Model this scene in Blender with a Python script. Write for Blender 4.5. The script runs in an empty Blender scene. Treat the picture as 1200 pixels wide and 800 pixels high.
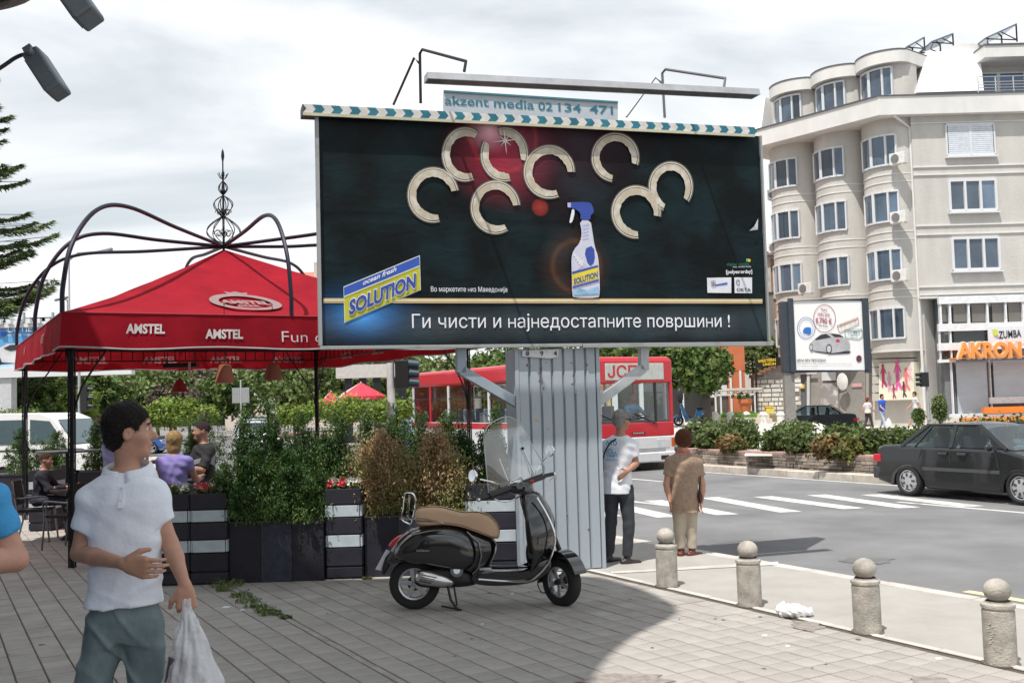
import bpy, math, random
import numpy as np
from mathutils import Vector, Matrix
random.seed(7); np.random.seed(7)
R = math.radians
SC = bpy.context.scene
COL = SC.collection
# ---------------------------------------------------------------- camera
CAMH = 1.87
PITCH = math.atan(70/1200); ROLL = -0.028
cam_d = bpy.data.cameras.new('camera'); cam = bpy.data.objects.new('camera', cam_d); COL.objects.link(cam)
cam_d.sensor_width = 36; cam_d.lens = 36; cam_d.clip_end = 3000; cam_d.clip_start = 0.05
CR = Matrix.Rotation(math.pi/2+PITCH, 3, 'X') @ Matrix.Rotation(ROLL, 3, 'Z')
cam.matrix_world = Matrix.Translation((0, 0, CAMH)) @ CR.to_4x4()
SC.camera = cam
# ---------------------------------------------------------------- world, sun, exposure
SUN_EL = R(66); SUN_DIR = Vector((0.50, 0.86, 0)).normalized()      # the way the light travels, seen from above
w = bpy.data.worlds.new('World'); SC.world = w; w.use_nodes = True
nt = w.node_tree; nt.nodes.clear()
out = nt.nodes.new('ShaderNodeOutputWorld'); bg = nt.nodes.new('ShaderNodeBackground')
sky = nt.nodes.new('ShaderNodeTexSky'); sky.sky_type = 'NISHITA'; sky.sun_disc = False
sky.sun_elevation = SUN_EL
sky.sun_rotation = math.atan2(-SUN_DIR.x, -SUN_DIR.y)
sky.air_density = 1.0; sky.dust_density = 2.0
tc = nt.nodes.new('ShaderNodeTexCoord'); mp = nt.nodes.new('ShaderNodeMapping'); mp.inputs['Scale'].default_value = (1.0, 1.0, 3.6)
n1 = nt.nodes.new('ShaderNodeTexNoise'); n1.inputs['Scale'].default_value = 1.35; n1.inputs['Detail'].default_value = 9; n1.inputs['Roughness'].default_value = 0.52; n1.inputs['Distortion'].default_value = 0.5
r1 = nt.nodes.new('ShaderNodeValToRGB'); r1.color_ramp.elements[0].position = 0.35; r1.color_ramp.elements[1].position = 0.63
r1.color_ramp.elements[0].color = (4.3, 5.0, 5.5, 1); r1.color_ramp.elements[1].color = (10.4, 10.4, 10.5, 1)
r1.color_ramp.elements.new(0.49).color = (6.9, 7.4, 7.7, 1)
mx = nt.nodes.new('ShaderNodeMix'); mx.data_type = 'RGBA'; mx.inputs[0].default_value = 0.90
nt.links.new(tc.outputs['Generated'], mp.inputs['Vector']); nt.links.new(mp.outputs[0], n1.inputs['Vector'])
nt.links.new(n1.outputs['Fac'], r1.inputs[0])
nt.links.new(sky.outputs[0], mx.inputs[6]); nt.links.new(r1.outputs[0], mx.inputs[7])
nt.links.new(mx.outputs[2], bg.inputs['Color']); bg.inputs['Strength'].default_value = 0.110
nt.links.new(bg.outputs[0], out.inputs['Surface'])
sd = bpy.data.lights.new('sun', 'SUN'); sd.energy = 4.9; sd.angle = R(0.6); sd.color = (1.0, 0.955, 0.89)
so = bpy.data.objects.new('sun', sd); COL.objects.link(so)
sv = Vector((SUN_DIR.x*math.cos(SUN_EL), SUN_DIR.y*math.cos(SUN_EL), -math.sin(SUN_EL)))
so.rotation_euler = sv.to_track_quat('-Z', 'Y').to_euler(); so.location = (-10, -10, 30)
SC.view_settings.view_transform = 'Standard'; SC.view_settings.look = 'None'
SC.view_settings.exposure = 0.1; SC.view_settings.gamma = 1.0
SC.cycles.max_bounces = 8; SC.cycles.transparent_max_bounces = 16
SC.cycles.use_denoising = True
# ---------------------------------------------------------------- measuring helpers: where a sight line meets a surface
def ray(px, py):
    return (CR @ Vector(((px-600)/1200, -(py-400)/1200, -1)))
def at(px, py, Y):
    d = ray(px, py); return Vector((0, 0, CAMH)) + d*(Y/d.y)
def gp(px, py, z=0.0):
    d = ray(px, py); return Vector((0, 0, CAMH)) + d*((z-CAMH)/d.z)
def on_plane(px, py, O, N):
    d = ray(px, py); C = Vector((0, 0, CAMH)); return C + d*((O-C).dot(N)/d.dot(N))
NV = Vector((.867, .498, 0)); AV = Vector((.498, -.867, 0))          # across and along the street
def st(n, a, z=0.0):
    return NV*n + AV*a + Vector((0, 0, z))
V = Vector
# ---------------------------------------------------------------- materials
MATS = {}
def mat(name, col, rough=.6, metal=0, var=.12, vs=6., bump=0., bs=60., coat=0., trans=0., alpha=1., emit=None, isl=0., objr=0., spec=None, sheen=0., col2=None, c2=.55, ior=None, streak=0.):
    if name in MATS: return MATS[name]
    m = bpy.data.materials.new(name); m.use_nodes = True; t = m.node_tree; L = t.links
    b = t.nodes['Principled BSDF']
    b.inputs['Roughness'].default_value = rough; b.inputs['Metallic'].default_value = metal
    b.inputs['Coat Weight'].default_value = coat; b.inputs['Coat Roughness'].default_value = .04
    b.inputs['Transmission Weight'].default_value = trans; b.inputs['Alpha'].default_value = alpha
    if sheen: b.inputs['Sheen Weight'].default_value = sheen
    if spec is not None: b.inputs['Specular IOR Level'].default_value = spec
    if ior: b.inputs['IOR'].default_value = ior
    tc = t.nodes.new('ShaderNodeTexCoord')
    src = None
    c4 = (*col, 1)
    if var or col2:
        n = t.nodes.new('ShaderNodeTexNoise'); n.inputs['Scale'].default_value = vs; n.inputs['Detail'].default_value = 6; n.inputs['Roughness'].default_value = .6
        if streak:
            mp = t.nodes.new('ShaderNodeMapping'); mp.inputs['Scale'].default_value = (1, 1, streak); L.new(tc.outputs['Object'], mp.inputs[0]); L.new(mp.outputs[0], n.inputs['Vector'])
        else: L.new(tc.outputs['Object'], n.inputs['Vector'])
        r = t.nodes.new('ShaderNodeValToRGB')
        if col2:
            r.color_ramp.elements[0].color = c4; r.color_ramp.elements[1].color = (*col2, 1)
            r.color_ramp.elements[0].position = c2-.1; r.color_ramp.elements[1].position = c2+.1
        else:
            r.color_ramp.elements[0].color = (*[c*(1-var) for c in col], 1); r.color_ramp.elements[1].color = (*[min(1, c*(1+var)) for c in col], 1)
            r.color_ramp.elements[0].position = .3; r.color_ramp.elements[1].position = .7
        L.new(n.outputs['Fac'], r.inputs[0]); src = r.outputs[0]
    if isl or objr:
        hs = t.nodes.new('ShaderNodeHueSaturation')
        if src: L.new(src, hs.inputs['Color'])
        else: hs.inputs['Color'].default_value = c4
        if isl: g = t.nodes.new('ShaderNodeNewGeometry').outputs['Random Per Island']; k = isl
        else: g = t.nodes.new('ShaderNodeObjectInfo').outputs['Random']; k = objr
        mr = t.nodes.new('ShaderNodeMapRange'); mr.inputs[3].default_value = 1-k; mr.inputs[4].default_value = 1+k
        L.new(g, mr.inputs[0]); L.new(mr.outputs[0], hs.inputs['Value'])
        if isl:
            m2 = t.nodes.new('ShaderNodeMapRange'); m2.inputs[3].default_value = .485; m2.inputs[4].default_value = .515
            L.new(g, m2.inputs[0]); L.new(m2.outputs[0], hs.inputs['Hue'])
        src = hs.outputs[0]
    if src: L.new(src, b.inputs['Base Color'])
    else: b.inputs['Base Color'].default_value = c4
    if bump:
        n2 = t.nodes.new('ShaderNodeTexNoise'); n2.inputs['Scale'].default_value = bs; n2.inputs['Detail'].default_value = 5
        L.new(tc.outputs['Object'], n2.inputs['Vector'])
        bp = t.nodes.new('ShaderNodeBump'); bp.inputs['Strength'].default_value = bump; bp.inputs['Distance'].default_value = .02
        L.new(n2.outputs['Fac'], bp.inputs['Height']); L.new(bp.outputs[0], b.inputs['Normal'])
    if emit:
        b.inputs['Emission Color'].default_value = (*emit[0], 1); b.inputs['Emission Strength'].default_value = emit[1]
    MATS[name] = m
    return m
def leafmat(name, col, isl=.35, col2=None):
    m = mat(name, col, rough=.55, var=.3, vs=1.6, isl=isl, col2=col2, c2=.52)
    t = m.node_tree; b = t.nodes['Principled BSDF']; o = t.nodes['Material Output']
    if 'tr' not in t.nodes:
        tr = t.nodes.new('ShaderNodeBsdfTranslucent'); tr.name = 'tr'; mx = t.nodes.new('ShaderNodeMixShader'); mx.inputs[0].default_value = .3
        if b.inputs['Base Color'].links: t.links.new(b.inputs['Base Color'].links[0].from_socket, tr.inputs[0])
        t.links.new(b.outputs[0], mx.inputs[1]); t.links.new(tr.outputs[0], mx.inputs[2]); t.links.new(mx.outputs[0], o.inputs[0])
    return m
def glassmat(name, tint=(.75, .85, .85), alpha=.25, rough=.03):
    """thin pane: mostly see-through, with the sky's reflection on it"""
    if name in MATS: return MATS[name]
    m = bpy.data.materials.new(name); m.use_nodes = True; t = m.node_tree; L = t.links; t.nodes.clear()
    o = t.nodes.new('ShaderNodeOutputMaterial'); tr = t.nodes.new('ShaderNodeBsdfTransparent'); gl = t.nodes.new('ShaderNodeBsdfGlossy')
    tr.inputs[0].default_value = (*tint, 1); gl.inputs['Roughness'].default_value = rough; gl.inputs['Color'].default_value = (1, 1, 1, 1)
    fr = t.nodes.new('ShaderNodeLayerWeight'); fr.inputs[0].default_value = .5; pw_ = t.nodes.new('ShaderNodeMath'); pw_.operation = 'POWER'; pw_.inputs[1].default_value = 3.5; L.new(fr.outputs['Facing'], pw_.inputs[0])
    mth = t.nodes.new('ShaderNodeMath'); mth.operation = 'ADD'; mth.inputs[1].default_value = alpha; mth.use_clamp = True
    mx = t.nodes.new('ShaderNodeMixShader'); L.new(pw_.outputs[0], mth.inputs[0]); L.new(mth.outputs[0], mx.inputs[0])
    L.new(tr.outputs[0], mx.inputs[1]); L.new(gl.outputs[0], mx.inputs[2]); L.new(mx.outputs[0], o.inputs[0])
    MATS[name] = m
    return m
# ---------------------------------------------------------------- objects
def tag(o, label=None, cat=None, group=None, kind=None):
    if label: o['label'] = label
    if cat: o['category'] = cat
    if group: o['group'] = group
    if kind: o['kind'] = kind
    return o
def thing(name, label, cat, loc=(0, 0, 0), rz=0, group=None):
    o = bpy.data.objects.new(name, None); COL.objects.link(o); o.empty_display_size = .1
    o.location = loc; o.rotation_euler = (0, 0, rz)
    return tag(o, label, cat, group)
def kids(o): return [c for c in COL.objects if c.parent is o]
def copy_tree(o, loc=None, rz=None, label=None, scale=None):
    table = {}
    for c in list(COL.objects):
        if c.parent is not None: table.setdefault(c.parent.name, []).append(c)
    def rec(s, par):
        n = s.copy(); COL.objects.link(n); n.parent = par
        for c in table.get(s.name, []): rec(c, n)
        return n
    r = rec(o, None)
    if loc is not None: r.location = loc
    if rz is not None: r.rotation_euler = (0, 0, rz)
    if label: r['label'] = label
    if scale: r.scale = scale
    return r
def link_mesh(name, me, parent=None, loc=None, rot=None):
    o = bpy.data.objects.new(name, me); COL.objects.link(o)
    if parent: o.parent = parent
    if loc is not None: o.location = loc
    if rot is not None: o.rotation_euler = rot
    return o
class MB:
    """collects verts and faces, then links them as one mesh object"""
    def __init__(s): s.v = []; s.f = []; s.m = []; s.mi = 0
    def add(s, vs, fs):
        n = len(s.v); s.v += [tuple(x) for x in vs]; s.f += [tuple(i+n for i in f) for f in fs]; s.m += [s.mi]*len(fs); return s
    def frame(s, O, ux, uy, uz):
        """oriented box: centre and half-axis vectors"""
        O, ux, uy, uz = V(O), V(ux), V(uy), V(uz)
        vs = [O+ux*a+uy*b+uz*c for c in (-1, 1) for b in (-1, 1) for a in (-1, 1)]
        return s.add(vs, [(0, 2, 3, 1), (4, 5, 7, 6), (0, 1, 5, 4), (2, 6, 7, 3), (0, 4, 6, 2), (1, 3, 7, 5)])
    def box(s, c, d, rz=0):
        u = V((math.cos(rz), math.sin(rz), 0)); w = V((-math.sin(rz), math.cos(rz), 0))
        return s.frame(c, u*d[0]/2, w*d[1]/2, V((0, 0, d[2]/2)))
    def box2(s, a, b):
        return s.box([(a[i]+b[i])/2 for i in range(3)], [abs(b[i]-a[i]) for i in range(3)])
    def beam(s, a, b, w, h, up=(0, 0, 1)):
        a, b = V(a), V(b); d = (b-a); n = d.normalized(); up = V(up)
        sd = n.cross(up)
        if sd.length < 1e-4: sd = n.cross(V((0, 1, 0)))
        sd.normalize(); u = sd.cross(n)
        return s.frame((a+b)/2, d/2, sd*w/2, u*h/2)
    def cyl(s, a, b, r0, r1=None, n=12, cap=True):
        a, b = V(a), V(b); r1 = r0 if r1 is None else r1
        z = (b-a).normalized(); x = z.orthogonal().normalized(); y = z.cross(x)
        vs = []
        for p, r in ((a, r0), (b, r1)):
            vs += [p+(x*math.cos(2*math.pi*i/n)+y*math.sin(2*math.pi*i/n))*r for i in range(n)]
        fs = [(i, (i+1) % n, n+(i+1) % n, n+i) for i in range(n)]
        if cap: fs += [tuple(range(n-1, -1, -1)), tuple(range(n, 2*n))]
        return s.add(vs, fs)
    def tube(s, pts, r, n=8, closed=False, rs=None):
        pts = [V(p) for p in pts]; k = len(pts); vs = []
        ref = None
        for i, p in enumerate(pts):
            a = pts[i-1] if (i or closed) else p; b = pts[(i+1) % k] if (i < k-1 or closed) else p
            z = (b-a).normalized()
            if ref is None: x = z.orthogonal().normalized()
            else:
                x = ref-z*ref.dot(z)
                x = x.normalized() if x.length > 1e-6 else z.orthogonal().normalized()
            ref = x; y = z.cross(x); rr = rs[i] if rs else r
            vs += [p+(x*math.cos(2*math.pi*j/n)+y*math.sin(2*math.pi*j/n))*rr for j in range(n)]
        fs = []
        for i in range(k if closed else k-1):
            i2 = (i+1) % k
            fs += [(i*n+j, i*n+(j+1) % n, i2*n+(j+1) % n, i2*n+j) for j in range(n)]
        if not closed: fs += [tuple(range(n-1, -1, -1)), tuple(range((k-1)*n, k*n))]
        return s.add(vs, fs)
    def lathe(s, prof, c=(0, 0, 0), n=20, axis=None, cap=True):
        c = V(c); z = V(axis or (0, 0, 1)).normalized(); x = z.orthogonal().normalized(); y = z.cross(x); vs = []
        for r, h in prof: vs += [c+z*h+(x*math.cos(2*math.pi*j/n)+y*math.sin(2*math.pi*j/n))*max(r, 1e-4) for j in range(n)]
        fs = []
        for i in range(len(prof)-1): fs += [(i*n+j, i*n+(j+1) % n, (i+1)*n+(j+1) % n, (i+1)*n+j) for j in range(n)]
        if cap and prof[0][0] > 1e-3: fs.append(tuple(range(n-1, -1, -1)))
        if cap and prof[-1][0] > 1e-3: fs.append(tuple(range((len(prof)-1)*n, len(prof)*n)))
        return s.add(vs, fs)
    def ball(s, c, r, n=12):
        rr = r if hasattr(r, '__len__') else (r, r, r); vs = []; fs = []; k = n//2
        for i in range(k+1):
            t = math.pi*i/k
            vs += [V(c)+V((rr[0]*math.sin(t)*math.cos(2*math.pi*j/n), rr[1]*math.sin(t)*math.sin(2*math.pi*j/n), rr[2]*math.cos(t))) for j in range(n)]
        for i in range(k): fs += [(i*n+j, (i+1)*n+j, (i+1)*n+(j+1) % n, i*n+(j+1) % n) for j in range(n)]
        return s.add(vs, fs)
    def prism(s, poly, O, U, W, D):
        """2-D outline poly laid at O with axes U, W and pushed along D"""
        O, U, W, D = V(O), V(U), V(W), V(D); n = len(poly)
        vs = [O+U*p[0]+W*p[1] for p in poly]; vs += [v+D for v in vs]
        fs = [tuple(range(n-1, -1, -1)), tuple(range(n, 2*n))]+[(i, (i+1) % n, n+(i+1) % n, n+i) for i in range(n)]
        return s.add(vs, fs)
    def quad(s, *p): return s.add(p, [tuple(range(len(p)))])
    def pillow(s, poly, O, U, W, D, rings=((1, 0), (.97, .45), (.9, .7), (.75, .87), (.5, .97), (.2, 1.)), both=True):
        """an outline swollen to half-thickness D to each side"""
        O, U, W, D = V(O), V(U), V(W), V(D); n = len(poly)
        cx = sum(p[0] for p in poly)/n; cy = sum(p[1] for p in poly)/n
        for sg in ((1, -1) if both else (1,)):
            vs = []
            for k, h in rings: vs += [O+U*(cx+(p[0]-cx)*k)+W*(cy+(p[1]-cy)*k)+D*h*sg for p in poly]
            vs.append(O+U*cx+W*cy+D*rings[-1][1]*sg); fs = []
            for i in range(len(rings)-1): fs += [(i*n+j, i*n+(j+1) % n, (i+1)*n+(j+1) % n, (i+1)*n+j) for j in range(n)]
            last = (len(rings)-1)*n; fs += [(last+j, last+(j+1) % n, len(vs)-1) for j in range(n)]
            if sg < 0: fs = [f[::-1] for f in fs]
            s.add(vs, fs)
        return s
    def build(s, name, mats, parent=None, smooth=35, bevel=0, loc=None, rz=None, label=None):
        me = bpy.data.meshes.new(name); me.from_pydata(s.v, [], s.f); me.update()
        for m in (mats if isinstance(mats, (list, tuple)) else [mats]): me.materials.append(m)
        if s.mi: me.polygons.foreach_set('material_index', s.m)
        o = link_mesh(name, me, parent, loc, None if rz is None else (0, 0, rz))
        bm = __import__('bmesh').new(); bm.from_mesh(me); __import__('bmesh').ops.recalc_face_normals(bm, faces=bm.faces); bm.to_mesh(me); bm.free()
        if smooth:
            me.polygons.foreach_set('use_smooth', [True]*len(me.polygons)); me.set_sharp_from_angle(angle=R(smooth))
        if bevel:
            md = o.modifiers.new('bevel', 'BEVEL'); md.width = bevel; md.segments = 2; md.limit_method = 'ANGLE'; md.harden_normals = False
        if label: o['label'] = label
        return o
def smooth_poly(p, it=2):
    for _ in range(it):
        q = []
        for i in range(len(p)):
            a, b = p[i], p[(i+1) % len(p)]
            q += [(a[0]*.75+b[0]*.25, a[1]*.75+b[1]*.25), (a[0]*.25+b[0]*.75, a[1]*.25+b[1]*.75)]
        p = q
    return p
def curve(pts, n=6):
    """Catmull-Rom through points"""
    pts = [V(p) for p in pts]; P = [pts[0]*2-pts[1]]+pts+[pts[-1]*2-pts[-2]]; o = []
    for i in range(1, len(P)-2):
        for k in range(n):
            t = k/n; a, b, c, d = P[i-1:i+3]
            o.append(.5*((2*b)+(c-a)*t+(2*a-5*b+4*c-d)*t*t+(3*b-a-3*c+d)*t**3))
    return o+[pts[-1]]
_tc = {}
def text_geo(s, bold=0.0, extr=0.0):
    k = (s, bold, extr)
    if k in _tc: return _tc[k]
    c = bpy.data.curves.new('t', 'FONT'); c.body = s.replace('н', 'h'); c.small_caps_scale = .74
    for i_, ch in enumerate(s):
        if ch == 'н': c.body_format[i_].use_small_caps = True
    c.offset = bold; c.extrude = extr; c.resolution_u = 3
    o = bpy.data.objects.new('t', c); COL.objects.link(o)
    me = bpy.data.meshes.new_from_object(o.evaluated_get(bpy.context.evaluated_depsgraph_get()))
    vs = [v.co.copy() for v in me.vertices]; fs = [tuple(p.vertices) for p in me.polygons]
    bpy.data.objects.remove(o); bpy.data.curves.remove(c); bpy.data.meshes.remove(me)
    _tc[k] = (vs, fs); return _tc[k]
def put_text(mb, s, A, B, up, h=None, bold=0.0, extr=0.0, nrm=None, shear=0.0):
    """lettering from A (left end of the baseline) to B, capitals h tall along up"""
    vs, fs = text_geo(s, bold, extr/ max(1e-6, 1) if extr else 0)
    if not vs: return
    A, B, up = V(A), V(B), V(up).normalized()
    x0 = min(v.x for v in vs); x1 = max(v.x for v in vs); U = (B-A)/(x1-x0)
    s1 = U.length if h is None else h/.70
    n = V(nrm) if nrm is not None else U.cross(up).normalized()
    mb.add([A+U*(v.x-x0+v.y*shear)+up*(v.y*s1)+n*(v.z*s1) for v in vs], fs)
def ball_noise(p, f, seed=0):
    x, y, z = p
    return (np.sin(x*f*1.0+seed)*np.cos(y*f*1.3+1.7*seed)+np.sin(z*f*1.1+x*f*.6+seed*2.1)+np.cos(y*f*.9+z*f*.7+seed))/3
# ---------------------------------------------------------------- organic shapes: a distance field and its surface
class SDF:
    def __init__(s, lo, hi, h):
        s.lo = np.array(lo, float); s.h = h
        s.n = np.ceil((np.array(hi)-s.lo)/h).astype(int)+1
        s.F = np.full(s.n, 9.0, np.float32)
    def sub(s, lo, hi):
        a = np.clip(np.floor((np.array(lo)-s.lo)/s.h).astype(int), 0, s.n); b = np.clip(np.ceil((np.array(hi)-s.lo)/s.h).astype(int)+1, 0, s.n)
        if (b <= a).any(): return None, None
        sl = tuple(slice(i, j) for i, j in zip(a, b))
        g = np.ogrid[tuple(slice(i, j) for i, j in zip(a, b))]
        return sl, [g[i]*s.h+s.lo[i] for i in range(3)]
    def put(s, sl, d, k, neg=False, cut=None, P=None):
        for c, nn in (cut or []):
            d = np.maximum(d, sum((P[i]-c[i])*nn[i] for i in range(3)))
        a = s.F[sl]
        if neg:
            if k: h = np.clip(.5-.5*(a+d)/k, 0, 1); s.F[sl] = a*(1-h)+(-d)*h+k*h*(1-h)
            else: s.F[sl] = np.maximum(a, -d)
        elif k:
            h = np.clip(.5+.5*(d-a)/k, 0, 1); s.F[sl] = d*(1-h)+a*h-k*h*(1-h)
        else: s.F[sl] = np.minimum(a, d)
    def cap(s, a, b, ra, rb=None, k=.02, sq=None, **kw):
        """tapered capsule; sq = (unit axis, factor) flattens it along the axis"""
        rb = ra if rb is None else rb; a = np.array(a, float); b = np.array(b, float); m = max(ra, rb)+max(k, .02)+s.h*2
        sl, P = s.sub(np.minimum(a, b)-m, np.maximum(a, b)+m)
        if sl is None: return s
        ab = b-a; L2 = max(ab@ab, 1e-9)
        q = [P[i]-a[i] for i in range(3)]
        t = np.clip((q[0]*ab[0]+q[1]*ab[1]+q[2]*ab[2])/L2, 0, 1)
        e = [q[i]-t*ab[i] for i in range(3)]; r = ra+(rb-ra)*t
        d2 = e[0]**2+e[1]**2+e[2]**2
        if sq is not None:
            ax, f = sq; pr = e[0]*ax[0]+e[1]*ax[1]+e[2]*ax[2]; d2 = d2+pr**2*(1/f**2-1); 
        s.put(sl, np.sqrt(d2)-r, k, P=P, **kw); return s
    def ell(s, c, r, k=.02, M=None, **kw):
        c = np.array(c, float); m = max(r)+max(k, .02)+s.h*2
        sl, P = s.sub(c-m, c+m)
        if sl is None: return s
        q = [P[i]-c[i] for i in range(3)]
        if M is not None: q = [sum(M[j][i]*q[j] for j in range(3)) for i in range(3)]   # columns of M are the axes
        d = np.sqrt((q[0]/r[0])**2+(q[1]/r[1])**2+(q[2]/r[2])**2)
        g = np.sqrt((q[0]/r[0]**2)**2+(q[1]/r[1]**2)**2+(q[2]/r[2]**2)**2)+1e-6
        s.put(sl, d*(d-1)/g, k, P=P, **kw); return s
    def colm(s, secs, k=.02, rz=0., e=2.4, **kw):
        """upright shape from (z, cx, cy, half width, half depth) sections"""
        secs = sorted(secs); z0, z1 = secs[0][0], secs[-1][0]; A = np.array(secs)
        m = A[:, 3:].max()+k+s.h*2
        sl, P = s.sub((A[:, 1].min()-m, A[:, 2].min()-m, z0-k-.03), (A[:, 1].max()+m, A[:, 2].max()+m, z1+k+.03))
        if sl is None: return s
        z = P[2]; I = [np.interp(z, A[:, 0], A[:, i]) for i in range(1, 5)]
        dx = P[0]-I[0]; dy = P[1]-I[1]; c_, s_ = math.cos(rz), math.sin(rz)
        u = np.abs(dx*c_+dy*s_)/I[2]; v = np.abs(-dx*s_+dy*c_)/I[3]
        rr = (u**e+v**e)**(1/e)
        d = (rr-1)*np.minimum(I[2], I[3])
        d = np.maximum(d, np.maximum(z0-z, z-z1))
        s.put(sl, d, k, P=P, **kw); return s
    def ripple(s, fn):
        g = np.ogrid[0:s.n[0], 0:s.n[1], 0:s.n[2]]
        near = np.abs(s.F) < .1
        s.F = np.where(near, s.F+fn(*[g[i]*s.h+s.lo[i] for i in range(3)]).astype(np.float32), s.F)
        return s
    def mesh(s, name, mats, parent=None, sm=1):
        F = s.F.copy(); F[0] = F[-1] = 9; F[:, 0] = F[:, -1] = 9; F[:, :, 0] = F[:, :, -1] = 9
        ins = F < 0; n = F.shape
        cn = [(i, j, k) for i in (0, 1) for j in (0, 1) for k in (0, 1)]
        sub = lambda A, c: A[c[0]:n[0]-1+c[0], c[1]:n[1]-1+c[1], c[2]:n[2]-1+c[2]]
        cnt = sum(sub(ins, c).astype(np.int8) for c in cn)
        act = (cnt > 0) & (cnt < 8); idx = np.argwhere(act)
        if not len(idx): return None
        ids = np.full(act.shape, -1, np.int64); ids[act] = np.arange(len(idx))
        acc = np.zeros((len(idx), 3)); w_ = np.zeros(len(idx))
        val = {c: F[idx[:, 0]+c[0], idx[:, 1]+c[1], idx[:, 2]+c[2]] for c in cn}
        for a in cn:
            for ax in range(3):
                if a[ax]: continue
                b = tuple(1 if i == ax else a[i] for i in range(3)); fa, fb = val[a], val[b]
                m = (fa < 0) != (fb < 0); t = np.where(m, fa/np.where(m, fa-fb, 1), 0)
                p = np.tile(np.array(a, float), (len(idx), 1)); p[:, ax] += t
                acc[m] += p[m]; w_[m] += 1
        P = (idx+acc/w_[:, None])*s.h+s.lo
        quads = []
        for ax in range(3):
            sl0 = [slice(1, n[i]-1) for i in range(3)]; sl1 = list(sl0); sl0[ax] = slice(0, n[ax]-1); sl1[ax] = slice(1, n[ax])
            A, B = ins[tuple(sl0)], ins[tuple(sl1)]; e = np.argwhere(A != B); o = np.array([1, 1, 1]); o[ax] = 0; e = e+o
            sg = ins[e[:, 0], e[:, 1], e[:, 2]]
            u, v = (ax+1) % 3, (ax+2) % 3
            du = np.zeros(3, int); du[u] = 1; dv = np.zeros(3, int); dv[v] = 1
            q = np.stack([ids[tuple((e-du-dv).T)], ids[tuple((e-dv).T)], ids[tuple(e.T)], ids[tuple((e-du).T)]], 1)
            q[~sg] = q[~sg][:, ::-1]; quads.append(q)
        Q = np.concatenate(quads); Q = Q[(Q >= 0).all(1)]
        for _ in range(sm):
            A = np.zeros_like(P); W = np.zeros(len(P))
            for i in range(4):
                np.add.at(A, Q[:, i], P[Q[:, (i+1) % 4]]+P[Q[:, (i-1) % 4]]); np.add.at(W, Q[:, i], 2)
            W[W == 0] = 1; P = P*.45+(A/W[:, None])*.55
        return np_mesh(name, P, Q, mats, parent)
def np_mesh(name, P, Q, mats, parent=None, smooth=True):
    k = Q.shape[1]; me = bpy.data.meshes.new(name)
    me.vertices.add(len(P)); me.vertices.foreach_set('co', np.asarray(P, np.float32).ravel())
    me.loops.add(Q.size); me.loops.foreach_set('vertex_index', Q.astype(np.int32).ravel())
    me.polygons.add(len(Q)); me.polygons.foreach_set('loop_start', np.arange(0, Q.size, k, dtype=np.int32)); me.polygons.foreach_set('loop_total', np.full(len(Q), k, np.int32))
    me.update(calc_edges=True); me.validate()
    if smooth: me.polygons.foreach_set('use_smooth', [True]*len(me.polygons))
    for m in (mats if isinstance(mats, (list, tuple)) else [mats]): me.materials.append(m)
    return link_mesh(name, me, parent)
# ---------------------------------------------------------------- foliage
def leaves(name, m, blobs, n, size, parent=None, clump=24, up=.25, asp=1.6, spread=.16, droop=0., seed=1, kind=None, shell=.75, vert=0., floor=None):
    """leaf-sized quads in clumps spread through ellipsoid blobs (centre, radii)"""
    g = np.random.default_rng(seed); vol = np.array([b[1][0]*b[1][1]*b[1][2] for b in blobs])**.67; vol = vol/vol.sum()
    nc = max(1, n//clump); bi = g.choice(len(blobs), nc, p=vol)
    C = np.array([b[0] for b in blobs], float)[bi]; Rr = np.array([b[1] for b in blobs], float)[bi]
    d = g.normal(size=(nc, 3)); d /= np.linalg.norm(d, axis=1)[:, None]
    rad = (shell+(1-shell)*g.random(nc))*np.where(g.random(nc) < .25, g.random(nc)**.5, 1)
    cc = C+d*Rr*rad[:, None]; cs = spread*Rr.mean(1)*(.6+.8*g.random(nc))
    P = np.repeat(cc, clump, 0)+g.normal(size=(nc*clump, 3))*np.repeat(cs, clump)[:, None]; D = np.repeat(d, clump, 0)
    P[:, 2] -= droop*g.random(len(P))
    if floor is not None: P[:, 2] = np.where(P[:, 2] < floor, floor+.10*g.random(len(P)), P[:, 2])
    N = D*.8+g.normal(size=P.shape)*.75+np.array([0, 0, up]); N /= np.linalg.norm(N, axis=1)[:, None]
    T = g.normal(size=P.shape)
    if vert: T = T*.45+np.array([0, 0, vert])+D*.35
    T -= (T*N).sum(1)[:, None]*N; T /= np.linalg.norm(T, axis=1)[:, None]; B = np.cross(N, T)
    s = size*(.55+.9*g.random(len(P)))[:, None]
    a = T*s*asp/2; b = B*s/2
    vs = np.stack([P-a, P-b*.9, P+a, P+b*.9], 1).reshape(-1, 3)
    o = np_mesh(name, vs, np.arange(len(vs)).reshape(-1, 4), m, parent, smooth=False)
    if kind: o['kind'] = kind
    return o
def trunk_limbs(mb, base, h, r, blobs, seed=1, lean=0.):
    g = random.Random(seed); base = V(base); top = base+V((lean, 0, h))
    pts = curve([base, base+V((lean*.2+g.uniform(-.05, .05)*h*.3, g.uniform(-.05, .05)*h*.3, h*.5)), top], 5)
    mb.tube(pts, r, 9, rs=[r*(1.25 if i == 0 else 1)*(1-.55*i/(len(pts)-1)) for i in range(len(pts))])
    for c, rr in blobs:
        c = V(c); s0 = pts[int(len(pts)*.6)+g.randrange(0, 3)]
        mid = (s0+c)/2+V((g.uniform(-.2, .2), g.uniform(-.2, .2), g.uniform(0, .3)))*rr[0]*.5
        q = curve([s0, mid, c+V((0, 0, rr[2]*.3))], 4); mb.tube(q, r*.4, 6, rs=[r*.45*(1-.8*i/(len(q)-1)) for i in range(len(q))])
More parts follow.
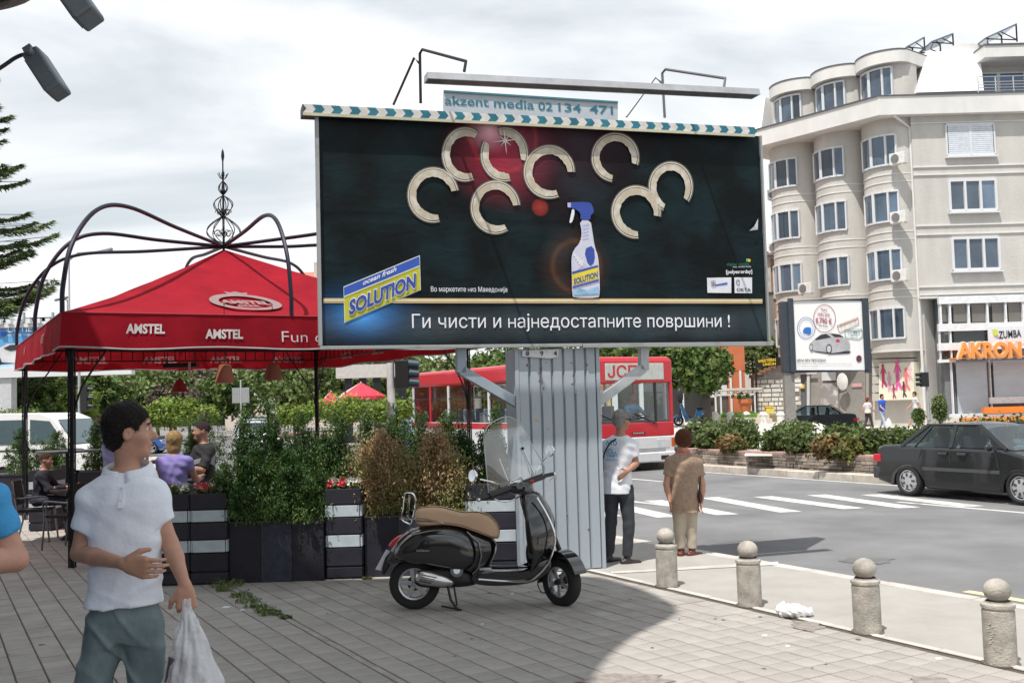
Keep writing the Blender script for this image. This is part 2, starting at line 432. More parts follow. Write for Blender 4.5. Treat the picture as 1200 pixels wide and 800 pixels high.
def tree(name, label, base, h, r, blobs, m, n, size, group=None, cat='tree', seed=1, th=None, bark=None, **kw):
    base = V(base); t = thing(name, label, cat, base, 0, group)
    mb = MB(); trunk_limbs(mb, (0, 0, 0), th or h*.5, r, blobs, seed)
    mb.build('trunk', bark or mat('bark', (.11, .085, .065), .9, bump=.6, bs=25, var=.3), t)
    leaves('crown', m, blobs, n, size, t, seed=seed, **kw)
    return t
# ================================================================ SETTING: ground, pavement, street
M_asph = mat('asphalt', (.185, .185, .19), .9, var=.26, vs=.55, bump=.5, bs=120, spec=.3)
M_asph2 = mat('sidewalk_asphalt', (.37, .35, .325), .92, var=.1, vs=2.2, bump=.5, bs=90)
M_paint = mat('road_paint', (.60, .60, .58), .7, var=.18, vs=5, col2=(.33, .33, .32), c2=.60)
M_yel = mat('yellow_paint', (.72, .60, .34), .7, var=.15, vs=6)
M_conc = mat('concrete', (.52, .49, .45), .85, var=.15, vs=3, bump=.3, bs=60)
M_joint = mat('joint_sand', (.10, .082, .065), 1, var=.3, vs=12)
M_paver = mat('paver', (.37, .345, .32), .88, var=.13, vs=3.5, bump=.45, bs=110, objr=.07)
M_paverS = mat('paver_far', (.37, .345, .32), .88, var=.13, vs=3.5, bump=.45, bs=110, isl=.07)
def sheet(name, pts, m, z=None):
    mb = MB(); mb.quad(*[(p[0], p[1], p[2] if z is None else z) for p in pts]); o = mb.build(name, m, smooth=0); o['kind'] = 'structure'; return o
sheet('ground', [(-900, -300, 0), (900, -300, 0), (900, 1500, 0), (-900, 1500, 0)], mat('far_ground', (.22, .215, .20), .95, var=.2, vs=.05), -.16)
sheet('road', [st(8.2, -140), st(8.2, 30), st(17.9, 30), st(17.9, -140)], M_asph, -.10)
sheet('far_road', [st(22.5, -150), st(22.5, 40), st(52, 40), st(52, -150)], M_asph, -.125)
# pavement: sand bed with pavers on it
pave = sheet('pavement', [st(-26, -34), st(-26, 14), st(6.32, 14), st(6.32, -34)], M_joint, -.010)
sheet('sidewalk', [st(6.32, -60), st(6.32, 14), st(8.06, 14), st(8.06, -60)], M_asph2, -.002)
mb = MB(); mb.box2((0, 0, -.15), (1, 1, -.012))
rows = []
n0 = 2.77
while n0 > -22: rows.append((n0-.2, n0)); n0 -= .2
rows.append((2.774, 2.836)); n0 = 2.84
while n0 < 6.2: rows.append((n0, n0+.2)); n0 += .2
cells = []
gr = random.Random(3)
for (na, nb) in rows:
    off = .1 if int(round(na/.2)) % 2 else 0
    k = -26
    a = -26+off*.0
    while a < -3.4:
        c = st((na+nb)/2, a+.1); 
        if c.y > 1.5 and abs(c.x+.1*c.y)-.6 < .68*c.y and c.y < 24: cells.append((na, nb, a, a+.2))
        a += .2
def vis(c):
    p = st((c[0]+c[1])/2, (c[2]+c[3])/2); return p
def in_view(p):
    q = CR.transposed() @ (V((p.x, p.y, 0))-V((0, 0, CAMH))); return q.z < 0 and abs(q.x/-q.z) < .505 and -.338 < q.y/-q.z < .34
near = sorted([c for c in cells if in_view(vis(c)) and c[1]-c[0] > .15 and vis(c).x > -3.2], key=lambda c: vis(c).y)
near_set = set(near[:300])
def paver_shape(mb, w, l, z=0, tilt=(0, 0)):
    g = .0036; b = .004; h = -.012
    x0, x1, y0, y1 = -w/2+g, w/2-g, -l/2+g*.3, l/2-g*.3
    def P(x, y, zz): p = NV*x+AV*y; return (p.x, p.y, zz)
    return [P(x0, y0, h), P(x1, y0, h), P(x1, y1, h), P(x0, y1, h)], [P(x0+b, y0+b, z), P(x1-b, y0+b, z), P(x1-b, y1-b, z), P(x0+b, y1-b, z)]
FS = [(4, 5, 6, 7), (0, 1, 5, 4), (1, 2, 6, 5), (2, 3, 7, 6), (3, 0, 4, 7)]
lo_, hi_ = paver_shape(None, .2, .2)
m1 = MB(); m1.add(lo_+hi_, FS); po = m1.build('paver', M_paver, pave, smooth=0); pme = po.data
first = True; stuff = MB()
for c in cells:
    p = st((c[0]+c[1])/2, (c[2]+c[3])/2, gr.uniform(-.0025, .0015))
    if c in near_set:
        if first: o = po; first = False
        else: o = bpy.data.objects.new('paver', pme); COL.objects.link(o); o.parent = pave
        o.location = p; o.rotation_euler = (gr.uniform(-.008, .008), gr.uniform(-.008, .008), gr.uniform(-.006, .006))
    else:
        lo_, hi_ = paver_shape(None, c[1]-c[0], .2)
        tx, ty = gr.uniform(-.008, .008), gr.uniform(-.008, .008)
        stuff.add([(q[0]+p.x, q[1]+p.y, q[2]+p.z+q[0]*tx+q[1]*ty) for q in lo_+hi_], FS)
o = stuff.build('paver_rows', M_paverS, pave, smooth=0); o['kind'] = 'stuff'
# kerbs of single stones
def kerb(name, n_, w_, a0, a1, zt, zb, m, step=1.0):
    base = MB(); base.box((0, 0, 0), (.01, .01, .01)); k = None
    root = sheet(name, [st(n_, a0), st(n_, a1), st(n_+w_, a1), st(n_+w_, a0)], M_joint, zt-.02)
    s = MB(); s.frame((0, 0, (zt+zb)/2), NV*w_/2, AV*(step/2-.006), V((0, 0, (zt-zb)/2)))
    o = s.build('kerb_stone', m, root, smooth=0, bevel=.012); a = a0+step/2; o.location = AV*a+NV*(n_+w_/2)
    while a < a1-step:
        a += step; c = o.copy(); COL.objects.link(c); c.location = AV*a+NV*(n_+w_/2)+V((0, 0, random.uniform(-.004, .004)))
    return root
kerb('kerb', 8.065, .16, -44, 6, .004, -.16, mat('kerb_stone', (.50, .47, .44), .85, var=.2, vs=4, bump=.3, objr=.08))
kerb('paver_border', 6.325, .07, -14, -2, .003, -.05, mat('border_stone', (.50, .48, .45), .85, var=.15, vs=4, objr=.08), .5)
kerb('median_kerb', 17.75, .42, -62, 4, .05, -.16, mat('kerb_stone2', (.50, .45, .39), .85, var=.2, vs=4, bump=.3, objr=.10), 1.0)
# low kerb across the sidewalk in front of the two people waiting
sheet('sidewalk_edge_strip', [gp(716, 671.5, .004), gp(716, 669.3, .004), gp(912, 657.5, .004), gp(912, 661.2, .004)], mat('kerb_stone', (.5, .47, .44)))
# painted marks
def mark(name, pts, m, z=-.096):
    mb = MB(); mb.quad(*[(p[0], p[1], z) for p in pts]); o = mb.build(name, m, smooth=0); o['kind'] = 'structure'; return o
z0 = -.096
ends = [((842, 582), (940, 599)), ((905, 581), (1014, 595)), ((968, 579), (1079, 594)), ((1031, 578.6), (1155, 592.5)), ((776, 585.5), (866, 602)), ((720, 588), (797, 605))]
zeb = MB()
for (p, q) in ends:
    A = gp(*p, z0); B = gp(*q, z0); d = (B-A).normalized(); s = V((d.y, -d.x, 0))
    s = V((-.93, -.1, 0)).normalized()
    zeb.quad(A, A+s*.39, B+s*.39, B)
A0 = gp(842, 582, z0); B0 = gp(940, 599, z0)
for k in (-3.05, -4.05, -5.05, 4.2, 5.2): 
    sh = V((.98, -.03, 0))*k; s = V((-.93, -.1, 0)).normalized(); zeb.quad(A0+sh, A0+sh+s*.39, B0+sh+s*.39, B0+sh)
o = zeb.build('zebra_crossing', M_paint, smooth=0); o['kind'] = 'structure'
ln = MB()
for nn, segs in ((14.9, ((-25, -19.2), (-34, -28), (-43, -37), (-12.5, -8), (-3, 2))), (11.65, ((-7.8, -4.2), (-17.4, -14), (-27, -22), (-37, -32)))):
    for a0, a1 in segs: ln.quad(st(nn, a0, z0), st(nn+.13, a0, z0), st(nn+.13, a1, z0), st(nn, a1, z0))
ln.quad(st(17.45, -60, z0), st(17.58, -60, z0), st(17.58, 4, z0), st(17.45, 4, z0))
o = ln.build('lane_marking', M_paint, smooth=0); o['kind'] = 'structure'
mark('yellow_line', [st(8.75, -6.6), st(8.87, -6.6), st(8.87, 3), st(8.75, 3)], M_yel)
# asphalt patches, oil stains; the two lowest are shadows painted as flat patches
st_m = mat('tar_stain', (.13, .13, .13), .8, var=.2, vs=8)
for (px, py, rx, ry) in ((1015, 657, .35, .12), (946, 733, .12, .10), (1090, 798, .13, .07), (733, 797, .3, .08)):
    c = gp(px, py, 0 if py > 690 else -.1); mb = MB(); g = random.Random(px); k = 18
    mb.quad(*[(c.x+rx*math.cos(2*math.pi*i/k)*g.uniform(.7, 1.2), c.y+ry*2*math.sin(2*math.pi*i/k)*g.uniform(.7, 1.2), c.z+.005) for i in range(k)])
    o = mb.build('tar_stain', st_m if py < 690 else mat('dirt_stain', (.26, .23, .21), .95, var=.3, vs=14), smooth=0); o['kind'] = 'structure'
g = MB(); g_ = random.Random(11)
for k in range(90):
    c = st(g_.uniform(-6, 6.2), g_.uniform(-11, -4.5), .0032); r_ = g_.uniform(.008, .026); g.quad(*[c+V((r_*math.cos(a)*g_.uniform(.6, 1.3), r_*math.sin(a)*g_.uniform(.6, 1.3), 0)) for a in (0, .9, 1.8, 2.7, 3.6, 4.5, 5.4)])
o = g.build('gum_spots', mat('gum', (.13, .12, .11), .9), smooth=0); tag(o, 'dark old gum spots scattered over the pavers', 'spots', None, 'stuff')
# median: wall, coping, bed
mw = MB(); g = random.Random(5)
medw = thing('stone_wall', 'low brown stacked stone wall with reddish coping along the street median', 'wall', tuple(st(18.35, -28)))
mw = MB(); mw.frame(st(.25, -1, 0.12), NV*.2, AV*33, V((0, 0, .25))); mw.build('wall_core', M_joint, medw, smooth=0)
mw = MB()
for r_ in range(7):
    a = -34+g.uniform(0, .2); zz = -.13+r_*.073
    while a < 32:
        l = g.uniform(.12, .34); mw.frame(st(.03-g.uniform(0, .025), a+l/2, zz+.034), NV*.05, AV*(l/2-.006), V((0, 0, .032))); a += l
o = mw.build('stone_courses', mat('ledge_stone', (.30, .255, .215), .9, var=.3, vs=5, isl=.35), medw, smooth=0); o['kind'] = 'stuff'
cp = MB(); cp.frame((0, 0, 0), NV*.2, AV*.745, V((0, 0, .03))); c0 = cp.build('coping_stone', mat('coping', (.42, .27, .24), .8, var=.2, vs=5, objr=.1), medw, smooth=0, bevel=.008)
c0.location = st(.2, -33.2, .40)
for i in range(1, 44):
    c = c0.copy(); COL.objects.link(c); c.location = st(.2, -33.2+i*1.5, .40)
sheet('median_bed', [st(18.7, -62), st(18.7, 8), st(22.6, 8), st(22.6, -62)], mat('bed_soil', (.22, .18, .12), .95, var=.3, vs=2.5, col2=(.10, .15, .05), c2=.55), .37)
mb = MB(); mb.frame(st(22.6, -27, .12), NV*.12, AV*35, V((0, 0, .27))); o = mb.build('median_back_kerb', M_conc, smooth=0); o['kind'] = 'structure'
G_grass = leafmat('grass', (.075, .13, .03), .4)
def grass(name, fn, n, h, m, seed=1, parent=None):
    g = np.random.default_rng(seed); P = np.array([fn(g) for _ in range(n)])
    a = g.random(n)*6.283; s = h*(.5+g.random(n)); w_ = s*.09; dx = np.cos(a); dy = np.sin(a); lx = g.normal(size=n)*s*.35; ly = g.normal(size=n)*s*.35
    v = np.stack([P+np.stack([dx*w_, dy*w_, 0*s], 1), P-np.stack([dx*w_, dy*w_, 0*s], 1), P+np.stack([lx, ly, s], 1)], 1).reshape(-1, 3)
    o = np_mesh(name, v, np.arange(3*n).reshape(-1, 3), m, parent, smooth=False); o['kind'] = 'stuff'; return tag(o, None)
o = grass('ground_cover', lambda g: tuple(st(18.8+3.6*g.random(), -48+46*g.random(), .37)), 9000, .13, G_grass, 4); tag(o, 'patchy low grass growing between the median shrubs', 'grass')
mb = MB(); mb.quad(gp(872, 534, .375), gp(905, 534, .375), gp(899, 508, .375), gp(884, 508, .375)); o = mb.build('median_path', M_conc, smooth=0); o['kind'] = 'structure'
# shrubs on the median
G_shr = leafmat('shrub_leaf', (.095, .135, .035), .45); G_red = leafmat('shrub_leaf_red', (.22, .13, .05), .4, (.12, .15, .04)); G_yl = leafmat('shrub_leaf_yellow', (.17, .18, .04), .4)
sh_spots = [(812, 526, 44, 26, 0), (835, 528, 46, 27, 0), (858, 530, 34, 22, 1), (874, 526, 34, 27, 0), (826, 512, 60, 20, 0), (868, 512, 50, 20, 0), (912, 531, 40, 29, 0), (942, 533, 42, 30, 0), (972, 537, 40, 25, 1), (930, 516, 60, 22, 0), (990, 520, 60, 22, 0), (1016, 534, 52, 31, 0), (1050, 532, 50, 29, 0), (1085, 525, 60, 25, 0), (1115, 520, 50, 24, 0), (1150, 516, 60, 24, 0), (1190, 514, 60, 24, 0), (994, 536, 34, 22, 2)]
words_ = ['rounded green shrub left of the row, behind the woman in brown', 'round green shrub left of the reddish one in the left median group', 'small reddish tipped shrub in the left median group', 'green shrub at the left edge of the median gap path',
    'low wide shrub in the back row right of the bus', 'low wide back row shrub by the left side of the median path', 'tall round green shrub just right of the median gap path', 'bushy green shrub between the path shrub and the reddish low shrub', 'small orange red shrub nearest the coping in the right group',
    'wide back row shrub in front of the dark parked sedan', 'wide back row shrub under the pedestrian in blue', 'large dark green shrub left of the black sedan roof', 'large green shrub touching the black sedan outline', 'green shrub seen just over the black sedan roof', 'green shrub over the black sedan rear window',
    'green shrub over the black sedan front roof', 'green shrub over the black sedan windscreen', 'small yellowish shrub beside the reddish one on the median']
for i, (px, py, wp, hp, k) in enumerate(sh_spots):
    p = gp(px, py, .37); s = p.y/1200; rw = wp*s/2; h = hp*s*1.05
    t = thing('shrub', words_[i], 'shrub', p, 0, 'shrubs planted on the street median')
    leaves('foliage', [G_shr, G_red, G_yl][k], [((0, 0, h*.5), (rw*.8, rw*.8, h*.48)), ((-rw*.4, .1, h*.42), (rw*.5, rw*.5, h*.4)), ((rw*.4, -.1, h*.45), (rw*.5, rw*.5, h*.42))], 1500, .075, t, clump=16, spread=.2, seed=i+3, shell=.6)
    mb = MB()
    for q in range(6): mb.tube([(0, 0, 0), (rw*.5*math.cos(q), rw*.5*math.sin(q), h*.8)], .012, 4)
    mb.build('stem', mat('bark', (.11, .085, .065)), t)
# far side: raised terrace on the left, pavement on the right
ter = MB(); zf = .56
ter.quad((4.5, 38.5, -.12), (13.2, 38.5, -.12), (13.2, 44.5, zf), (4.5, 44.5, zf)); ter.quad((-4, 44.5, zf), (13.2, 44.5, zf), (13.2, 75, zf), (-4, 75, zf)); ter.quad((-4, 38.5, -.12), (4.5, 38.5, -.12), (4.5, 44.5, zf), (-4, 44.5, zf)); ter.quad((13.2, 38.5, -.12), (13.2, 75, -.12), (13.2, 75, zf), (13.2, 44.5, zf))
o = ter.build('far_terrace', mat('light_paving', (.55, .52, .48), .85, var=.12, vs=1.5, bump=.2), smooth=0); o['kind'] = 'structure'
sheet('far_pavement', [(13.2, 48.2, 0), (60, 46.6, 0), (60, 80, 0), (13.2, 80, 0)], mat('light_paving', (.5, .5, .5)), .03)
# weeds in the joint
wd = [(266, 688, .22), (284, 699, .15), (292, 705, .18), (300, 711, .13), (311, 717, .15), (318, 720, .14), (271, 684, .18), (335, 724, .08), (352, 676, .1), (334, 678, .06), (430, 678, .07), (262, 692, .13)]
G_weed = leafmat('weed_leaf', (.15, .20, .06), .4)
ww = ['weed tuft at the foot of the striped planter', 'weed in the paver joint just before the big tuft', 'thick moss and weed patch in the paver joint', 'second moss patch down the paver joint', 'small weed halfway along the mossy joint', 'last green weed of the mossy joint', 'taller weed sprig against the planter bottom', 'tiny weed at the lower end of the joint', 'small weed under the dark planter panel', 'tiny sprig under the dark planter panel', 'little weed at the right striped planter foot', 'flat weed left of the joint start']
for i, (px, py, s) in enumerate(wd):
    p = gp(px, py); o = leaves('weed', G_weed, [((0, 0, s*.12), (s*.8, s*.5, s*.16))], 260, .015, None, clump=8, seed=40+i); o.location = p
    tag(o, ww[i], 'weed', 'weeds in the paver joints')
# ================================================================ BUILDINGS
# unseen shop building on the camera's side; roof outlined to cast the pavement shade
M_shop = mat('shop_render', (.42, .40, .37), .85, var=.08, bump=.2)
M_eave = mat('eave_grey', (.23, .21, .20), .6, var=.15)
M_dkmetal = mat('dark_metal', (.03, .032, .035), .45, .6)
M_blk = mat('black_iron', (.012, .012, .016), .45, .3, var=.2)
shop = thing('shop_building', 'grey shop building with rounded eaves at the upper left corner', 'building', (-6, 2, 0))
def sub(p): return (p[0]+6, p[1]-2, p[2])
mb = MB(); mb.box2(sub((-16, -14, -.1)), sub((-4.6, 6.2, 9.0))); mb.build('wall', M_shop, shop, smooth=0)
hh = 9.05; dsp = V((SUN_DIR.x, SUN_DIR.y, 0))*(hh/math.tan(SUN_EL))
edge = [gp(*q) for q in ((560, 675.5), (680, 678), (712, 683), (749, 695), (776, 708), (786, 716), (783, 724), (767, 733), (738, 747), (706, 772), (688, 795), (668, 825), (640, 870))]
edge = [p for p in curve([V((-14, 15.5, 0)), V((-6.5, 15.2, 0)), V((-4.6, 13.6, 0)), V((-3.6, 11.9, 0)), V((-2.2, 11.1, 0))]+edge, 4)]
o2 = [p-dsp for p in edge]; poly = [(p.x, p.y) for p in o2]+[(0, -6), (-17, -6), (-17, 11.4)]
mb = MB(); mb.prism([(x+6, y-2) for x, y in poly], (0, 0, hh), (1, 0, 0), (0, 1, 0), (0, 0, .35)); mb.build('roof', M_eave, shop, smooth=0)  # out-of-view slab, its outline shifted back from the wanted shade edge
ev = at(2, 17, 5.0); t = thing('round_lamp', 'dark round lamp housing cut off by the top left corner', 'lamp', (ev.x-.06, ev.y-.34, ev.z))
mb = MB(); mb.lathe([(.0, .0), (.30, .0), (.35, .03), (.34, .10), (.22, .2), (0, .24)], n=36); mb.build('housing', M_eave, t, smooth=40); mb = MB(); mb.lathe([(.0, -.012), (.25, -.012), (.25, .0)], n=30); mb.build('diffuser', mat('lamp_brown', (.12, .10, .085), .5), t); mb = MB(); mb.tube([(0, 0, .2), (0, 0, .4), (-2.3, 0, .4)], .025, 8); mb.build('arm', M_eave, t)
mb = MB(); 
for k in range(4): mb.box2(sub((-4.64, -6+k*3, .1)), sub((-4.56, -3.6+k*3, 2.6)))
mb.build('shop_window', mat('dark_glass', (.02, .025, .03), .05), shop, smooth=0)
M_lampG = mat('lamp_grey', (.17, .20, .23), .4, .4); 
def flood(pxs, label, arm, Yd):
    A, B, C_, D = [at(x, y, Yd) for x, y in pxs]      # outline of the housing: top-left, top-right, bottom-right, bottom-left
    c = (A+B+C_+D)/4; t = thing('floodlight', label, 'floodlight', c, 0, 'floodlights on the shop front')
    ux = ((B-A)+(C_-D))/4; uy = ((D-A)+(C_-B))/4; dz = V((.25, .9, -.35)).normalized()*.05
    m = MB(); m.frame((0, 0, 0), ux, uy, dz); m.build('housing', M_lampG, t, smooth=0, bevel=.012)
    m = MB(); m.frame(-ux*.98-dz*.0, ux*.12, uy*.78, dz*.7); m.build('lens', mat('lamp_glass', (.12, .10, .09), .1, coat=.5), t, smooth=0)
    m = MB(); m.frame(-uy*1.03, ux*.5, uy*.1, dz*1.15); m.cyl(-uy*.85-dz*1.5, -uy*.85+dz*1.5, .022); m.build('bracket', M_lampG, t)
    m = MB(); m.tube(curve([at(*q, Yd)-c for q in arm], 6), .011, 8); m.build('arm', mat('lamp_arm', (.10, .10, .11), .3, .8), t)
    return t
flood([(30, 68), (51, 62), (77, 101), (62, 118)], 'grey floodlight on a thin arm, lower one at the upper left', [(36, 70), (30, 64), (18, 68), (0, 80), (-60, 118)], 5.2)
flood([(64, -12), (92, -20), (114, 12), (98, 35)], 'grey floodlight cut by the top edge, upper one at the upper left', [(72, -8), (60, -16), (30, -8), (-60, 20)], 4.4)
# ---------------------------------------------------------------- the beige apartment house
M_stuc = mat('stucco', (.545, .525, .49), .9, var=.10, vs=1.1, streak=.35, bump=.55, bs=7)
M_white = mat('white_plaster', (.70, .69, .67), .85, var=.08, vs=1.2, streak=.4)
M_frame = mat('white_frame', (.66, .67, .69), .5, var=.03)
M_pane = mat('window_pane', (.07, .105, .15), .03, var=.4, vs=.7, coat=.8, objr=.7)
M_ac = mat('ac_white', (.72, .71, .68), .6)
M_roofedge = mat('roof_edge', (.10, .10, .11), .6)
ap = thing('apartment_building', 'beige apartment block with curved bays and white cornices above the corner shop', 'building', (20.6, 51.4, 0))
P0 = V((20.6, 51.4, 0)); E = V((-.623, .782, 0)); Mn = V((-.782, -.623, 0)); LW = 9.0
def loc(p): p = V(p); return p-P0
# main walls
mb = MB()
mb.box2(loc((20.6, 51.4, 6.5)), loc((40, 62, 15.9))); mb.box2(loc((21.3, 52.6, -.1)), loc((40, 62, 6.5)))
mb.build('wall', M_stuc, ap, smooth=0)
def lf(s, o_, z): return E*s+Mn*(o_-.3)+V((0, 0, z))   # along the left face (local to the thing)
mb = MB()
mb.prism([(0, 0), (LW, 0), (LW, -8), (0, -8)], lf(0, -.02, -.1), E, Mn, V((0, 0, 16)))
o = mb.build('side_wall', M_stuc, ap, smooth=0)
# bays
zf_ = [4.55, 7.55, 10.5, 13.4]           # sills of the four bay storeys
BW = 2.9; DEP = 1.15
def bayoff(u): return DEP*math.sin(math.pi*min(1, max(0, u)))**.62
def bay_slab(mb, s0, z0_, z1_, add=0., W=BW, k=12, back=-.3):
    pts = [(s0+W*i/k, bayoff(i/k)+add) for i in range(k+1)]
    pts = [(s0, back)]+pts+[(s0+W, back)]
    mb.prism(pts, lf(0, 0, z0_), E, Mn, V((0, 0, z1_-z0_)))
def bay_window(s0, z0_, h, parent, a0=.18, a1=.80, dep=0., open_=None):
    """three curved panes with white posts"""
    f = MB(); ks = [a0, a0+(a1-a0)*.20, a0+(a1-a0)*.25, a0+(a1-a0)*.58, a0+(a1-a0)*.64, a1]
    pt = lambda u, ad=0: lf(s0+BW*u, bayoff(u)+dep+ad, 0)
    Z = lambda z: V((0, 0, z))
    for i in range(6):
        u0 = a0+(a1-a0)*i/6; u1 = a0+(a1-a0)*(i+1)/6
        for zz, th in ((z0_-.04, .09), (z0_+h, .10)): f.beam(pt(u0, .04)+Z(zz), pt(u1, .04)+Z(zz), .14, th)
    for u in (a0, ks[1]+.012, (ks[3]+ks[4])/2, a1):
        w_ = .15 if abs(u-(ks[3]+ks[4])/2) < .01 else .09
        f.beam(pt(u, .04)+Z(z0_), pt(u, .04)+Z(z0_+h), w_, .12, up=Mn)
    fr = f.build('window', M_frame, parent, smooth=0)
    for (u0, u1) in ((ks[0], ks[1]), (ks[2], ks[3]), (ks[4], ks[5])):
        g = MB(); K = 5; us = [u0+(u1-u0)*i/K for i in range(K+1)]; g.add([pt(u, .035)+Z(z) for u in us for z in (z0_, z0_+h)], [(2*i, 2*i+2, 2*i+3, 2*i+1) for i in range(K)]); g.build('pane', M_pane, fr, smooth=60)
starts = [.06, 3.02, 5.98]                # along the left face, from the corner
for b, s0 in enumerate(starts):
    mb = MB()
    bay_slab(mb, s0, 3.9, 15.75); mb.build('bay', M_stuc, ap, smooth=50)
    for zz in (6.55, 6.95, 9.5, 9.9, 12.45, 12.85, 3.84): mb = MB(); bay_slab(mb, s0, zz, zz+.055, .03 if zz > 4 else .06); mb.build('moulding', M_white, ap, smooth=50)
    for r_, zz in enumerate(zf_): bay_window(s0, zz, 1.5, ap, .20 if b else .18, .90 if b else .86)
# cornice
mb = MB(); co = [lf(-.05, .0, 0), lf(-.0, 1.45, 0), lf(LW+1.3, 1.45, 0), lf(LW+1.3, -6, 0), lf(-2, -6, 0)]
c1 = loc((20.35, 50.95, 0))
pol = [c1, lf(LW+1.0, 1.5, 0), lf(LW+1.0, -5, 0), loc((40, 62, 0)), loc((40, 50.95, 0))]
X = V((1, 0, 0)); Y_ = V((0, 1, 0))
c1s = lf(.75, 1.98, 0); pol = [loc((20.95-.45, 50.95, 0)), c1s, lf(LW+1.0, 1.98, 0), lf(LW+1.0, -5, 0), loc((40, 62, 0)), loc((40, 50.95, 0))]
mb.prism([(p.x, p.y) for p in pol], (0, 0, 15.75), X, Y_, V((0, 0, .95))); mb.build('cornice', M_white, ap, smooth=0)
mb = MB(); ctr = sum((V((p.x, p.y, 0)) for p in pol), V())/len(pol)
mb.prism([(ctr.x+(p.x-ctr.x)*1.008, ctr.y+(p.y-ctr.y)*1.01) for p in pol], (0, 0, 16.70), X, Y_, V((0, 0, .06))); mb.build('roof_edge', M_roofedge, ap, smooth=0)
# penthouse storey
mb = MB(); mb.box2(loc((24.4, 53.2, 16.76)), loc((40, 61, 19.0))); mb.prism([(1.2, -.3), (LW, -.3), (LW, -6), (1.2, -6)], lf(0, 0, 16.76), E, Mn, V((0, 0, 2.2))); mb.build('penthouse_wall', M_stuc, ap, smooth=0)
for b, s0 in enumerate(starts):
    s0 -= .18*b; mb = MB(); k = 12; pts = [(s0+BW*i/k, bayoff(i/k)*.8-.10) for i in range(k+1)]
    mb.prism([(s0, -.6)]+pts+[(s0+BW, -.6)], lf(0, 0, 16.76), E, Mn, V((0, 0, 2.0))); mb.build('penthouse_bay', M_stuc, ap, smooth=50)
    bay_window(s0, 17.0, 1.45, ap, .22, .88, -.20-.03)
    mb = MB(); zz = 18.62; k = 14
    pts = [(s0-.02+(BW+.04)*i/k, bayoff(i/k)*.8+.32) for i in range(k+1)]
    mb.prism([(s0-.02, -3)]+pts+[(s0+BW+.02, -3)], lf(0, 0, zz), E, Mn, V((0, 0, .62))); mb.build('roof_slab', M_white, ap, smooth=50)
    mb = MB(); pts = [(p[0], p[1]+.03) for p in pts]; mb.prism([(s0-.02, -3)]+pts+[(s0+BW+.02, -3)], lf(0, 0, zz+.622), E, Mn, V((0, 0, .07))); mb.build('roof_edge', M_roofedge, ap, smooth=50)
mb = MB(); mb.box2(loc((24.6, 51.5, 18.75)), loc((40, 61.5, 19.35))); mb.build('roof_slab', M_white, ap, smooth=0)
mb = MB(); mb.box2(loc((24.58, 51.45, 19.353)), loc((40, 61.5, 19.43))); mb.build('roof_edge', M_roofedge, ap, smooth=0)
mb = MB(); q = [at(1074, 108.5, 51.6), at(1153, 106, 51.6), at(1148, 60, 52.8), at(1086, 61, 52.8)]; q = [loc(p) for p in q]
mb.add(q+[p+V((0, 1.6, 0)) for p in q], [(0, 1, 2, 3), (4, 7, 6, 5), (0, 4, 5, 1), (1, 5, 6, 2), (2, 6, 7, 3), (3, 7, 4, 0)]); mb.build('white_gable_panel', mat('bright_white', (.85, .85, .85), .7, var=.02), ap, smooth=0)
mb = MB(); q = [lf(LW-.1, .9, 16.76), lf(LW+.45, .9, 16.76), lf(LW+.02, .3, 19.0), lf(LW-.1, .3, 19.0)]; mb.add(q+[p-Mn*2 for p in q], [(0, 1, 2, 3), (4, 7, 6, 5), (0, 4, 5, 1), (1, 5, 6, 2), (2, 6, 7, 3), (3, 7, 4, 0)]); mb.build('white_gable_panel', MATS['bright_white'], ap, smooth=0)
# dome bit and solar racks on the roof
mb = MB(); mb.prism([(0, 0), (3.2, 0), (2.8, .35), (1.9, .55), (1.3, .55), (.4, .35)], loc((22.9, 53.0, 19.43)), X, V((0, 0, 1)), V((0, 2, 0))); mb.build('roof_lantern', M_white, ap, smooth=0)
for (p0, p1, Yd) in (((1056, 61.5), (1076, 50.5), 55), ((1084, 56), (1109, 46.5), 54), ((1146, 52), (1182, 35.5), 53)):
    a = at(*p0, Yd); b = at(*p1, Yd); t = thing('solar_rack', {1056: 'tilted solar panel on the roof, leftmost of the three', 1084: 'tilted roof solar rack between the other two', 1146: 'tilted roof solar rack at the right, over the balcony'}[p0[0]], 'solar panel', a, 0, 'solar racks on the apartment roof')
    mb = MB(); d = b-a; mb.frame(d/2, d/2, V((0, .9, 0)), V((-d.z, 0, d.x)).normalized()*.04); mb.build('panel', mat('solar', (.10, .14, .20), .15, coat=.5), t, smooth=0)
    mb = MB()
    for yy in (-.8, .8):
        mb.beam(V((d.x, yy, d.z)), V((d.x, yy, -.2)), .06, .06); mb.beam((0, yy, 0), (d.x, yy, -.1), .05, .05); mb.beam((d.x*.5, yy, d.z*.5), (d.x, yy, -.1), .04, .04)
    mb.build('frame', M_dkmetal, t, smooth=0)
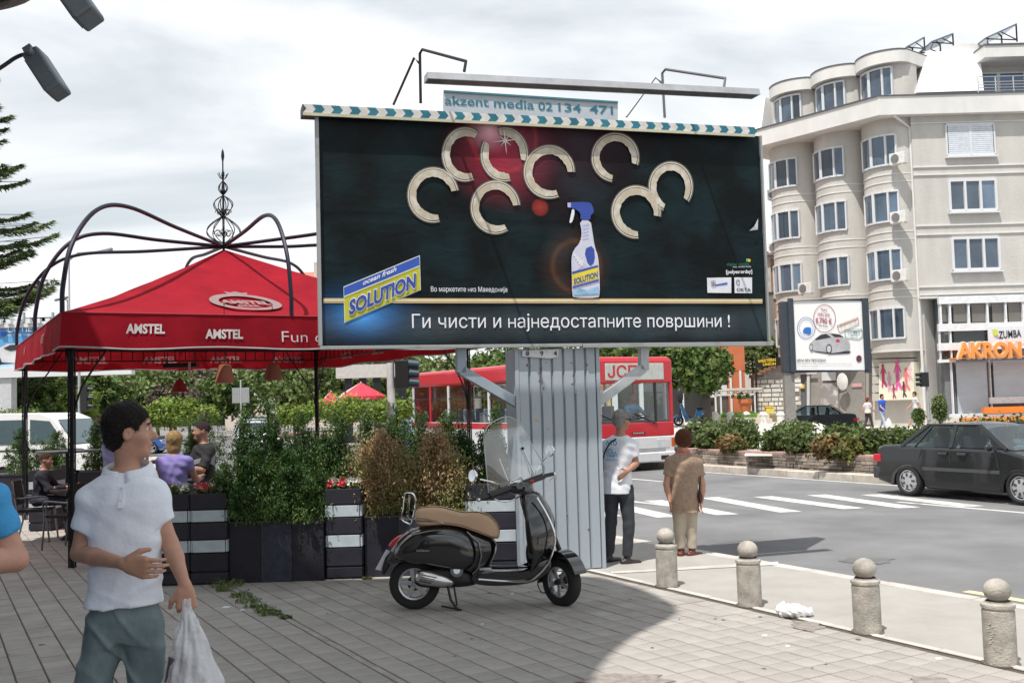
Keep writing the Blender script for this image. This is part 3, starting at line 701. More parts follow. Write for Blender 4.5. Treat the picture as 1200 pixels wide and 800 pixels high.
# right face windows, mouldings
for zz in (7.0, 6.6, 10.1, 9.65, 13.1, 12.7, 15.35): mb = MB(); mb.box2(loc((20.57, 51.34, zz)), loc((40, 51.4, zz+.06))); mb.build('moulding', M_white, ap, smooth=0)
mb = MB(); mb.box2(loc((20.56, 51.33, 6.44)), loc((40, 52.6, 6.53))); mb.build('moulding', M_white, ap, smooth=0)
def flat_window(x0, x1, z0_, z1_, panes=3, shut=False):
    f = MB(); y = 51.37
    for a, b in (((x0, z0_), (x1, z0_)), ((x0, z1_), (x1, z1_)), ((x0, z0_), (x0, z1_)), ((x1, z0_), (x1, z1_))): f.beam(loc((a[0], y, a[1])), loc((b[0], y, b[1])), .13, .14)
    f.box2(loc((x0-.12, 51.2, z0_-.16)), loc((x1+.12, 51.4, z0_-.07)))
    for i in range(1, panes): x = x0+(x1-x0)*i/panes; f.beam(loc((x, y, z0_)), loc((x, y, z1_)), .12, .16)
    fr = f.build('window', M_frame, ap, smooth=0)
    for i in range(panes):
        a = x0+(x1-x0)*i/panes+.08; b = x0+(x1-x0)*(i+1)/panes-.08; g = MB()
        if shut:
            for k in range(14):
                zz = z0_+.05+(z1_-z0_-.1)*k/14; g.box2(loc((a-.05, 51.30, zz+.012)), loc((b+.05, 51.36, zz+(z1_-z0_-.1)/14)))
            g.build('shutter', mat('shutter', (.62, .66, .72), .6), fr, smooth=0)
        else: g.quad(loc((a, 51.38, z0_+.07)), loc((b, 51.38, z0_+.07)), loc((b, 51.38, z1_-.07)), loc((a, 51.38, z1_-.07))); g.build('pane', M_pane, fr, smooth=0)
for x in (22.35, 27.6):
    flat_window(x, x+2.35, 7.85, 9.45); flat_window(x, x+2.35, 10.85, 12.4); flat_window(x, x+2.4, 13.7, 15.25, 2, shut=(x < 25))
# balcony window and railing at the top right
f = MB(); f.box2(loc((24.6, 53.1, 17.0)), loc((27.5, 53.25, 18.45))); fr = f.build('balcony_door', M_frame, ap, smooth=0)
for a, b in ((24.75, 25.9), (26.1, 27.3)):
    g = MB(); g.quad(loc((a, 53.06, 17.05)), loc((b, 53.06, 17.05)), loc((b, 53.06, 18.35)), loc((a, 53.06, 18.35))); g.build('pane', mat('pane_blue', (.06, .14, .26), .05, coat=.5), fr, smooth=0)
g = MB()
for zz in (16.9, 17.05, 17.2, 17.35, 17.62): g.cyl(loc((24.0, 51.15, zz)), loc((32, 51.15, zz)), .025, n=6)
for k in range(9): g.cyl(loc((24.0+k*.9, 51.15, 16.76)), loc((24.0+k*.9, 51.15, 17.62)), .03, n=6)
g.build('railing', mat('steel_rail', (.6, .6, .62), .3, .8), ap)
# downpipe at the corner
g = MB(); g.tube([lf(.35, 1.3, 15.75), lf(.12, .22, 15.2), lf(.1, .2, 0)], .075, 8); g.build('downpipe', M_white, ap)
# AC units
def ac(c, nrm, side, label):
    t = thing('air_conditioner', label, 'air conditioner', c, 0, 'air conditioners on the apartment facade'); n_ = V(nrm); s = V(side)
    m = MB(); m.frame(n_*.17, s*.42, n_*.17, V((0, 0, .29))); m.build('casing', M_ac, t, smooth=0, bevel=.02)
    m = MB(); cc = n_*.345+s*-.1; m.cyl(cc, cc+n_*.02, .22, n=18); m.build('fan_grille', mat('grille', (.18, .18, .18), .6), t)
    m = MB()
    for k in (-.3, .3): m.beam(s*k+V((0, 0, -.31)), s*k+n_*.36+V((0, 0, -.31)), .04, .04)
    m.build('bracket', M_ac, t, smooth=0)
for (px, py, lb) in ((1055, 186.5, 'white air conditioner under the top corner bay window'), (1056, 255, 'white air conditioner under the second corner bay window'), (1057, 323, 'white air conditioner under the third corner bay window')):
    ac(on_plane(px, py, P0+E*.75+Mn*.72, Mn)-V((0, 0, 0)), Mn, -E, lb)
ac(on_plane(947, 338, P0+E*7.9+Mn*.85, Mn), Mn, -E, 'white air conditioner low on the leftmost bay'); ac(on_plane(910.5, 228, P0+E*9.05, Mn), Mn, -E, 'small air conditioner at the far left edge, upper'); ac(on_plane(911.5, 290, P0+E*9.05, Mn), Mn, -E, 'small air conditioner at the far left edge, lower'); ac(V((28.0, 53.0, 18.3)), V((0, -1, 0)), V((1, 0, 0)), 'air conditioner on the top floor balcony')
# ground floor, left face: doors, poster, signs
def lp(px, py, off=.05): return loc(on_plane(px, py, P0+Mn*off, Mn))
def panel(name, pxs, m, off=.05, th=.05, parent=ap):
    q = [lp(x, y, off) for x, y in pxs]; k = len(q); g = MB(); g.add(q+[p-Mn*th for p in q], [tuple(range(k)), tuple(range(2*k-1, k-1, -1))]+[(i, k+i, k+(i+1) % k, (i+1) % k) for i in range(k)]); return g.build(name, m, parent, smooth=0)
M_gst = mat('grey_stone', (.33, .31, .285), .7, var=.15, vs=1.5)
panel('stone_cladding', [(912, 408), (1018, 408), (1018, 497), (912, 500)], M_gst, .06, .45)
for k in range(8): panel('cladding_course', [(1022, 391+k*10), (1069, 390+k*10), (1069, 398.6+k*10), (1022, 399.6+k*10)], mat('cladding', (.50, .475, .43), .85, var=.06), .10, .45)
panel('door', [(926, 436), (946, 436), (946, 492), (926, 493)], mat('pane2', (.16, .17, .18), .1, coat=.4), .14, .03)
for x in (925, 934.5, 945.5): panel('door_frame', [(x, 435), (x+3, 435), (x+3, 492), (x, 493)], M_frame, .20, .05)
panel('door_frame', [(925, 436), (957, 435), (957, 438), (925, 439)], M_frame, .25, .04)
panel('garage_door', [(992, 435), (1014, 434), (1014, 492), (992, 493)], mat('garage', (.26, .25, .23), .6, var=.1), .12, .03)
sg = panel('notice_board', [(963, 436), (979, 436), (979, 445.5), (963, 446)], M_frame, .25, .08)
panel('graffiti_poster', [(962, 448), (982, 448), (983, 488), (961, 488)], mat('graffiti', (.30, .28, .27), .7, var=.1, vs=2.2, col2=(.75, .72, .72), c2=.62), .18, .02)
panel('door_notice', [(937.5, 450), (942.5, 450), (942.5, 455), (937.5, 455)], mat('ylw', (.8, .55, .1), .6), .22, .02)
panel('blue_badge', [(928, 446), (932, 446), (932.5, 451), (932, 456), (928, 456), (927.5, 451)], mat('blu', (.05, .2, .6), .6), .22, .02)
panel('wall_letters', [(998, 449), (1010, 448.5), (1010, 453), (998, 453.5)], mat('pinkish', (.6, .35, .35), .7), .17, .02)
g = MB(); q = lp(987.5, 447, .5); g.lathe([(0, 0), (.32, 0), (.34, .03), (.30, .05), (0, .08)], (0, 0, 0), 20, Mn); o = g.build('mirror_disc', mat('mirror_white', (.7, .7, .68), .3), ap); o.location = q; o.scale = (1, 1, 1.35)
po = panel('poster', [(1030, 426), (1071, 424), (1071, 468), (1030, 469)], mat('poster_bg', (.78, .76, .62), .6, var=.1, vs=1.2), .18, .5)
def figure_flat(x, y, h, c):
    g = MB(); U_ = (lp(x+1, y, .2)-lp(x, y, .2)); W_ = V((0, 0, 1))*U_.length
    s = h/10
    for pl in ([(-1.3, 0), (.3, 0), (.5, 3), (.4, 6), (1.3, 4.2), (1.7, 5), (.5, 8.2), (-1.2, 8.2), (-2.4, 4.6), (-1.9, 4.2), (-1.3, 6.2), (-1.5, 3)], [(-1.1, 8.2), (.1, 8.2), (.6, 9.7), (-.4, 10.8), (-1.5, 9.7)], [(-1.5, 0), (-1.9, -4), (-.9, -4.3), (-.5, -1.5), (1.2, -4), (2.2, -3.6), (.5, 0)]):
        g.quad(*[lp(x, y, .2)+U_*(a*s)+W_*(b*s) for a, b in pl])
    g.build('poster_print', c, po, smooth=0)
for x, y, h, c in ((1036, 446, 13, (.55, .06, .16)), (1043, 452, 11, (.65, .35, .5)), (1053, 447, 17, (.75, .12, .35)), (1063, 450, 13, (.8, .2, .2)), (1060, 460, 9, (.08, .05, .06)), (1048, 462, 8, (.35, .06, .1)), (1067, 440, 10, (.85, .5, .6))): figure_flat(x, y, h*1.3, mat('print%d' % x, c, .6, var=.15, vs=3))
# corner shop with the orange letters
sh = thing('shop', 'white framed glass shop front under the beige apartment block, with orange letters', 'shop front', (22.2, 50.9, 0))
def sf(px, py, Yd=50.9): return at(px, py, Yd)-V((22.2, 50.9, 0))
def spanel(name, a, b, m, Yd=50.9, th=.06, parent=sh):
    p = sf(a[0], a[1], Yd); q = sf(b[0], b[1], Yd); g = MB(); g.box2((p.x, p.y, p.z), (q.x, q.y+th, q.z)); return g.build(name, m, parent, smooth=0)
M_shopw = mat('shop_white', (.76, .78, .80), .5)
g = MB(); a = sf(1102, 346, 51.2); b = sf(1320, 497, 51.2); g.box2((a.x, a.y, a.z), (b.x, 1.6, -.1)); g.build('core_wall', mat('shop_core', (.18, .19, .2), .7), sh, smooth=0)
for (x0, x1) in ((1103, 1109.5), (1116.5, 1133), (1138, 1155), (1162, 1176), (1181, 1197), (1201, 1216), (1222, 1238)):
    fr = spanel('window', (x0, 352), (x1, 377), mat('shop_brown_glass', (.15, .135, .12), .06, coat=.5, var=.2, vs=.4), 51.0)
for x in (1100.5, 1111.5, 1133.5, 1155.5, 1177, 1197.5, 1218): spanel('post', (x, 348), (x+4, 383), M_shopw, 50.85, .2)
for y in (347.5, 379.5, 402): spanel('rail', (1100, y), (1320, y+2.6), M_shopw, 50.8, .2)
spanel('post', (1100.5, 383), (1103.5, 421), M_shopw, 50.85, .2); spanel('post', (1113, 383), (1116.5, 421), M_shopw, 50.85, .2)
spanel('window', (1117, 383), (1155, 401.5), mat('shop_dark_glass', (.04, .055, .055), .06, coat=.5), 51.0)
zs = spanel('sign_board', (1157.5, 382.5), (1230, 402), mat('sign_white', (.70, .72, .76), .6, var=.03), 50.78)
g = MB(); put_text(g, 'ZUMBA', sf(1170.5, 396.5, 50.76), sf(1197, 394.5, 50.76), (0, 0, 1), .36, .02); g.build('lettering', mat('sign_black', (.03, .03, .04), .6), zs, smooth=0)
g = MB(); g.cyl(sf(1165.5, 389.5, 50.76), sf(1165.5, 389.5, 50.74), .17, n=16); g.build('logo', mat('lime', (.55, .62, .12), .6), zs)
spanel('window', (1104, 404), (1113, 421), mat('shop_dark_glass', (.04, .05, .05)), 51.0); spanel('window', (1117, 404.5), (1320, 423), mat('shop_mid_glass', (.10, .13, .14), .08, coat=.4), 51.0)
spanel('window', (1120, 425), (1159, 484), mat('blind_glass', (.42, .47, .52), .12, coat=.5, var=.12, vs=.6, streak=4), 50.98); spanel('window', (1163.5, 423), (1320, 466), mat('blind_glass', (.4, .45, .5)), 50.98)
spanel('window', (1163.5, 468), (1320, 477), mat('shop_dark_glass2', (.05, .04, .04), .1, coat=.4, col2=(.25, .08, .05), c2=.62, vs=1.2), 50.97)
for x in (1114.5, 1159.5): spanel('post', (x, 421), (x+4.5, 489), M_shopw, 50.86, .2)
for y, x0, x1 in ((485, 1114, 1160), (465.5, 1160, 1320), (421.3, 1100, 1120)): spanel('rail', (x0, y), (x1, y+3), M_shopw, 50.84, .18)
g = MB(); a = sf(1120.5, 419.3, 50.0); b = sf(1330, 416, 50.0); g.box2((a.x, a.y, a.z-.05), (b.x, .0, a.z+.02)); g.build('orange_ledge', mat('orange', (.75, .22, .03), .5), sh, smooth=0)
g = MB(); g2 = MB(); a = sf(1121.5, 419, 50.0); b = sf(1196, 417.5, 50.0)
put_text(g, 'AKRON', a, b, (0, 0, 1), .70, .035, .17, nrm=(0, -1, 0)); g.build('lettering', mat('orange_letter', (.85, .30, .06), .45, coat=.3), sh, smooth=0)
put_text(g2, 'AKRON', a+V((-.03, .02, -.03)), b+V((.03, .02, -.03)), (0, 0, 1), .76, .06, .10, nrm=(0, -1, 0)); g2.build('letter_rim', mat('letter_rim', (.78, .62, .52), .5), sh, smooth=0)
for (x0, x1, y0, y1, n_) in ((1155, 1330, 479, 491, 'forecourt_wall'), (1130, 1330, 491.5, 499.5, 'forecourt_wall')):
    d = 1.2 if y0 > 485 else .4; spanel(n_, (x0, y0), (x1, y1), mat('pale_grey', (.45, .45, .44), .8), 50.4-d*.8, .3)
    spanel('orange_coping', (x0-1, y0-1.8), (x1, y0+.5), MATS['orange'], 50.38-d*.8, .36)
for k in range(3): spanel('entry_step', (1116-4*k, 488.5+2*k), (1160, 490.5+2*k), M_conc, 50.3-.25*k, .3)
# ---------------------------------------------------------------- brick house, orange house, stone wall house, tree gap
def wall_box(t, name, a, b, m, bevel=0):
    g = MB(); g.box2(a, b); return g.build(name, m, t, smooth=0, bevel=bevel)
M_brick = mat('brick_red', (.42, .20, .13), .9, var=.2, vs=8, bump=.4, bs=12)
# brick texture by material (far away), concrete ring beams as geometry
bt = MATS['brick_red'].node_tree; bk = bt.nodes.new('ShaderNodeTexBrick'); bk.inputs['Scale'].default_value = 5; bk.inputs['Color1'].default_value = (.45, .22, .15, 1); bk.inputs['Color2'].default_value = (.36, .17, .11, 1); bk.inputs['Mortar'].default_value = (.42, .36, .31, 1)
tcb = bt.nodes.new('ShaderNodeTexCoord'); mpb = bt.nodes.new('ShaderNodeMapping'); mpb.inputs['Rotation'].default_value = (math.pi/2, 0, 0); bt.links.new(tcb.outputs['Object'], mpb.inputs[0]); bt.links.new(mpb.outputs[0], bk.inputs['Vector']); bt.links.new(bk.outputs[0], bt.nodes['Principled BSDF'].inputs['Base Color'])
a = at(897, 300, 66); t = thing('brick_building', 'unfinished red brick building with concrete beams between the billboard and the apartment block', 'building', (a.x, 66, 0))
W_ = 9.0; wall_box(t, 'wall', (0, 0, -.1), (W_, 9, a.z), M_brick)
for z in (3.0, 6.0, 8.0, 10.6): wall_box(t, 'ring_beam', (-.05, -.08, z), (W_, .1, z+.3), M_conc)
for x in (0., 1.05): wall_box(t, 'column', (x-.06, -.1, -.1), (x+.28, .1, a.z), M_conc)
wall_box(t, 'roof', (-.3, -.4, a.z+.002), (W_, 9, a.z+.25), mat('old_roof', (.25, .2, .18), .8))
a = at(893, 402, 62); b = at(905, 346, 62); t = thing('white_building', 'narrow white plastered wall beside the brick building', 'building', (a.x-.2, 62, 0)); wall_box(t, 'wall', (-2.4, 0, -.1), (1.0, 3.5, 7.9), M_white); wall_box(t, 'roof', (-2.5, -.1, 7.902), (1.05, 3.6, 8.05), MATS['old_roof'])
a = at(845, 400, 52); b = at(881, 484, 52); t = thing('orange_building', 'orange plastered building with a glazed shop window behind the tree', 'building', (a.x, 52, 0))
wd_ = b.x-a.x; M_or = mat('orange_plaster', (.52, .15, .065), .8, var=.12, vs=1.5, bump=.15)
wall_box(t, 'wall', (-1.2, 0, 2.85+.25), (wd_-.25, 5, 11), M_or); wall_box(t, 'wall', (wd_-1.1, .02, .4), (wd_-.27, 5, 3.1), M_or); wall_box(t, 'inner_wall', (-7, .9, .4), (wd_-1.1, 5, 3.1), mat('dark_inside', (.03, .03, .03), .8))
for x in (-2.1, -1.0, .35, 1.75 if False else .85): wall_box(t, 'post', (x, -.05, .5), (x+.1, .05, 3.1), M_frame)
wall_box(t, 'shop_window', (-.95, .3, .5), (wd_-1.1, .35, 3.1), mat('brown_pane', (.10, .085, .07), .1, coat=.4))
for x in (-.6, -.05): wall_box(t, 'notice', (x, .2, 1.9+x*.2), (x+.3, .22, 2.4+x*.2), M_frame)
wall_box(t, 'wall', (-7.5, -.3, .4), (-5.4, .6, 3.2), mat('kiosk_red', (.45, .12, .07), .6, var=.3, vs=2, col2=(.55, .45, .2), c2=.55)); wall_box(t, 'post', (-5.7, -.5, .4), (-5.4, -.2, 3.4), M_frame); wall_box(t, 'post', (-4.3, -.5, .4), (-4.1, -.2, 3.4), M_frame)
t2 = thing('terrace_fence', 'white terrace fence with a fringed top in front of the orange building', 'fence', at(847, 480, 48.5)); a = t2.location.copy()
g = MB(); x1 = at(884, 478, 48.5).x-a.x; x0 = at(838, 478, 48.5).x-a.x
for x in (x0, x0+.25, x1): g.box2((x, -.04, -.6), (x+.07, .04, .75))
g.build('post', M_frame, t2, smooth=0); g = MB(); g.box2((x0, -.06, .66), (x1, .06, .75)); g.build('rail', M_frame, t2, smooth=0); g = MB()
for k in range(26): xx = x0+(x1-x0+.4)*k/26; g.quad((xx, -.08, .95), (xx+.08, -.08, .95), (xx+.05, -.08, .72+.06*(k % 3)), (xx, -.08, .8))
g.box2((x0, -.1, .9), (x1+.4, .1, 1.0)); g.build('fringe', mat('fringe', (.62, .58, .5), .9), t2, smooth=0)
t = thing('terracotta_planter', 'orange terracotta planter by the terrace fence', 'planter', at(874, 485, 48)); g = MB(); g.lathe([(.2, 0), (.28, .5), (.33, .52), (.33, .7), (.25, .7)], n=12); g.build('pot', mat('terra', (.55, .16, .06), .7), t); leaves('plant', G_shr, [((-.2, 0, .85), (.5, .3, .15))], 200, .09, t)
# white stone wall house with sloping roof edge
a = at(884, 484, 54); b = at(925, 484, 54)
t = thing('stone_house', 'white painted rough stone wall with a sloping tiled edge left of the car advert', 'building', (a.x, 54, 0)); wq = b.x-a.x+.6
zl = at(884, 443, 54).z; zr = at(920, 424, 54).z
g = MB(); g.prism([(0, .3), (wq, .3), (wq, zr+.4), (wq-.35, zr+.1), (0, zl)], (0, 0, 0), X, V((0, 0, 1)), V((0, .5, 0))); g.build('wall', mat('white_stone', (.62, .60, .56), .95, var=.2, vs=2.6, bump=1.0, bs=3.2, col2=(.34, .31, .28), c2=.36), t, smooth=0)
g = MB(); gg = random.Random(2)
for r_ in range(9):
    x = 0; zz = .55+r_*.235
    while x < wq-.3:
        l = gg.uniform(.2, .55)
        if zz < zl-.2+(zr-zl)*x/wq: g.box((x+l/2, -.04, zz+.1), (l-.05, .12, .18), 0)
        x += l
o = g.build('stone_courses', mat('white_stone2', (.66, .64, .60), .95, var=.12, isl=.15), t, smooth=0); o['kind'] = 'stuff'
g = MB(); g.beam((-.1, -.1, zl+.05), (wq-.2, -.1, zr+.2), .5, .12)
for k in range(9): p = V((-.1, -.12, zl+.12)).lerp(V((wq-.2, -.12, zr+.27)), k/9); g.cyl(p+V((0, -.3, 0)), p+V((0, .3, .0)), .07, n=8)
g.build('roof', mat('old_tile', (.24, .13, .09), .85, var=.3), t, smooth=0)
a = at(904, 484, 53.4); t = thing('utility_box', 'small yellow box at the foot of the white stone wall', 'box', a); g = MB(); g.box2((-.3, -.1, -.3), (.12, .2, .3)); g.build('cabinet', mat('yellow_box', (.8, .62, .1), .6), t, smooth=0, bevel=.02); g = MB(); g.box2((-.33, -.12, .302), (.15, .22, .36)); g.build('lid', MATS['yellow_box'], t, smooth=0)
a = at(884, 441, 50); t = thing('hanging_sign', 'black sign board with yellow lettering in front of the brick building', 'sign', a)
q = [at(885, 421, 50)-a, at(914, 418, 50)-a, at(916, 428, 50)-a, at(886, 431, 50)-a]; g = MB(); g.add(q+[p+V((0, .15, 0)) for p in q], [(0, 1, 2, 3), (7, 6, 5, 4), (0, 4, 5, 1), (1, 5, 6, 2), (2, 6, 7, 3), (3, 7, 4, 0)]); g.build('board', mat('black_board', (.015, .015, .015), .5), t, smooth=0)
g = MB(); d = V((0, -.02, 0)); put_text(g, 'WESTERN', at(888, 425, 50)-a+d, at(909, 423, 50)-a+d, (0, 0, 1), .14, .03); put_text(g, 'UNION', at(894, 428.5, 50)-a+d, at(909, 427.3, 50)-a+d, (0, 0, 1), .12, .03); g.build('lettering', mat('yellow_print', (.85, .55, .03), .6), t, smooth=0)
g = MB(); g.beam(at(886, 431, 50)-a, at(886, 441, 50)-a, .1, .1); g.beam(at(886, 431, 50)-a+V((0, 0, -.4)), at(895, 440, 50)-a, .06, .06); g.cyl(V((0, 0, -3)), at(886, 432, 50)-a, .05); g.build('post', M_dkmetal, t, smooth=0)
# grass bank, low dark wall and stone bench in front of the orange building
o = grass('lawn', lambda g: (lambda p: (p.x+0, p.y, .9))(gp(845+42*g.random(), 484+5*g.random(), .9)) , 5000, .12, leafmat('lawn_leaf', (.12, .26, .03), .3), 9); tag(o, 'bright green strip of grass in front of the white terrace fence', 'grass')
g = MB(); a = gp(843, 488, .88); b = gp(890, 484, .88); g.box2((a.x, a.y-.2, .5), (b.x+.3, b.y+1, .88)); o = g.build('grass_bank', mat('bed_soil', (.2, .2, .2)), smooth=0); o['kind'] = 'structure'
t = thing('stone_bench', 'pale stone steps at the end of the grass strip', 'steps', at(868, 497, 45.5)); x1 = at(905, 490, 45.5).x-t.location.x
for k in range(2): g = MB(); g.box2((0, .5*k, -.1), (x1, .5*k+.48, .22+.2*k)); g.build('step', M_white if False else mat('pale_stone', (.6, .52, .44), .8, var=.1), t, smooth=0, bevel=.01)
# ================================================================ THE BIG BILLBOARD
BO = at(378, 405, 10.5); BO.z = BO.z                    # lower left corner of the poster face
BU = V((.953, .304, 0)).normalized(); BN = V((BU.y, -BU.x, 0)); BW_, BH = 5.04, 2.38
# fit: right end and height measured along the face
BRp = on_plane(900, 402, BO, BN); BW_ = (BRp-BO).length
BTp = on_plane(372, 129, BO, BN); BH = (BTp-BO).z
bb = thing('billboard', 'huge dark advertising billboard on a corrugated grey box column with a striped top edge', 'billboard', (BO.x, BO.y, 0))
B0 = V((BO.x, BO.y, 0))
def bl(u, v, o_=0): return BU*u+BN*o_+V((0, 0, BO.z+v))      # local to the thing
def bp(px, py, o_=0): return on_plane(px, py, BO+BN*o_, BN)-B0   # a measured point of the face
def bface(): pass
# the printed sheet: a slightly wavy grid
m = bpy.data.materials.new('poster_print'); m.use_nodes = True; t_ = m.node_tree; L = t_.links; bs_ = t_.nodes['Principled BSDF']; bs_.inputs['Roughness'].default_value = .52; bs_.inputs['Specular IOR Level'].default_value = .18
tc = t_.nodes.new('ShaderNodeTexCoord')
def nd(k, **kw):
    n = t_.nodes.new(k)
    for a, b in kw.items(): setattr(n, a, b)
    return n
sepx = nd('ShaderNodeSeparateXYZ'); L.new(tc.outputs['UV'], sepx.inputs[0])
nz = nd('ShaderNodeTexNoise'); nz.inputs['Scale'].default_value = 1.6; nz.inputs['Detail'].default_value = 4; L.new(tc.outputs['UV'], nz.inputs['Vector'])
base = nd('ShaderNodeValToRGB'); base.color_ramp.elements[0].color = (.002, .004, .005, 1); base.color_ramp.elements[1].color = (.005, .017, .021, 1); base.color_ramp.elements[0].position = .40; base.color_ramp.elements[1].position = .62; L.new(nz.outputs[0], base.inputs[0])
cur = base.outputs[0]
def glow(cu, cv, ru, rv, col, pw=2.0, ring=None):
    global cur
    mpn = nd('ShaderNodeMapping'); mpn.inputs['Location'].default_value = (-cu/ru, -cv/rv, 0); mpn.inputs['Scale'].default_value = (1/ru, 1/rv, 0); L.new(tc.outputs['UV'], mpn.inputs[0])
    ln_ = nd('ShaderNodeVectorMath', operation='LENGTH'); L.new(mpn.outputs[0], ln_.inputs[0])
    if ring:
        a = nd('ShaderNodeMath', operation='SUBTRACT'); L.new(ln_.outputs['Value'], a.inputs[0]); a.inputs[1].default_value = 1
        b = nd('ShaderNodeMath', operation='ABSOLUTE'); L.new(a.outputs[0], b.inputs[0])
        s = nd('ShaderNodeMapRange'); s.inputs[1].default_value = 0; s.inputs[2].default_value = ring; s.inputs[3].default_value = 1; s.inputs[4].default_value = 0; L.new(b.outputs[0], s.inputs[0])
    else:
        s = nd('ShaderNodeMapRange'); s.inputs[1].default_value = 0; s.inputs[2].default_value = 1; s.inputs[3].default_value = 1; s.inputs[4].default_value = 0; L.new(ln_.outputs['Value'], s.inputs[0])
    p = nd('ShaderNodeMath', operation='POWER'); L.new(s.outputs[0], p.inputs[0]); p.inputs[1].default_value = pw
    mxn = nd('ShaderNodeMix', data_type='RGBA', blend_type='ADD'); L.new(p.outputs[0], mxn.inputs[0]); L.new(cur, mxn.inputs[6]); mxn.inputs[7].default_value = (*col, 1); cur = mxn.outputs[2]
def uvp(px, py): p = bp(px, py); return p.dot(BU), p.z-BO.z
# band at the bottom of the print
band = nd('ShaderNodeMapRange'); vb = uvp(640, 356)[1]; band.inputs[1].default_value = vb; band.inputs[2].default_value = vb-.004; band.inputs[3].default_value = 0; band.inputs[4].default_value = 1; L.new(sepx.outputs[1], band.inputs[0])
sh_ = nd('ShaderNodeMath', operation='MULTIPLY'); L.new(sepx.outputs[1], sh_.inputs[0]); sh_.inputs[1].default_value = math.pi/vb
sn = nd('ShaderNodeMath', operation='SINE'); L.new(sh_.outputs[0], sn.inputs[0])
nz2 = nd('ShaderNodeTexNoise'); nz2.inputs['Scale'].default_value = 1.3; L.new(tc.outputs['UV'], nz2.inputs['Vector'])
ml = nd('ShaderNodeMath', operation='MULTIPLY'); L.new(sn.outputs[0], ml.inputs[0]); L.new(nz2.outputs[0], ml.inputs[1])
ml2 = nd('ShaderNodeMath', operation='MULTIPLY'); L.new(ml.outputs[0], ml2.inputs[0]); L.new(band.outputs[0], ml2.inputs[1])
mxn = nd('ShaderNodeMix', data_type='RGBA', blend_type='ADD'); L.new(ml2.outputs[0], mxn.inputs[0]); L.new(cur, mxn.inputs[6]); mxn.inputs[7].default_value = (.07, .085, .10, 1); cur = mxn.outputs[2]
s10 = 10.8/1200
for (px, py, r_, col, pw) in ((425, 365, 85, (.01, .10, .34), 2.2), (425, 372, 50, (.05, .25, .6), 2.0), (588, 182, 72, (.34, .015, .04), 1.3), (574, 152, 34, (.85, .55, .65), 1.8), (640, 140, 150, (.05, .01, .02), 1.5)):
    u, v = uvp(px, py); glow(u, v, r_*s10*1.1, r_*s10*(.62 if py > 300 else 1), col, pw)
for (px, py, r_, col, wd2) in ((590, 160, 42, (.16, .01, .01), .10), (575, 130, 46, (.05, .005, .01), .08), (674, 312, 27, (.035, .014, .008), .9), (676, 312, 32, (.05, .018, .008), .15), (592, 352, 0, (0, 0, 0), .1)):
    if r_: u, v = uvp(px, py); glow(u, v, r_*s10, r_*s10, col, 1, wd2)
u, v = uvp(633, 243); glow(u, v, 11*s10, 11*s10, (.30, .03, .02), .35)
L.new(cur, bs_.inputs['Base Color'])
bnz = nd('ShaderNodeTexNoise'); bnz.inputs['Scale'].default_value = 2.6; bnz.inputs['Detail'].default_value = 4; bnz.inputs['Distortion'].default_value = 1.5
mpb2 = nd('ShaderNodeMapping'); mpb2.inputs['Scale'].default_value = (.8, 1.8, 1); L.new(tc.outputs['UV'], mpb2.inputs[0]); L.new(mpb2.outputs[0], bnz.inputs['Vector'])
bpn = nd('ShaderNodeBump'); bpn.inputs['Strength'].default_value = .30; bpn.inputs['Distance'].default_value = .03; L.new(bnz.outputs[0], bpn.inputs['Height']); L.new(bpn.outputs[0], bs_.inputs['Normal'])
nu, nv = 120, 60; g = np.mgrid[0:nu+1, 0:nv+1]; uu = g[0]/nu*BW_; vv = g[1]/nv*BH
off = .0015*np.sin(uu*2.3+vv*1.4)+.0015*np.sin(vv*5+uu*.8)+.001*np.sin(uu*9+vv*3)-.009*np.exp(-((vv-1.33-.02*np.sin(uu*2))/.02)**2)*(.6+.4*np.sin(uu*3))
off = off-.004
P = np.stack([BU.x*uu+BN.x*off, BU.y*uu+BN.y*off, BO.z+vv], -1).reshape(-1, 3)
ii = (np.arange(nu)[:, None]*(nv+1)+np.arange(nv)[None]).reshape(-1); Q = np.stack([ii, ii+nv+1, ii+nv+2, ii+1], 1)
face = np_mesh('poster', P, Q, m, bb); me = face.data; uvl = me.uv_layers.new(name='UVMap'); li = np.empty(len(me.loops), np.int32); me.loops.foreach_get('vertex_index', li)
uvs = np.stack([uu.ravel()[li], vv.ravel()[li]], 1).astype(np.float32); uvl.data.foreach_set('uv', uvs.ravel())
mb = MB(); mb.frame(bl(BW_/2, BH/2, -.10), BU*BW_/2, BN*.07, V((0, 0, BH/2))); mb.build('back_panel', mat('galv', (.34, .35, .36), .5, .5), bb, smooth=0)
M_fr = mat('board_frame', (.36, .37, .37), .45, .35, var=.25, vs=4, col2=(.22, .21, .20), c2=.66)
fw = .036
for a, b, wd2, dp in ((bl(-.03, -fw/2-.005, 0), bl(2.85, -fw/2-.005, 0), .07, fw), (bl(2.853, -fw/2-.012, 0), bl(BW_+.05, -fw/2-.012, 0), .085, fw+.01), (bl(-fw/2-.004, .0, 0), bl(-fw/2-.004, BH, 0), .07, fw), (bl(BW_+fw/2-.01, .0, 0), bl(BW_+fw/2-.01, BH, 0), .06, fw*.7)):
    mb = MB(); d = (b-a); up = BN
    mb.beam(a, b, dp, wd2, up=BN); mb.build('frame_rail', M_fr, bb, smooth=0, bevel=.004)
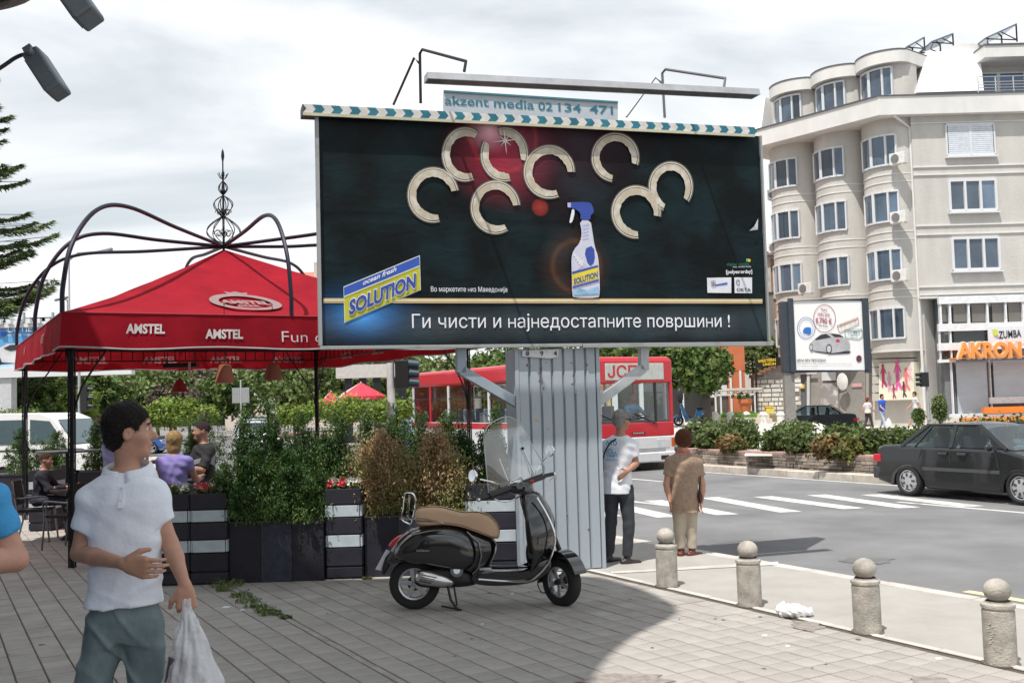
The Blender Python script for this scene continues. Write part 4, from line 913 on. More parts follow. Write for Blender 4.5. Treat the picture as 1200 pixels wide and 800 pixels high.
# flat prints on the sheet, a few millimetres proud of it
PO = .004
def flat(name, pts, m, o_=PO, parent=None): g = MB(); g.quad(*[bp(x, y, o_) for x, y in pts]); return g.build(name, m, parent or face, smooth=0)
flat('gold_stripe', [(379, 349.3), (893.5, 350.2), (893.5, 355.5), (379, 355)], mat('gold', (.62, .47, .25), .5, var=.12, vs=.9))
flat('stripe_highlight', [(379, 351.2), (893.5, 352.1), (893.5, 353.3), (379, 352.7)], mat('gold_light', (.85, .75, .52), .5), PO+.003)
flat('logo_border', [(402.4, 335.8), (492, 299), (493.2, 339.8), (403.6, 378.4)], mat('print_pale', (.72, .74, .72), .5), PO+.002)
flat('logo_yellow', [(403.2, 336.8), (491.2, 300.4), (492.4, 339.1), (404.3, 377)], mat('print_yellow', (.50, .50, .02), .5, var=.18, vs=3), PO+.005)
flat('logo_blue', [(403, 336.8), (491.2, 300.4), (491.6, 311), (403.4, 346.6)], mat('print_blue', (.03, .10, .50), .5, var=.15, vs=3), PO+.008)
flat('logo_rule', [(403.4, 346.8), (491.6, 311), (491.6, 312), (403.4, 348)], mat('print_pale', (.7, .7, .7)), PO+.010)
M_w = mat('print_white', (.78, .80, .86), .5); M_bl = mat('print_navy', (.03, .07, .36), .5)
def word(s, a, b, h, m=M_w, bold=.0, o_=PO, name='lettering', up=None, parent=None, shear=0.):
    g = MB(); A = bp(*a, o_); B = bp(*b, o_); hh = h*(A+B+B0*2).y/2/1200
    put_text(g, s, A, B, up or V((0, 0, 1)), hh, bold, 0, None, shear); return g.build(name, m, parent or face, smooth=0)
word('ocean fresh', (425, 334.2), (464, 317.6), 5.6, M_w, .02, PO+.012, shear=.25)
word('SOLUTION', (408.5, 369), (487.5, 336.5), 16.5, M_w, .075, PO+.012, shear=.08); word('SOLUTION', (409, 368.5), (487, 336), 15.8, M_bl, .035, PO+.016, shear=.08)
word('Во маркетите низ Македонија', (505, 341.5), (594.5, 342), 5.8, M_w, 0)
word('Ги чисти и најнедостапните површини !', (483, 384.2), (855.5, 383), 15.2, M_w, 0)
# the nine pale rings with ragged inner rims
M_ring = mat('ring_print', (.50, .44, .34), .7, var=.25, vs=9, col2=(.66, .63, .56), c2=.55); M_ringe = mat('ring_edge', (.13, .11, .09), .6)
rings = [(545, 181, 27, 32, 55, 292), (591, 181, 28, 32, 140-30, 275+85), (507.5, 228.5, 30, 32.5, 10, 285), (580.5, 243, 29, 31.5, 5, 300), (643.5, 201.5, 30, 31.5, 0, 292), (721, 184.5, 28, 29, -18, 262), (745.5, 248.5, 29, 31, -10, 275), (786, 219, 26, 29.5, -36, 250)]
def arc(name, cx, cy, rx, ry, a0, a1, m, o_, wd_in, seed, grow=0):
    g = MB(); r_ = random.Random(seed); k = 30; vs = []
    for i in range(k+1):
        t = a0+(a1-a0)*i/k; c, s = math.cos(R(t)), math.sin(R(t)); e = min(i, k-i)/k; wi = wd_in*(1 if e > .12 else .72+.28*e/.12)*(1+r_.uniform(-.05, .07))
        vs += [bp(cx+(rx+grow)*c, cy-(ry+grow)*s, o_), bp(cx+(rx+grow)*c*(1-wi), cy-(ry+grow)*s*(1-wi), o_)]
    g.add(vs, [(2*i, 2*i+2, 2*i+3, 2*i+1) for i in range(k)]); return g.build(name, m, face, smooth=0)
for i, (cx, cy, rx, ry, a0, a1) in enumerate(rings):
    if i == 1: segs = [(-15, 105), (150, 285)]
    else: segs = [(a0, a1)]
    for s0, s1 in segs:
        arc('ring_rim', cx, cy, rx, ry, s0-1, s1+1, M_ringe, PO+.001+i*.0004, .085, i, 1.0)
        arc('ring_rim', cx, cy, rx, ry, s0, s1, mat('ring_light', (.60, .57, .50), .6), PO+.0045+i*.0004, .05, i, -.4)
        arc('ring_shape', cx, cy, rx-2.4, ry-2.6, s0, s1, M_ring, PO+.0075+i*.0004, .28, i+20, 0)
g = MB()                                                   # sparkle on the second ring
for k in range(8):
    t = k*math.pi/4+.1; l = (16, 9)[k % 2]; x, y = 592, 165; g.quad(bp(x+math.cos(t+1.57)*.8, y-math.sin(t+1.57)*.8, PO+.02), bp(x+math.cos(t)*l, y-math.sin(t)*l, PO+.02), bp(x-math.cos(t+1.57)*.8, y+math.sin(t+1.57)*.8, PO+.02))
g.build('sparkle', mat('sparkle', (.75, .68, .68), .5), face, smooth=0)
# the spray bottle
def shape(name, pts, m, o_, it=1): p = smooth_poly(pts, it) if it else pts; g = MB(); g.quad(*[bp(x, y, o_) for x, y in p]); return g.build(name, m, face, smooth=0)
M_bot = mat('bottle_print', (.62, .63, .76), .4, var=.1, vs=4)
shape('bottle_print', [(679, 258), (692, 258), (694, 270), (697, 290), (701, 300), (702.5, 320), (703, 345), (701, 349), (673, 349), (670.5, 346), (670, 320), (669.5, 302), (672, 293), (680, 284), (682, 272)], M_bot, PO+.012)
shape('bottle_trigger', [(665, 237), (690, 236.5), (694, 240), (696.5, 249), (692, 252), (692, 258), (680, 258), (680.5, 250), (676, 246), (672, 244), (665, 243)], M_bl, PO+.014)
shape('bottle_trigger', [(665, 237.5), (669, 237.5), (669, 243), (665.2, 243)], mat('print_lilac', (.45, .47, .75), .5), PO+.017, 0)
shape('bottle_lever', [(670.5, 244), (674, 247), (671, 260), (667, 262), (668.5, 254)], M_w, PO+.013)
shape('bottle_label', [(684, 292), (696, 287), (697.5, 307), (690, 313)], M_bl, PO+.015)
for k in range(6): shape('bottle_ray', [(684, 306), (672+k*2, 297+k*3), (671.5+k*2.2, 299.5+k*3.5)], M_w, PO+.016, 0)
for k in range(4): shape('bottle_ray', [(684+k*.5, 308), (673+k*6, 320), (675+k*6, 320.5)], MATS['print_lilac'], PO+.016, 0)
shape('bottle_band', [(670.5, 318.5), (701, 310.5), (701, 313), (670.5, 321)], M_bl, PO+.018, 0); shape('bottle_band', [(670.5, 322), (701, 313), (701.5, 326), (671, 334.5)], mat('print_gold', (.75, .62, .03), .5), PO+.017, 0); shape('bottle_band', [(671, 336), (702, 327.5), (702, 329.5), (671, 338)], M_bl, PO+.018, 0)
word('SOLUTION', (672.5, 333), (700.5, 324.3), 6.4, M_bl, .03, PO+.02); shape('bottle_water', [(671.5, 341), (680, 338), (690, 340), (701.5, 335), (702, 344), (672, 346)], mat('print_sky', (.28, .50, .72), .5, var=.3, vs=10), PO+.019, 0)
for y in (262, 266, 270, 274, 278): shape('bottle_ridge', [(682.5, y+2), (690, y), (690, y+1), (682.5, y+3)], MATS['print_lilac'], PO+.016, 0)
# small sponsor marks
flat('sponsor_box', [(828.5, 325.5), (857, 325), (857, 343.3), (829, 343)], mat('print_white2', (.7, .72, .78), .5)); flat('sponsor_box', [(860.5, 325), (881.3, 325), (881.3, 343.5), (861, 343.3)], MATS['print_white2'])
flat('sponsor_mark', [(838, 333.5), (852.5, 330.8), (852.5, 333), (838, 335)], MATS['print_blue'], PO+.004); g = MB()
for k in range(4): c = bp(836+1.6*math.cos(k*1.57+.7), 332+2.6*math.sin(k*1.57+.7), PO+.006); g.tube([c+BU*.014*math.cos(t*.8)+V((0, 0, .014*math.sin(t*.8))) for t in range(8)], .0025, 4, closed=True)
g.build('sponsor_mark', mat('print_grey', (.15, .12, .2), .5), face, smooth=0)
word('OKTA', (863.5, 341.3), (880, 341.3), 3.8, mat('print_dark', (.03, .04, .06), .5), .02, PO+.005); g = MB(); c = bp(864.8, 330.5, PO+.005); g.tube([c+BU*.022*math.cos(t*.8)+V((0, 0, .03*math.sin(t*.8))) for t in range(8)], .0035, 4, closed=True); g.build('sponsor_mark', MATS['print_grey'], face, smooth=0)
word('[polyesterday]', (851, 320.5), (881.5, 320), 4.2, M_w, .02); word('digital media', (851.5, 311.2), (878, 310.5), 3.2, mat('print_green', (.02, .18, .12), .5), 0); word('FULL PROMOTION', (859, 313.6), (880, 313.2), 1.6, M_w, 0)
flat('sponsor_mark', [(874.5, 303), (877, 303), (877, 306.5), (874.5, 306.5)], mat('print_green2', (.1, .5, .15), .5)); flat('sponsor_mark', [(877, 303), (879.5, 304), (879.5, 306.5), (877, 307)], mat('print_orange', (.9, .5, .02), .5))
g = MB(); a = bp(887, 257, .02); g.add([bp(888.5, 256, .02), bp(888, 269, .02), bp(878, 270.5, .05), bp(884, 265, .06)], [(0, 1, 2, 3)]); g.build('torn_corner', M_w, face, smooth=0)
# striped top hood, pieces one by one
tA = bp(355, 131.5, .09); tB = bp(884, 157.5, .09); d = tB-tA; nst = 56
M_s1 = mat('hood_white', (.66, .64, .62), .5, var=.15, vs=7); M_s2 = mat('hood_teal', (.02, .17, .24), .5, var=.3, vs=7)
hv = V((0, 0, .086)); hb = -BN*.20
hd = MB(); hd.prism([(0, -.01), (.0, .085), (-.08, .10), (-.24, .085), (-.24, -.01)], tA+V((0, 0, 0)), BN, V((0, 0, 1)), d); hood = hd.build('top_hood', mat('hood_dark', (.06, .08, .09), .6), bb, smooth=0)
for k in range(nst):
    p = tA+d*(k/nst)+BN*.004; q = tA+d*((k+1)/nst)+BN*.004; ch = d.normalized()*.035
    g = MB(); z1 = V((0, 0, .037)); z2 = V((0, 0, .084)); z0_ = V((0, 0, -.006))
    g.add([p+z0_, q+z0_, q+z1+ch, q+z2, p+z2, p+z1+ch]+[x-BN*.003 for x in (p+z0_, q+z0_, q+z1+ch, q+z2, p+z2, p+z1+ch)], [(0, 1, 2, 5), (5, 2, 3, 4), (4, 3, 9, 10)])
    g.build('stripe', (M_s1, M_s2)[k % 2], hood, smooth=0)
g = MB(); g.beam(tA+V((0, 0, -.018))+BN*.0, tB+V((0, 0, -.018)), .03, .018, up=BN); g.build('hood_lip', mat('lip_cream', (.55, .52, .38), .6), hood, smooth=0)
# name board behind the top edge
g = MB(); q = [bp(520, 108, -.10), bp(724, 121, -.10), bp(724, 142, -.10), bp(520, 132, -.10)]; g.add(q+[p-BN*.03 for p in q], [(0, 1, 2, 3), (7, 6, 5, 4), (0, 4, 5, 1), (1, 5, 6, 2), (2, 6, 7, 3), (3, 7, 4, 0)])
nb = g.build('name_board', mat('name_pale', (.50, .55, .60), .6, var=.08), bb, smooth=0); g = MB(); g.beam(bp(520, 107, -.09), bp(724, 120, -.09), .02, .02); g.build('board_edge', mat('name_edge', (.06, .2, .24), .6), nb, smooth=0)
M_nm = mat('name_teal', (.03, .17, .25), .6)
def w2(s, a, b, h): g = MB(); A = bp(*a, -.095); B = bp(*b, -.095); put_text(g, s, A, B, V((0, 0, 1)), h*.0092, .012); g.build('lettering', M_nm, nb, smooth=0)
w2('akzent', (521.5, 122.5), (573, 124.8), 10.5); w2('media', (579, 125.5), (626, 128.2), 10.5); w2('02', (631, 129), (647.5, 130), 10); w2('134', (654.5, 130.3), (681, 131.8), 10); w2('471', (691, 132.3), (718.5, 134), 10)
# lamp trough and its bent tubes
M_tr = mat('trough', (.42, .43, .45), .4, .4, var=.15); off_ = .95
a = bp(499, 91, off_); b = bp(886, 110, off_); g = MB(); g.prism([(-.09, -.035), (.09, -.035), (.07, .035), (-.07, .035)], a, BN, V((0, 0, 1)), b-a); g.build('lamp_trough', M_tr, bb, smooth=0)
g = MB(); g.beam(bp(501, 94.5, off_), bp(884, 113.5, off_), .12, .012); g.build('trough_glass', mat('trough_under', (.08, .08, .09), .3), bb, smooth=0)
for (bx, by, tx, ty, fx, fy, ex, ey) in ((493, 121, 492, 60, 461, 123, 546, 72), (779, 138, 776, 83, 734, 137, 850, 92)):
    top = bp(tx, ty+3, -.1); end = bp(ex, ey, off_*.98); mbm = bp(bx, by, -.1)
    g = MB(); g.tube([mbm, top, top+(end-top)*.06+V((0, 0, .05)), end, bp(ex-2, ey+12, off_)], .016, 8); g.build('lamp_arm', M_dkmetal if bx < 600 else mat('arm_grey', (.20, .20, .21), .4, .5), bb)
    g = MB(); g.tube([bp(fx, fy, -.16), bp((fx*.15+tx*.85)-2, ty+8, -.12), bp(tx-1, ty+14, -.1)], .014, 8); g.build('stay', M_dkmetal if bx < 600 else MATS['arm_grey'], bb)
# column of grey corrugated sheet, panel by panel
M_col = mat('sheet_blue_grey', (.36, .41, .46), .55, .1, var=.09, vs=1.5, bump=.12, bs=18, col2=(.42, .45, .48), c2=.6)
CN = on_plane(607, 415, BO-BN*.04, BN)-B0; uL = CN.dot(BU); uR = (on_plane(697, 415, BO-BN*.04, BN)-B0).dot(BU)+.02; CD = .34; zt = BO.z-.055
nP = 7; pw = (uR-uL)/nP
g = MB(); g.frame(V((0, 0, 0))+BU*(uL+uR)/2-BN*(.075+CD/2)+V((0, 0, zt/2)), BU*((uR-uL)/2+.03), BN*(CD/2), V((0, 0, zt/2))); colo = g.build('column', M_col, bb, smooth=0)
for k in range(nP):
    a = uL+k*pw; prof = [(0, -.072), (.012, -.045), (pw-.022, -.045), (pw-.010, -.072)]
    g = MB(); g.add([BU*(a+x)+BN*y+V((0, 0, z)) for z in (.01, zt) for x, y in prof], [(0, 1, 5, 4), (1, 2, 6, 5), (2, 3, 7, 6)]); g.build('column_panel', M_col, colo, smooth=0)
for (a, s) in ((uL-.035, 1), (uR-.005, 1)): g = MB(); g.frame(BU*(a+.02)+BN*(-.052)+V((0, 0, zt/2)), BU*.022, BN*.012, V((0, 0, zt/2))); g.build('corner_post', M_col, colo, smooth=0, bevel=.003)
for k in range(4):
    a = -.072-CD*(k+.1)/4.; g = MB(); u0 = uR+.034; g.add([BU*u0+BN*(a+x)+BU*y+V((0, 0, z)) for z in (.01, zt) for x, y in ((0, 0), (-.012, .02), (-CD/4+.022, .02), (-CD/4+.01, 0))], [(0, 1, 5, 4), (1, 2, 6, 5), (2, 3, 7, 6)]); g.build('column_panel', M_col, colo, smooth=0)
g = MB(); q = [bp(612, 410.5, -.02), bp(655, 409, -.02), bp(654, 418, -.02), bp(646, 420, -.02), bp(612, 417.5, -.02)]; g.quad(*[p for p in q]); nq = g.build('number_patch', mat('patch_white', (.62, .64, .66), .7, var=.15, vs=20), colo, smooth=0)
for s, x in (('8', 616.5), ('9', 633), ('4', 649)):
    g = MB(); put_text(g, s, bp(x, 416.5, -.015), bp(x+4, 416.4, -.015), V((0, 0, 1)), .05, .02); g.build('lettering', mat('print_dark', (.03, .03, .03)), nq, smooth=0)
for i, (x, y, s) in enumerate(((634, 432, 1.2), (632, 446, 1), (637, 455, 1), (672, 440, 1.5), (700, 445.5, 1.4), (688, 427, .9), (618, 428, 1), (660, 412, 1), (630, 492, 2.2), (643, 502, 1.6), (640, 425, .7), (675, 462, 1), (631, 437, .8), (636, 448, .8), (670, 425, .9), (671, 450, 1.2), (665, 604, 1.3), (690, 620, 1.4))):
    g = MB(); rr = random.Random(i); g.quad(*[bp(x+s*math.cos(k)*rr.uniform(.6, 1.3), y+s*math.sin(k)*rr.uniform(.6, 1.3)*(1.6 if i < 8 else 1), -.0415) for k in (0, 1, 2, 3, 4, 5)]); g.build('rust_spot', mat('rust', (.16, .09, .05), .9) if i not in (8, 9) else mat('rust_peel', (.55, .36, .20), .9), colo, smooth=0)
# struts
for pts, w_ in (([(540, 405), (540, 437), (606, 472)], .10), ([(754, 404), (754, 434), (700, 471)], .10)):
    P3 = [bp(x, y, -.10) for x, y in pts]; P3[0].z = BO.z-.03
    for a, b in ((P3[0], P3[1]), (P3[1]+V((0, 0, .03)), P3[2])): g = MB(); g.beam(a, b, .085, .105, up=BU if abs((b-a).normalized().z) > .9 else (0, 0, 1)); g.build('strut', mat('strut_paint', (.30, .36, .42), .5, .1, var=.1) if pts[0][0] < 600 else mat('strut_light', (.45, .48, .50), .5, .1, var=.15), bb, smooth=0, bevel=.006)
# ================================================================ THE RED PAVILION
M_red = mat('canopy_red', (.31, .010, .022), .9, var=.22, vs=1.6, bump=.6, bs=3.2, spec=.15)
mt = M_red.node_tree
trn = mt.nodes.new('ShaderNodeBsdfTranslucent'); trn.inputs[0].default_value = (.42, .012, .015, 1); mxs = mt.nodes.new('ShaderNodeMixShader'); mxs.inputs[0].default_value = .22
mt.links.new(mt.nodes['Principled BSDF'].outputs[0], mxs.inputs[1]); mt.links.new(trn.outputs[0], mxs.inputs[2]); mt.links.new(mxs.outputs[0], mt.nodes['Material Output'].inputs[0])
F_, K_, L_, Rr_ = V((-5.43, 12.6, 0)), V((-4.07, 21.2, 0)), V((-8.82, 18.5, 0)), V((-.67, 15.3, 0))
Cc = (F_+K_+L_+Rr_)/4
pv = thing('pavilion', 'red canvas beer pavilion with black arched iron frame and wrought spire', 'pavilion', Cc)
def out_(p, k): return Cc+(p-Cc)*k
cor = [F_, Rr_, K_, L_]; zb, zt_ = 2.68, 3.10; ZA = 4.52
# exact corners of the front valance from the photograph's measures
cq = [out_(p, 1.045)-Cc for p in cor]
# canopy: four concave sides, each its own cloth
for i in range(4):
    a, b = cq[i], cq[(i+1) % 4]; nI, nJ = 16, 14; vs = []
    for j in range(nJ+1):
        t = j/nJ
        for k in range(nI+1):
            s = k/nI; e = a.lerp(b, s); p = e*(1-t)*(1-.02*math.sin(math.pi*s)*(1-t)); p = V((p.x, p.y, zt_+.0+(ZA-zt_)*(t**1.12)-.10*math.sin(math.pi*min(1, t*1.3))*math.sin(math.pi*s)*.7+.012*math.sin(s*40+j)*(1-t)))
            vs.append(p)
    g = MB(); g.add(vs, [(j*(nI+1)+k, j*(nI+1)+k+1, (j+1)*(nI+1)+k+1, (j+1)*(nI+1)+k) for j in range(nJ) for k in range(nI)]); cl = g.build('canopy_panel', M_red, pv, smooth=80)
    # hanging valance
    n = 70; vs = []; up_ = []
    for k in range(n+1):
        s = k/n; e = a.lerp(b, s); nn = V((b.y-a.y, -(b.x-a.x), 0)).normalized()
        fold = .022*math.sin(s*31+i)+.012*math.sin(s*77)
        droop_ = -.03*math.sin(math.pi*s*3)**2
        for z, f in ((zt_+.004, 0), (zt_-.14, .3), (zb+.12, .8), (zb+droop_, 1.)): vs.append(e*(1+.010*f+.002)+nn*fold*f*min(1, 12*s*(1-s))+V((0, 0, z)))
    g = MB(); g.add(vs, [(k*4+j, k*4+4+j, k*4+5+j, k*4+1+j) for k in range(n) for j in range(3)]); va = g.build('valance', M_red, pv, smooth=80)
    g = MB(); g.tube([vs[k*4+3] for k in range(n+1)], .012, 5); g.build('valance_hem', mat('hem_grey', (.35, .33, .34), .8), va)
    g = MB(); g.tube([vs[k*4] for k in range(n+1)], .012, 5); g.build('valance_seam', mat('seam_red', (.3, .02, .03), .8), va)
M_print = mat('print_canvas', (.62, .58, .58), .7)
def on_side(i, s, z, off=.09): a, b = cq[i], cq[(i+1) % 4]; nn = V((b.y-a.y, -(b.x-a.x), 0)).normalized(); e = a.lerp(b, s); return V((e.x, e.y, z))+nn*off
def val_pt(i, p, o_):
    a, b = cq[i], cq[(i+1) % 4]; L_0 = (b-a).length; nn = V((b.y-a.y, -(b.x-a.x), 0)).normalized(); s = (p-a).dot(b-a)/L_0**2; f = float(np.interp(p.z, [zb, zb+.12, zt_-.14, zt_], [1, .8, .3, 0])); e = a.lerp(b, s)
    q = e*(1+.010*f+.002)+nn*((.022*math.sin(s*31+i)+.012*math.sin(s*77))*f*max(0, min(1, 12*s*(1-s)))+o_); return (q.x, q.y, p.z)
def side_text(i, s, w_, z, txt, h=.10, off=.06, m=M_print, bold=.035, flip=False):
    a, b = cq[i], cq[(i+1) % 4]; l = (b-a).length; g = MB(); A = on_side(i, s-w_/2/l, z, off); B = on_side(i, s+w_/2/l, z, off)
    if flip: A, B = B, A
    put_text(g, txt, A, B, V((0, 0, 1)), h, bold); g.v = [val_pt(i, V(v), .012 if off > 0 else -.012) for v in g.v]; g.build('lettering', m, pv, smooth=0)
def s_at(px, py, i):      # where along side i a measured point falls
    a, b = cq[i]+Cc, cq[(i+1) % 4]+Cc; nn = V((b.y-a.y, -(b.x-a.x), 0)).normalized(); p = on_plane(px, py, a+V((0, 0, 3)), nn); return (p-a).dot((b-a).normalized())/(b-a).length, p.z
for x0, x1, y in ((149, 194, 390.5), (241, 285, 396.5)):
    s, z = s_at((x0+x1)/2, y, 0); sa, _ = s_at(x0, y, 0); sb, _ = s_at(x1, y, 0); side_text(0, s, (sb-sa)*(cq[1]-cq[0]).length, z, 'AMSTEL', .115)
s, z = s_at(353, 401, 0); sa, _ = s_at(331, y, 0); sb, _ = s_at(378, y, 0); side_text(0, s, (sb-sa)*(cq[1]-cq[0]).length, z, 'Fun c', .15, bold=-.01)
M_pf = mat('print_faded', (.55, .30, .30), .8)
for s in (.12, .34, .56, .78): side_text(2, s, .62, 2.80, 'AMSTEL', .12, -.06, M_pf, flip=True); side_text(1, s, .62, 2.80, 'AMSTEL', .12, -.06, M_pf, flip=True)
for s in (.3, .7): side_text(3, s, .6, 2.86, 'AMSTEL', .12, .09, mat('print_grey_red', (.28, .10, .11), .8))
# oval badge on the front roof cloth
a, b = cq[0], cq[1]; nrm0 = V((b.y-a.y, -(b.x-a.x), 0)).normalized(); mid = (a+b)/2
sl = (V((0, 0, ZA))-(mid+V((0, 0, zt_)))).normalized(); su = (b-a).normalized(); roofn = su.cross(sl).normalized(); 
if roofn.z < 0: roofn = -roofn
oc = on_plane(288, 347, mid+Cc+V((0, 0, zt_)), roofn)-Cc
M_badge = mat('badge_grey', (.24, .16, .16), .8, var=.1)
def ell_ring(rx, ry, r2, lift, name='badge'):
    k = 40; g = MB(); vs = []
    for i in range(k): t = 2*math.pi*i/k; vs += [oc+roofn*lift+su*rx*math.cos(t)+sl*ry*math.sin(t), oc+roofn*lift+su*(rx-r2)*math.cos(t)+sl*(ry-r2)*math.sin(t)]
    g.add([cloth(v) for v in vs], [(2*i, 2*((i+1) % k), 2*((i+1) % k)+1, 2*i+1) for i in range(k)]); g.build(name, M_badge, pv, smooth=0)
LFT = .0
def cloth(p):
    D = mid.dot(nrm0); t = 1-p.dot(nrm0)/D; s = .5+((p-mid*(1-t)).dot(su)/(1-t))/(b-a).length if t < .99 else .5; t = max(0, min(1, t)); return V((p.x, p.y, zt_+(ZA-zt_)*(t**1.12)-.10*math.sin(math.pi*min(1, t*1.3))*math.sin(math.pi*s)*.7+.022))
ell_ring(.50, .50, .13, LFT)
g = MB(); put_text(g, 'AMSTEL', oc+roofn*(LFT+.006)-su*.35-sl*.08, oc+roofn*(LFT+.006)+su*.35-sl*.08, sl, .20, .05); put_text(g, 'BEER', oc+roofn*(LFT+.006)-su*.16-sl*.26, oc+roofn*(LFT+.006)+su*.16-sl*.26, sl, .10, .04); g.v = [tuple(cloth(V(v))) for v in g.v]; g.build('lettering', M_badge, pv, smooth=0)
g = MB(); q = oc+sl*.50+roofn*(LFT+.002); g.prism([(-.14, -.02), (.14, -.02), (.17, .10), (.08, .06), (0, .13), (-.08, .06), (-.17, .10)], q, su, sl, roofn*.004); g.v = [tuple(cloth(V(v))) for v in g.v]; g.build('badge', M_badge, pv, smooth=0)
# posts with scroll brackets
for p, nm in ((F_, 0), (Rr_, 1), (K_, 2), (L_, 3)):
    b0 = p-Cc; g = MB()
    g.beam(b0, b0+V((0, 0, 3.02)), .03, .03)
    for dx, dy in ((-.028, -.028), (.028, -.028), (-.028, .028), (.028, .028)): g.beam(b0+V((dx, dy, 0)), b0+V((dx, dy, 3.02)), .016, .016)
    for z in np.arange(.1, 3, .35): g.frame(b0+V((0, 0, z)), V((.038, 0, 0)), V((0, .038, 0)), V((0, 0, .01)))
    g.build('post', M_blk, pv, smooth=0)
    for q in (cq[(nm+1) % 4], cq[(nm+3) % 4]):
        d = (q-b0); d.z = 0; d.normalize(); g = MB()
        g.tube(curve([b0+V((0, 0, 1.75)), b0+d*.12+V((0, 0, 2.2)), b0+d*.45+V((0, 0, 2.72)), b0+d*.62+V((0, 0, 3.0))], 5), .014, 6)
        g.tube([b0+d*(.28+.1*math.cos(t*.7)*(1-t/14))+V((0, 0, 2.78+.1*math.sin(t*.7)*(1-t/14))) for t in range(12)], .008, 5)
        g.build('bracket', M_blk, pv)
g = MB()
for i in range(4):
    a, b = cor[i]-Cc, cor[(i+1) % 4]-Cc; g.beam(a+V((0, 0, 3.03)), b+V((0, 0, 3.03)), .05, .05); g.beam(a+V((0, 0, 2.83)), b+V((0, 0, 2.83)), .025, .025)
    for k in range(28): q = a.lerp(b, (k+.5)/28); g.beam(q+V((0, 0, 2.83)), q+V((0, 0, 3.03)), .014, .014)
    g.beam(a+V((0, 0, 3.03)), V((0, 0, 4.3)), .04, .04)
g.build('roof_frame', M_blk, pv, smooth=0)
# eight arched ribs from the hub
M_rib = mat('rib_black', (.015, .014, .03), .4, .4)
ends = []
for i in range(4): ends += [cq[i]*1.0, (cq[i]+cq[(i+1) % 4])/2*1.0]
for e in ends:
    L0 = e.length; u = e.normalized(); big = L0 > 3.6
    g = MB(); zz = 4.62
    g.tube(curve([V((0, 0, zz-.05)), u*L0*.36+V((0, 0, zz+.0)), u*L0*.66+V((0, 0, zz+.06)), u*L0*.83+V((0, 0, zz-.12)), u*L0*.95+V((0, 0, zz-.62)), u*L0*.995+V((0, 0, 3.45)), u*L0*1.0+V((0, 0, zt_+.0))], 8), .030, 8); g.build('roof_rib', M_rib, pv)
# spire
g = MB(); g.cyl((0, 0, 4.35), (0, 0, 5.75), .022, .016, 8); g.lathe([(.0, 5.7), (.03, 5.76), (.012, 5.85), (.012, 6.0), (.028, 6.08), (.022, 6.16), (.0, 6.22)], n=8); g.lathe([(.02, 5.55), (.045, 5.5), (.02, 5.44)], n=8); g.lathe([(.02, 5.1), (.04, 5.14), (.02, 5.2)], n=8); sp = g.build('spire', M_blk, pv)
def cage(z0_, z1_, r_, nb, bul=1.): 
    g = MB()
    for k in range(nb):
        t = 2*math.pi*k/nb; d = V((math.cos(t), math.sin(t), 0)); g.tube([d*(r_*math.sin(math.pi*(j/12)**bul)+.012)+V((0, 0, z0_+(z1_-z0_)*j/12)) for j in range(13)], .008, 5)
    g.build('spire_cage', M_blk, sp)
cage(4.62, 5.08, .27, 10, .8); cage(5.02, 5.42, .15, 8, 1.5); cage(5.44, 5.66, .065, 6)
for z, r_ in ((4.78, .07), (5.14, .06)):
    g = MB()
    for k in range(8):
        t = 2*math.pi*k/8; d = V((math.cos(t), math.sin(t), 0))
        g.tube([d*(r_*1.35+r_*math.cos(j*.6)*(1-j/16))+V((0, 0, z+r_*math.sin(j*.6)*(1-j/16))) for j in range(13)], .006, 4)
    g.build('spire_scroll', M_blk, sp)
g = MB()
for k in range(6): t = k*1.047; d = V((math.cos(t), math.sin(t), 0)); g.tube([V((0, 0, 5.70)), d*.05+V((0, 0, 5.72)), d*.09+V((0, 0, 5.80))], .007, 4)
g.build('spire_scroll', M_blk, sp)
# hanging lamps
for px, py, Yd, rb, rt, h, cl, lb in ((263.5, 438, 13.6, .13, .085, .24, (.28, .09, .05), 'terracotta cone lamp under the pavilion, larger middle one'), (320, 436, 14.2, .125, .08, .22, (.22, .08, .05), 'terracotta cone lamp under the pavilion, right one'), (210.5, 452, 17.0, .14, .05, .2, (.2, .03, .03), 'small dark red cone lamp under the pavilion, left one'), (257, 428, 14.6, .0, .0, 0, None, None)):
    if not cl: continue
    p = at(px, py, Yd); t = thing('pendant_lamp', lb, 'lamp', p, 0, 'cone lamps hanging under the pavilion')
    g = MB(); g.lathe([(rb, -h/2), (rb*.97, -h/2+.02), (rt, h/2), (.01, h/2+.015)], n=18); g.build('shade', mat('shade%d' % px, cl, .7, var=.1), t); g = MB(); g.cyl((0, 0, h/2), (0, 0, 3.3-p.z), .006, n=5); g.build('cable', M_blk, t); g = MB(); g.ball((0, 0, -h*.3), .035); g.build('bulb', mat('bulb', (.7, .7, .65), .2), t)
p = at(212, 428, 15.5); t = thing('heater', 'dark radiant heater bar hung under the pavilion roof', 'heater', p); g = MB(); g.box((0, 0, 0), (.5, .14, .07)); g.build('housing', M_dkmetal, t, smooth=0); g = MB(); g.cyl((-.2, 0, .03), (-.2, 0, .4), .006); g.cyl((.2, 0, .03), (.2, 0, .4), .006); g.build('hanger', M_blk, t)
p = at(222, 432, 15.2); t = thing('wall_thermometer', 'small pale hanging strip beside the heater', 'hanging strip', p); g = MB(); g.box((0, 0, 0), (.03, .02, .2)); g.build('strip', mat('pale_strip', (.5, .45, .45), .6), t, smooth=0); g = MB(); g.cyl((0, 0, .1), (0, 0, .6), .004, n=4); g.build('string', M_blk, t)
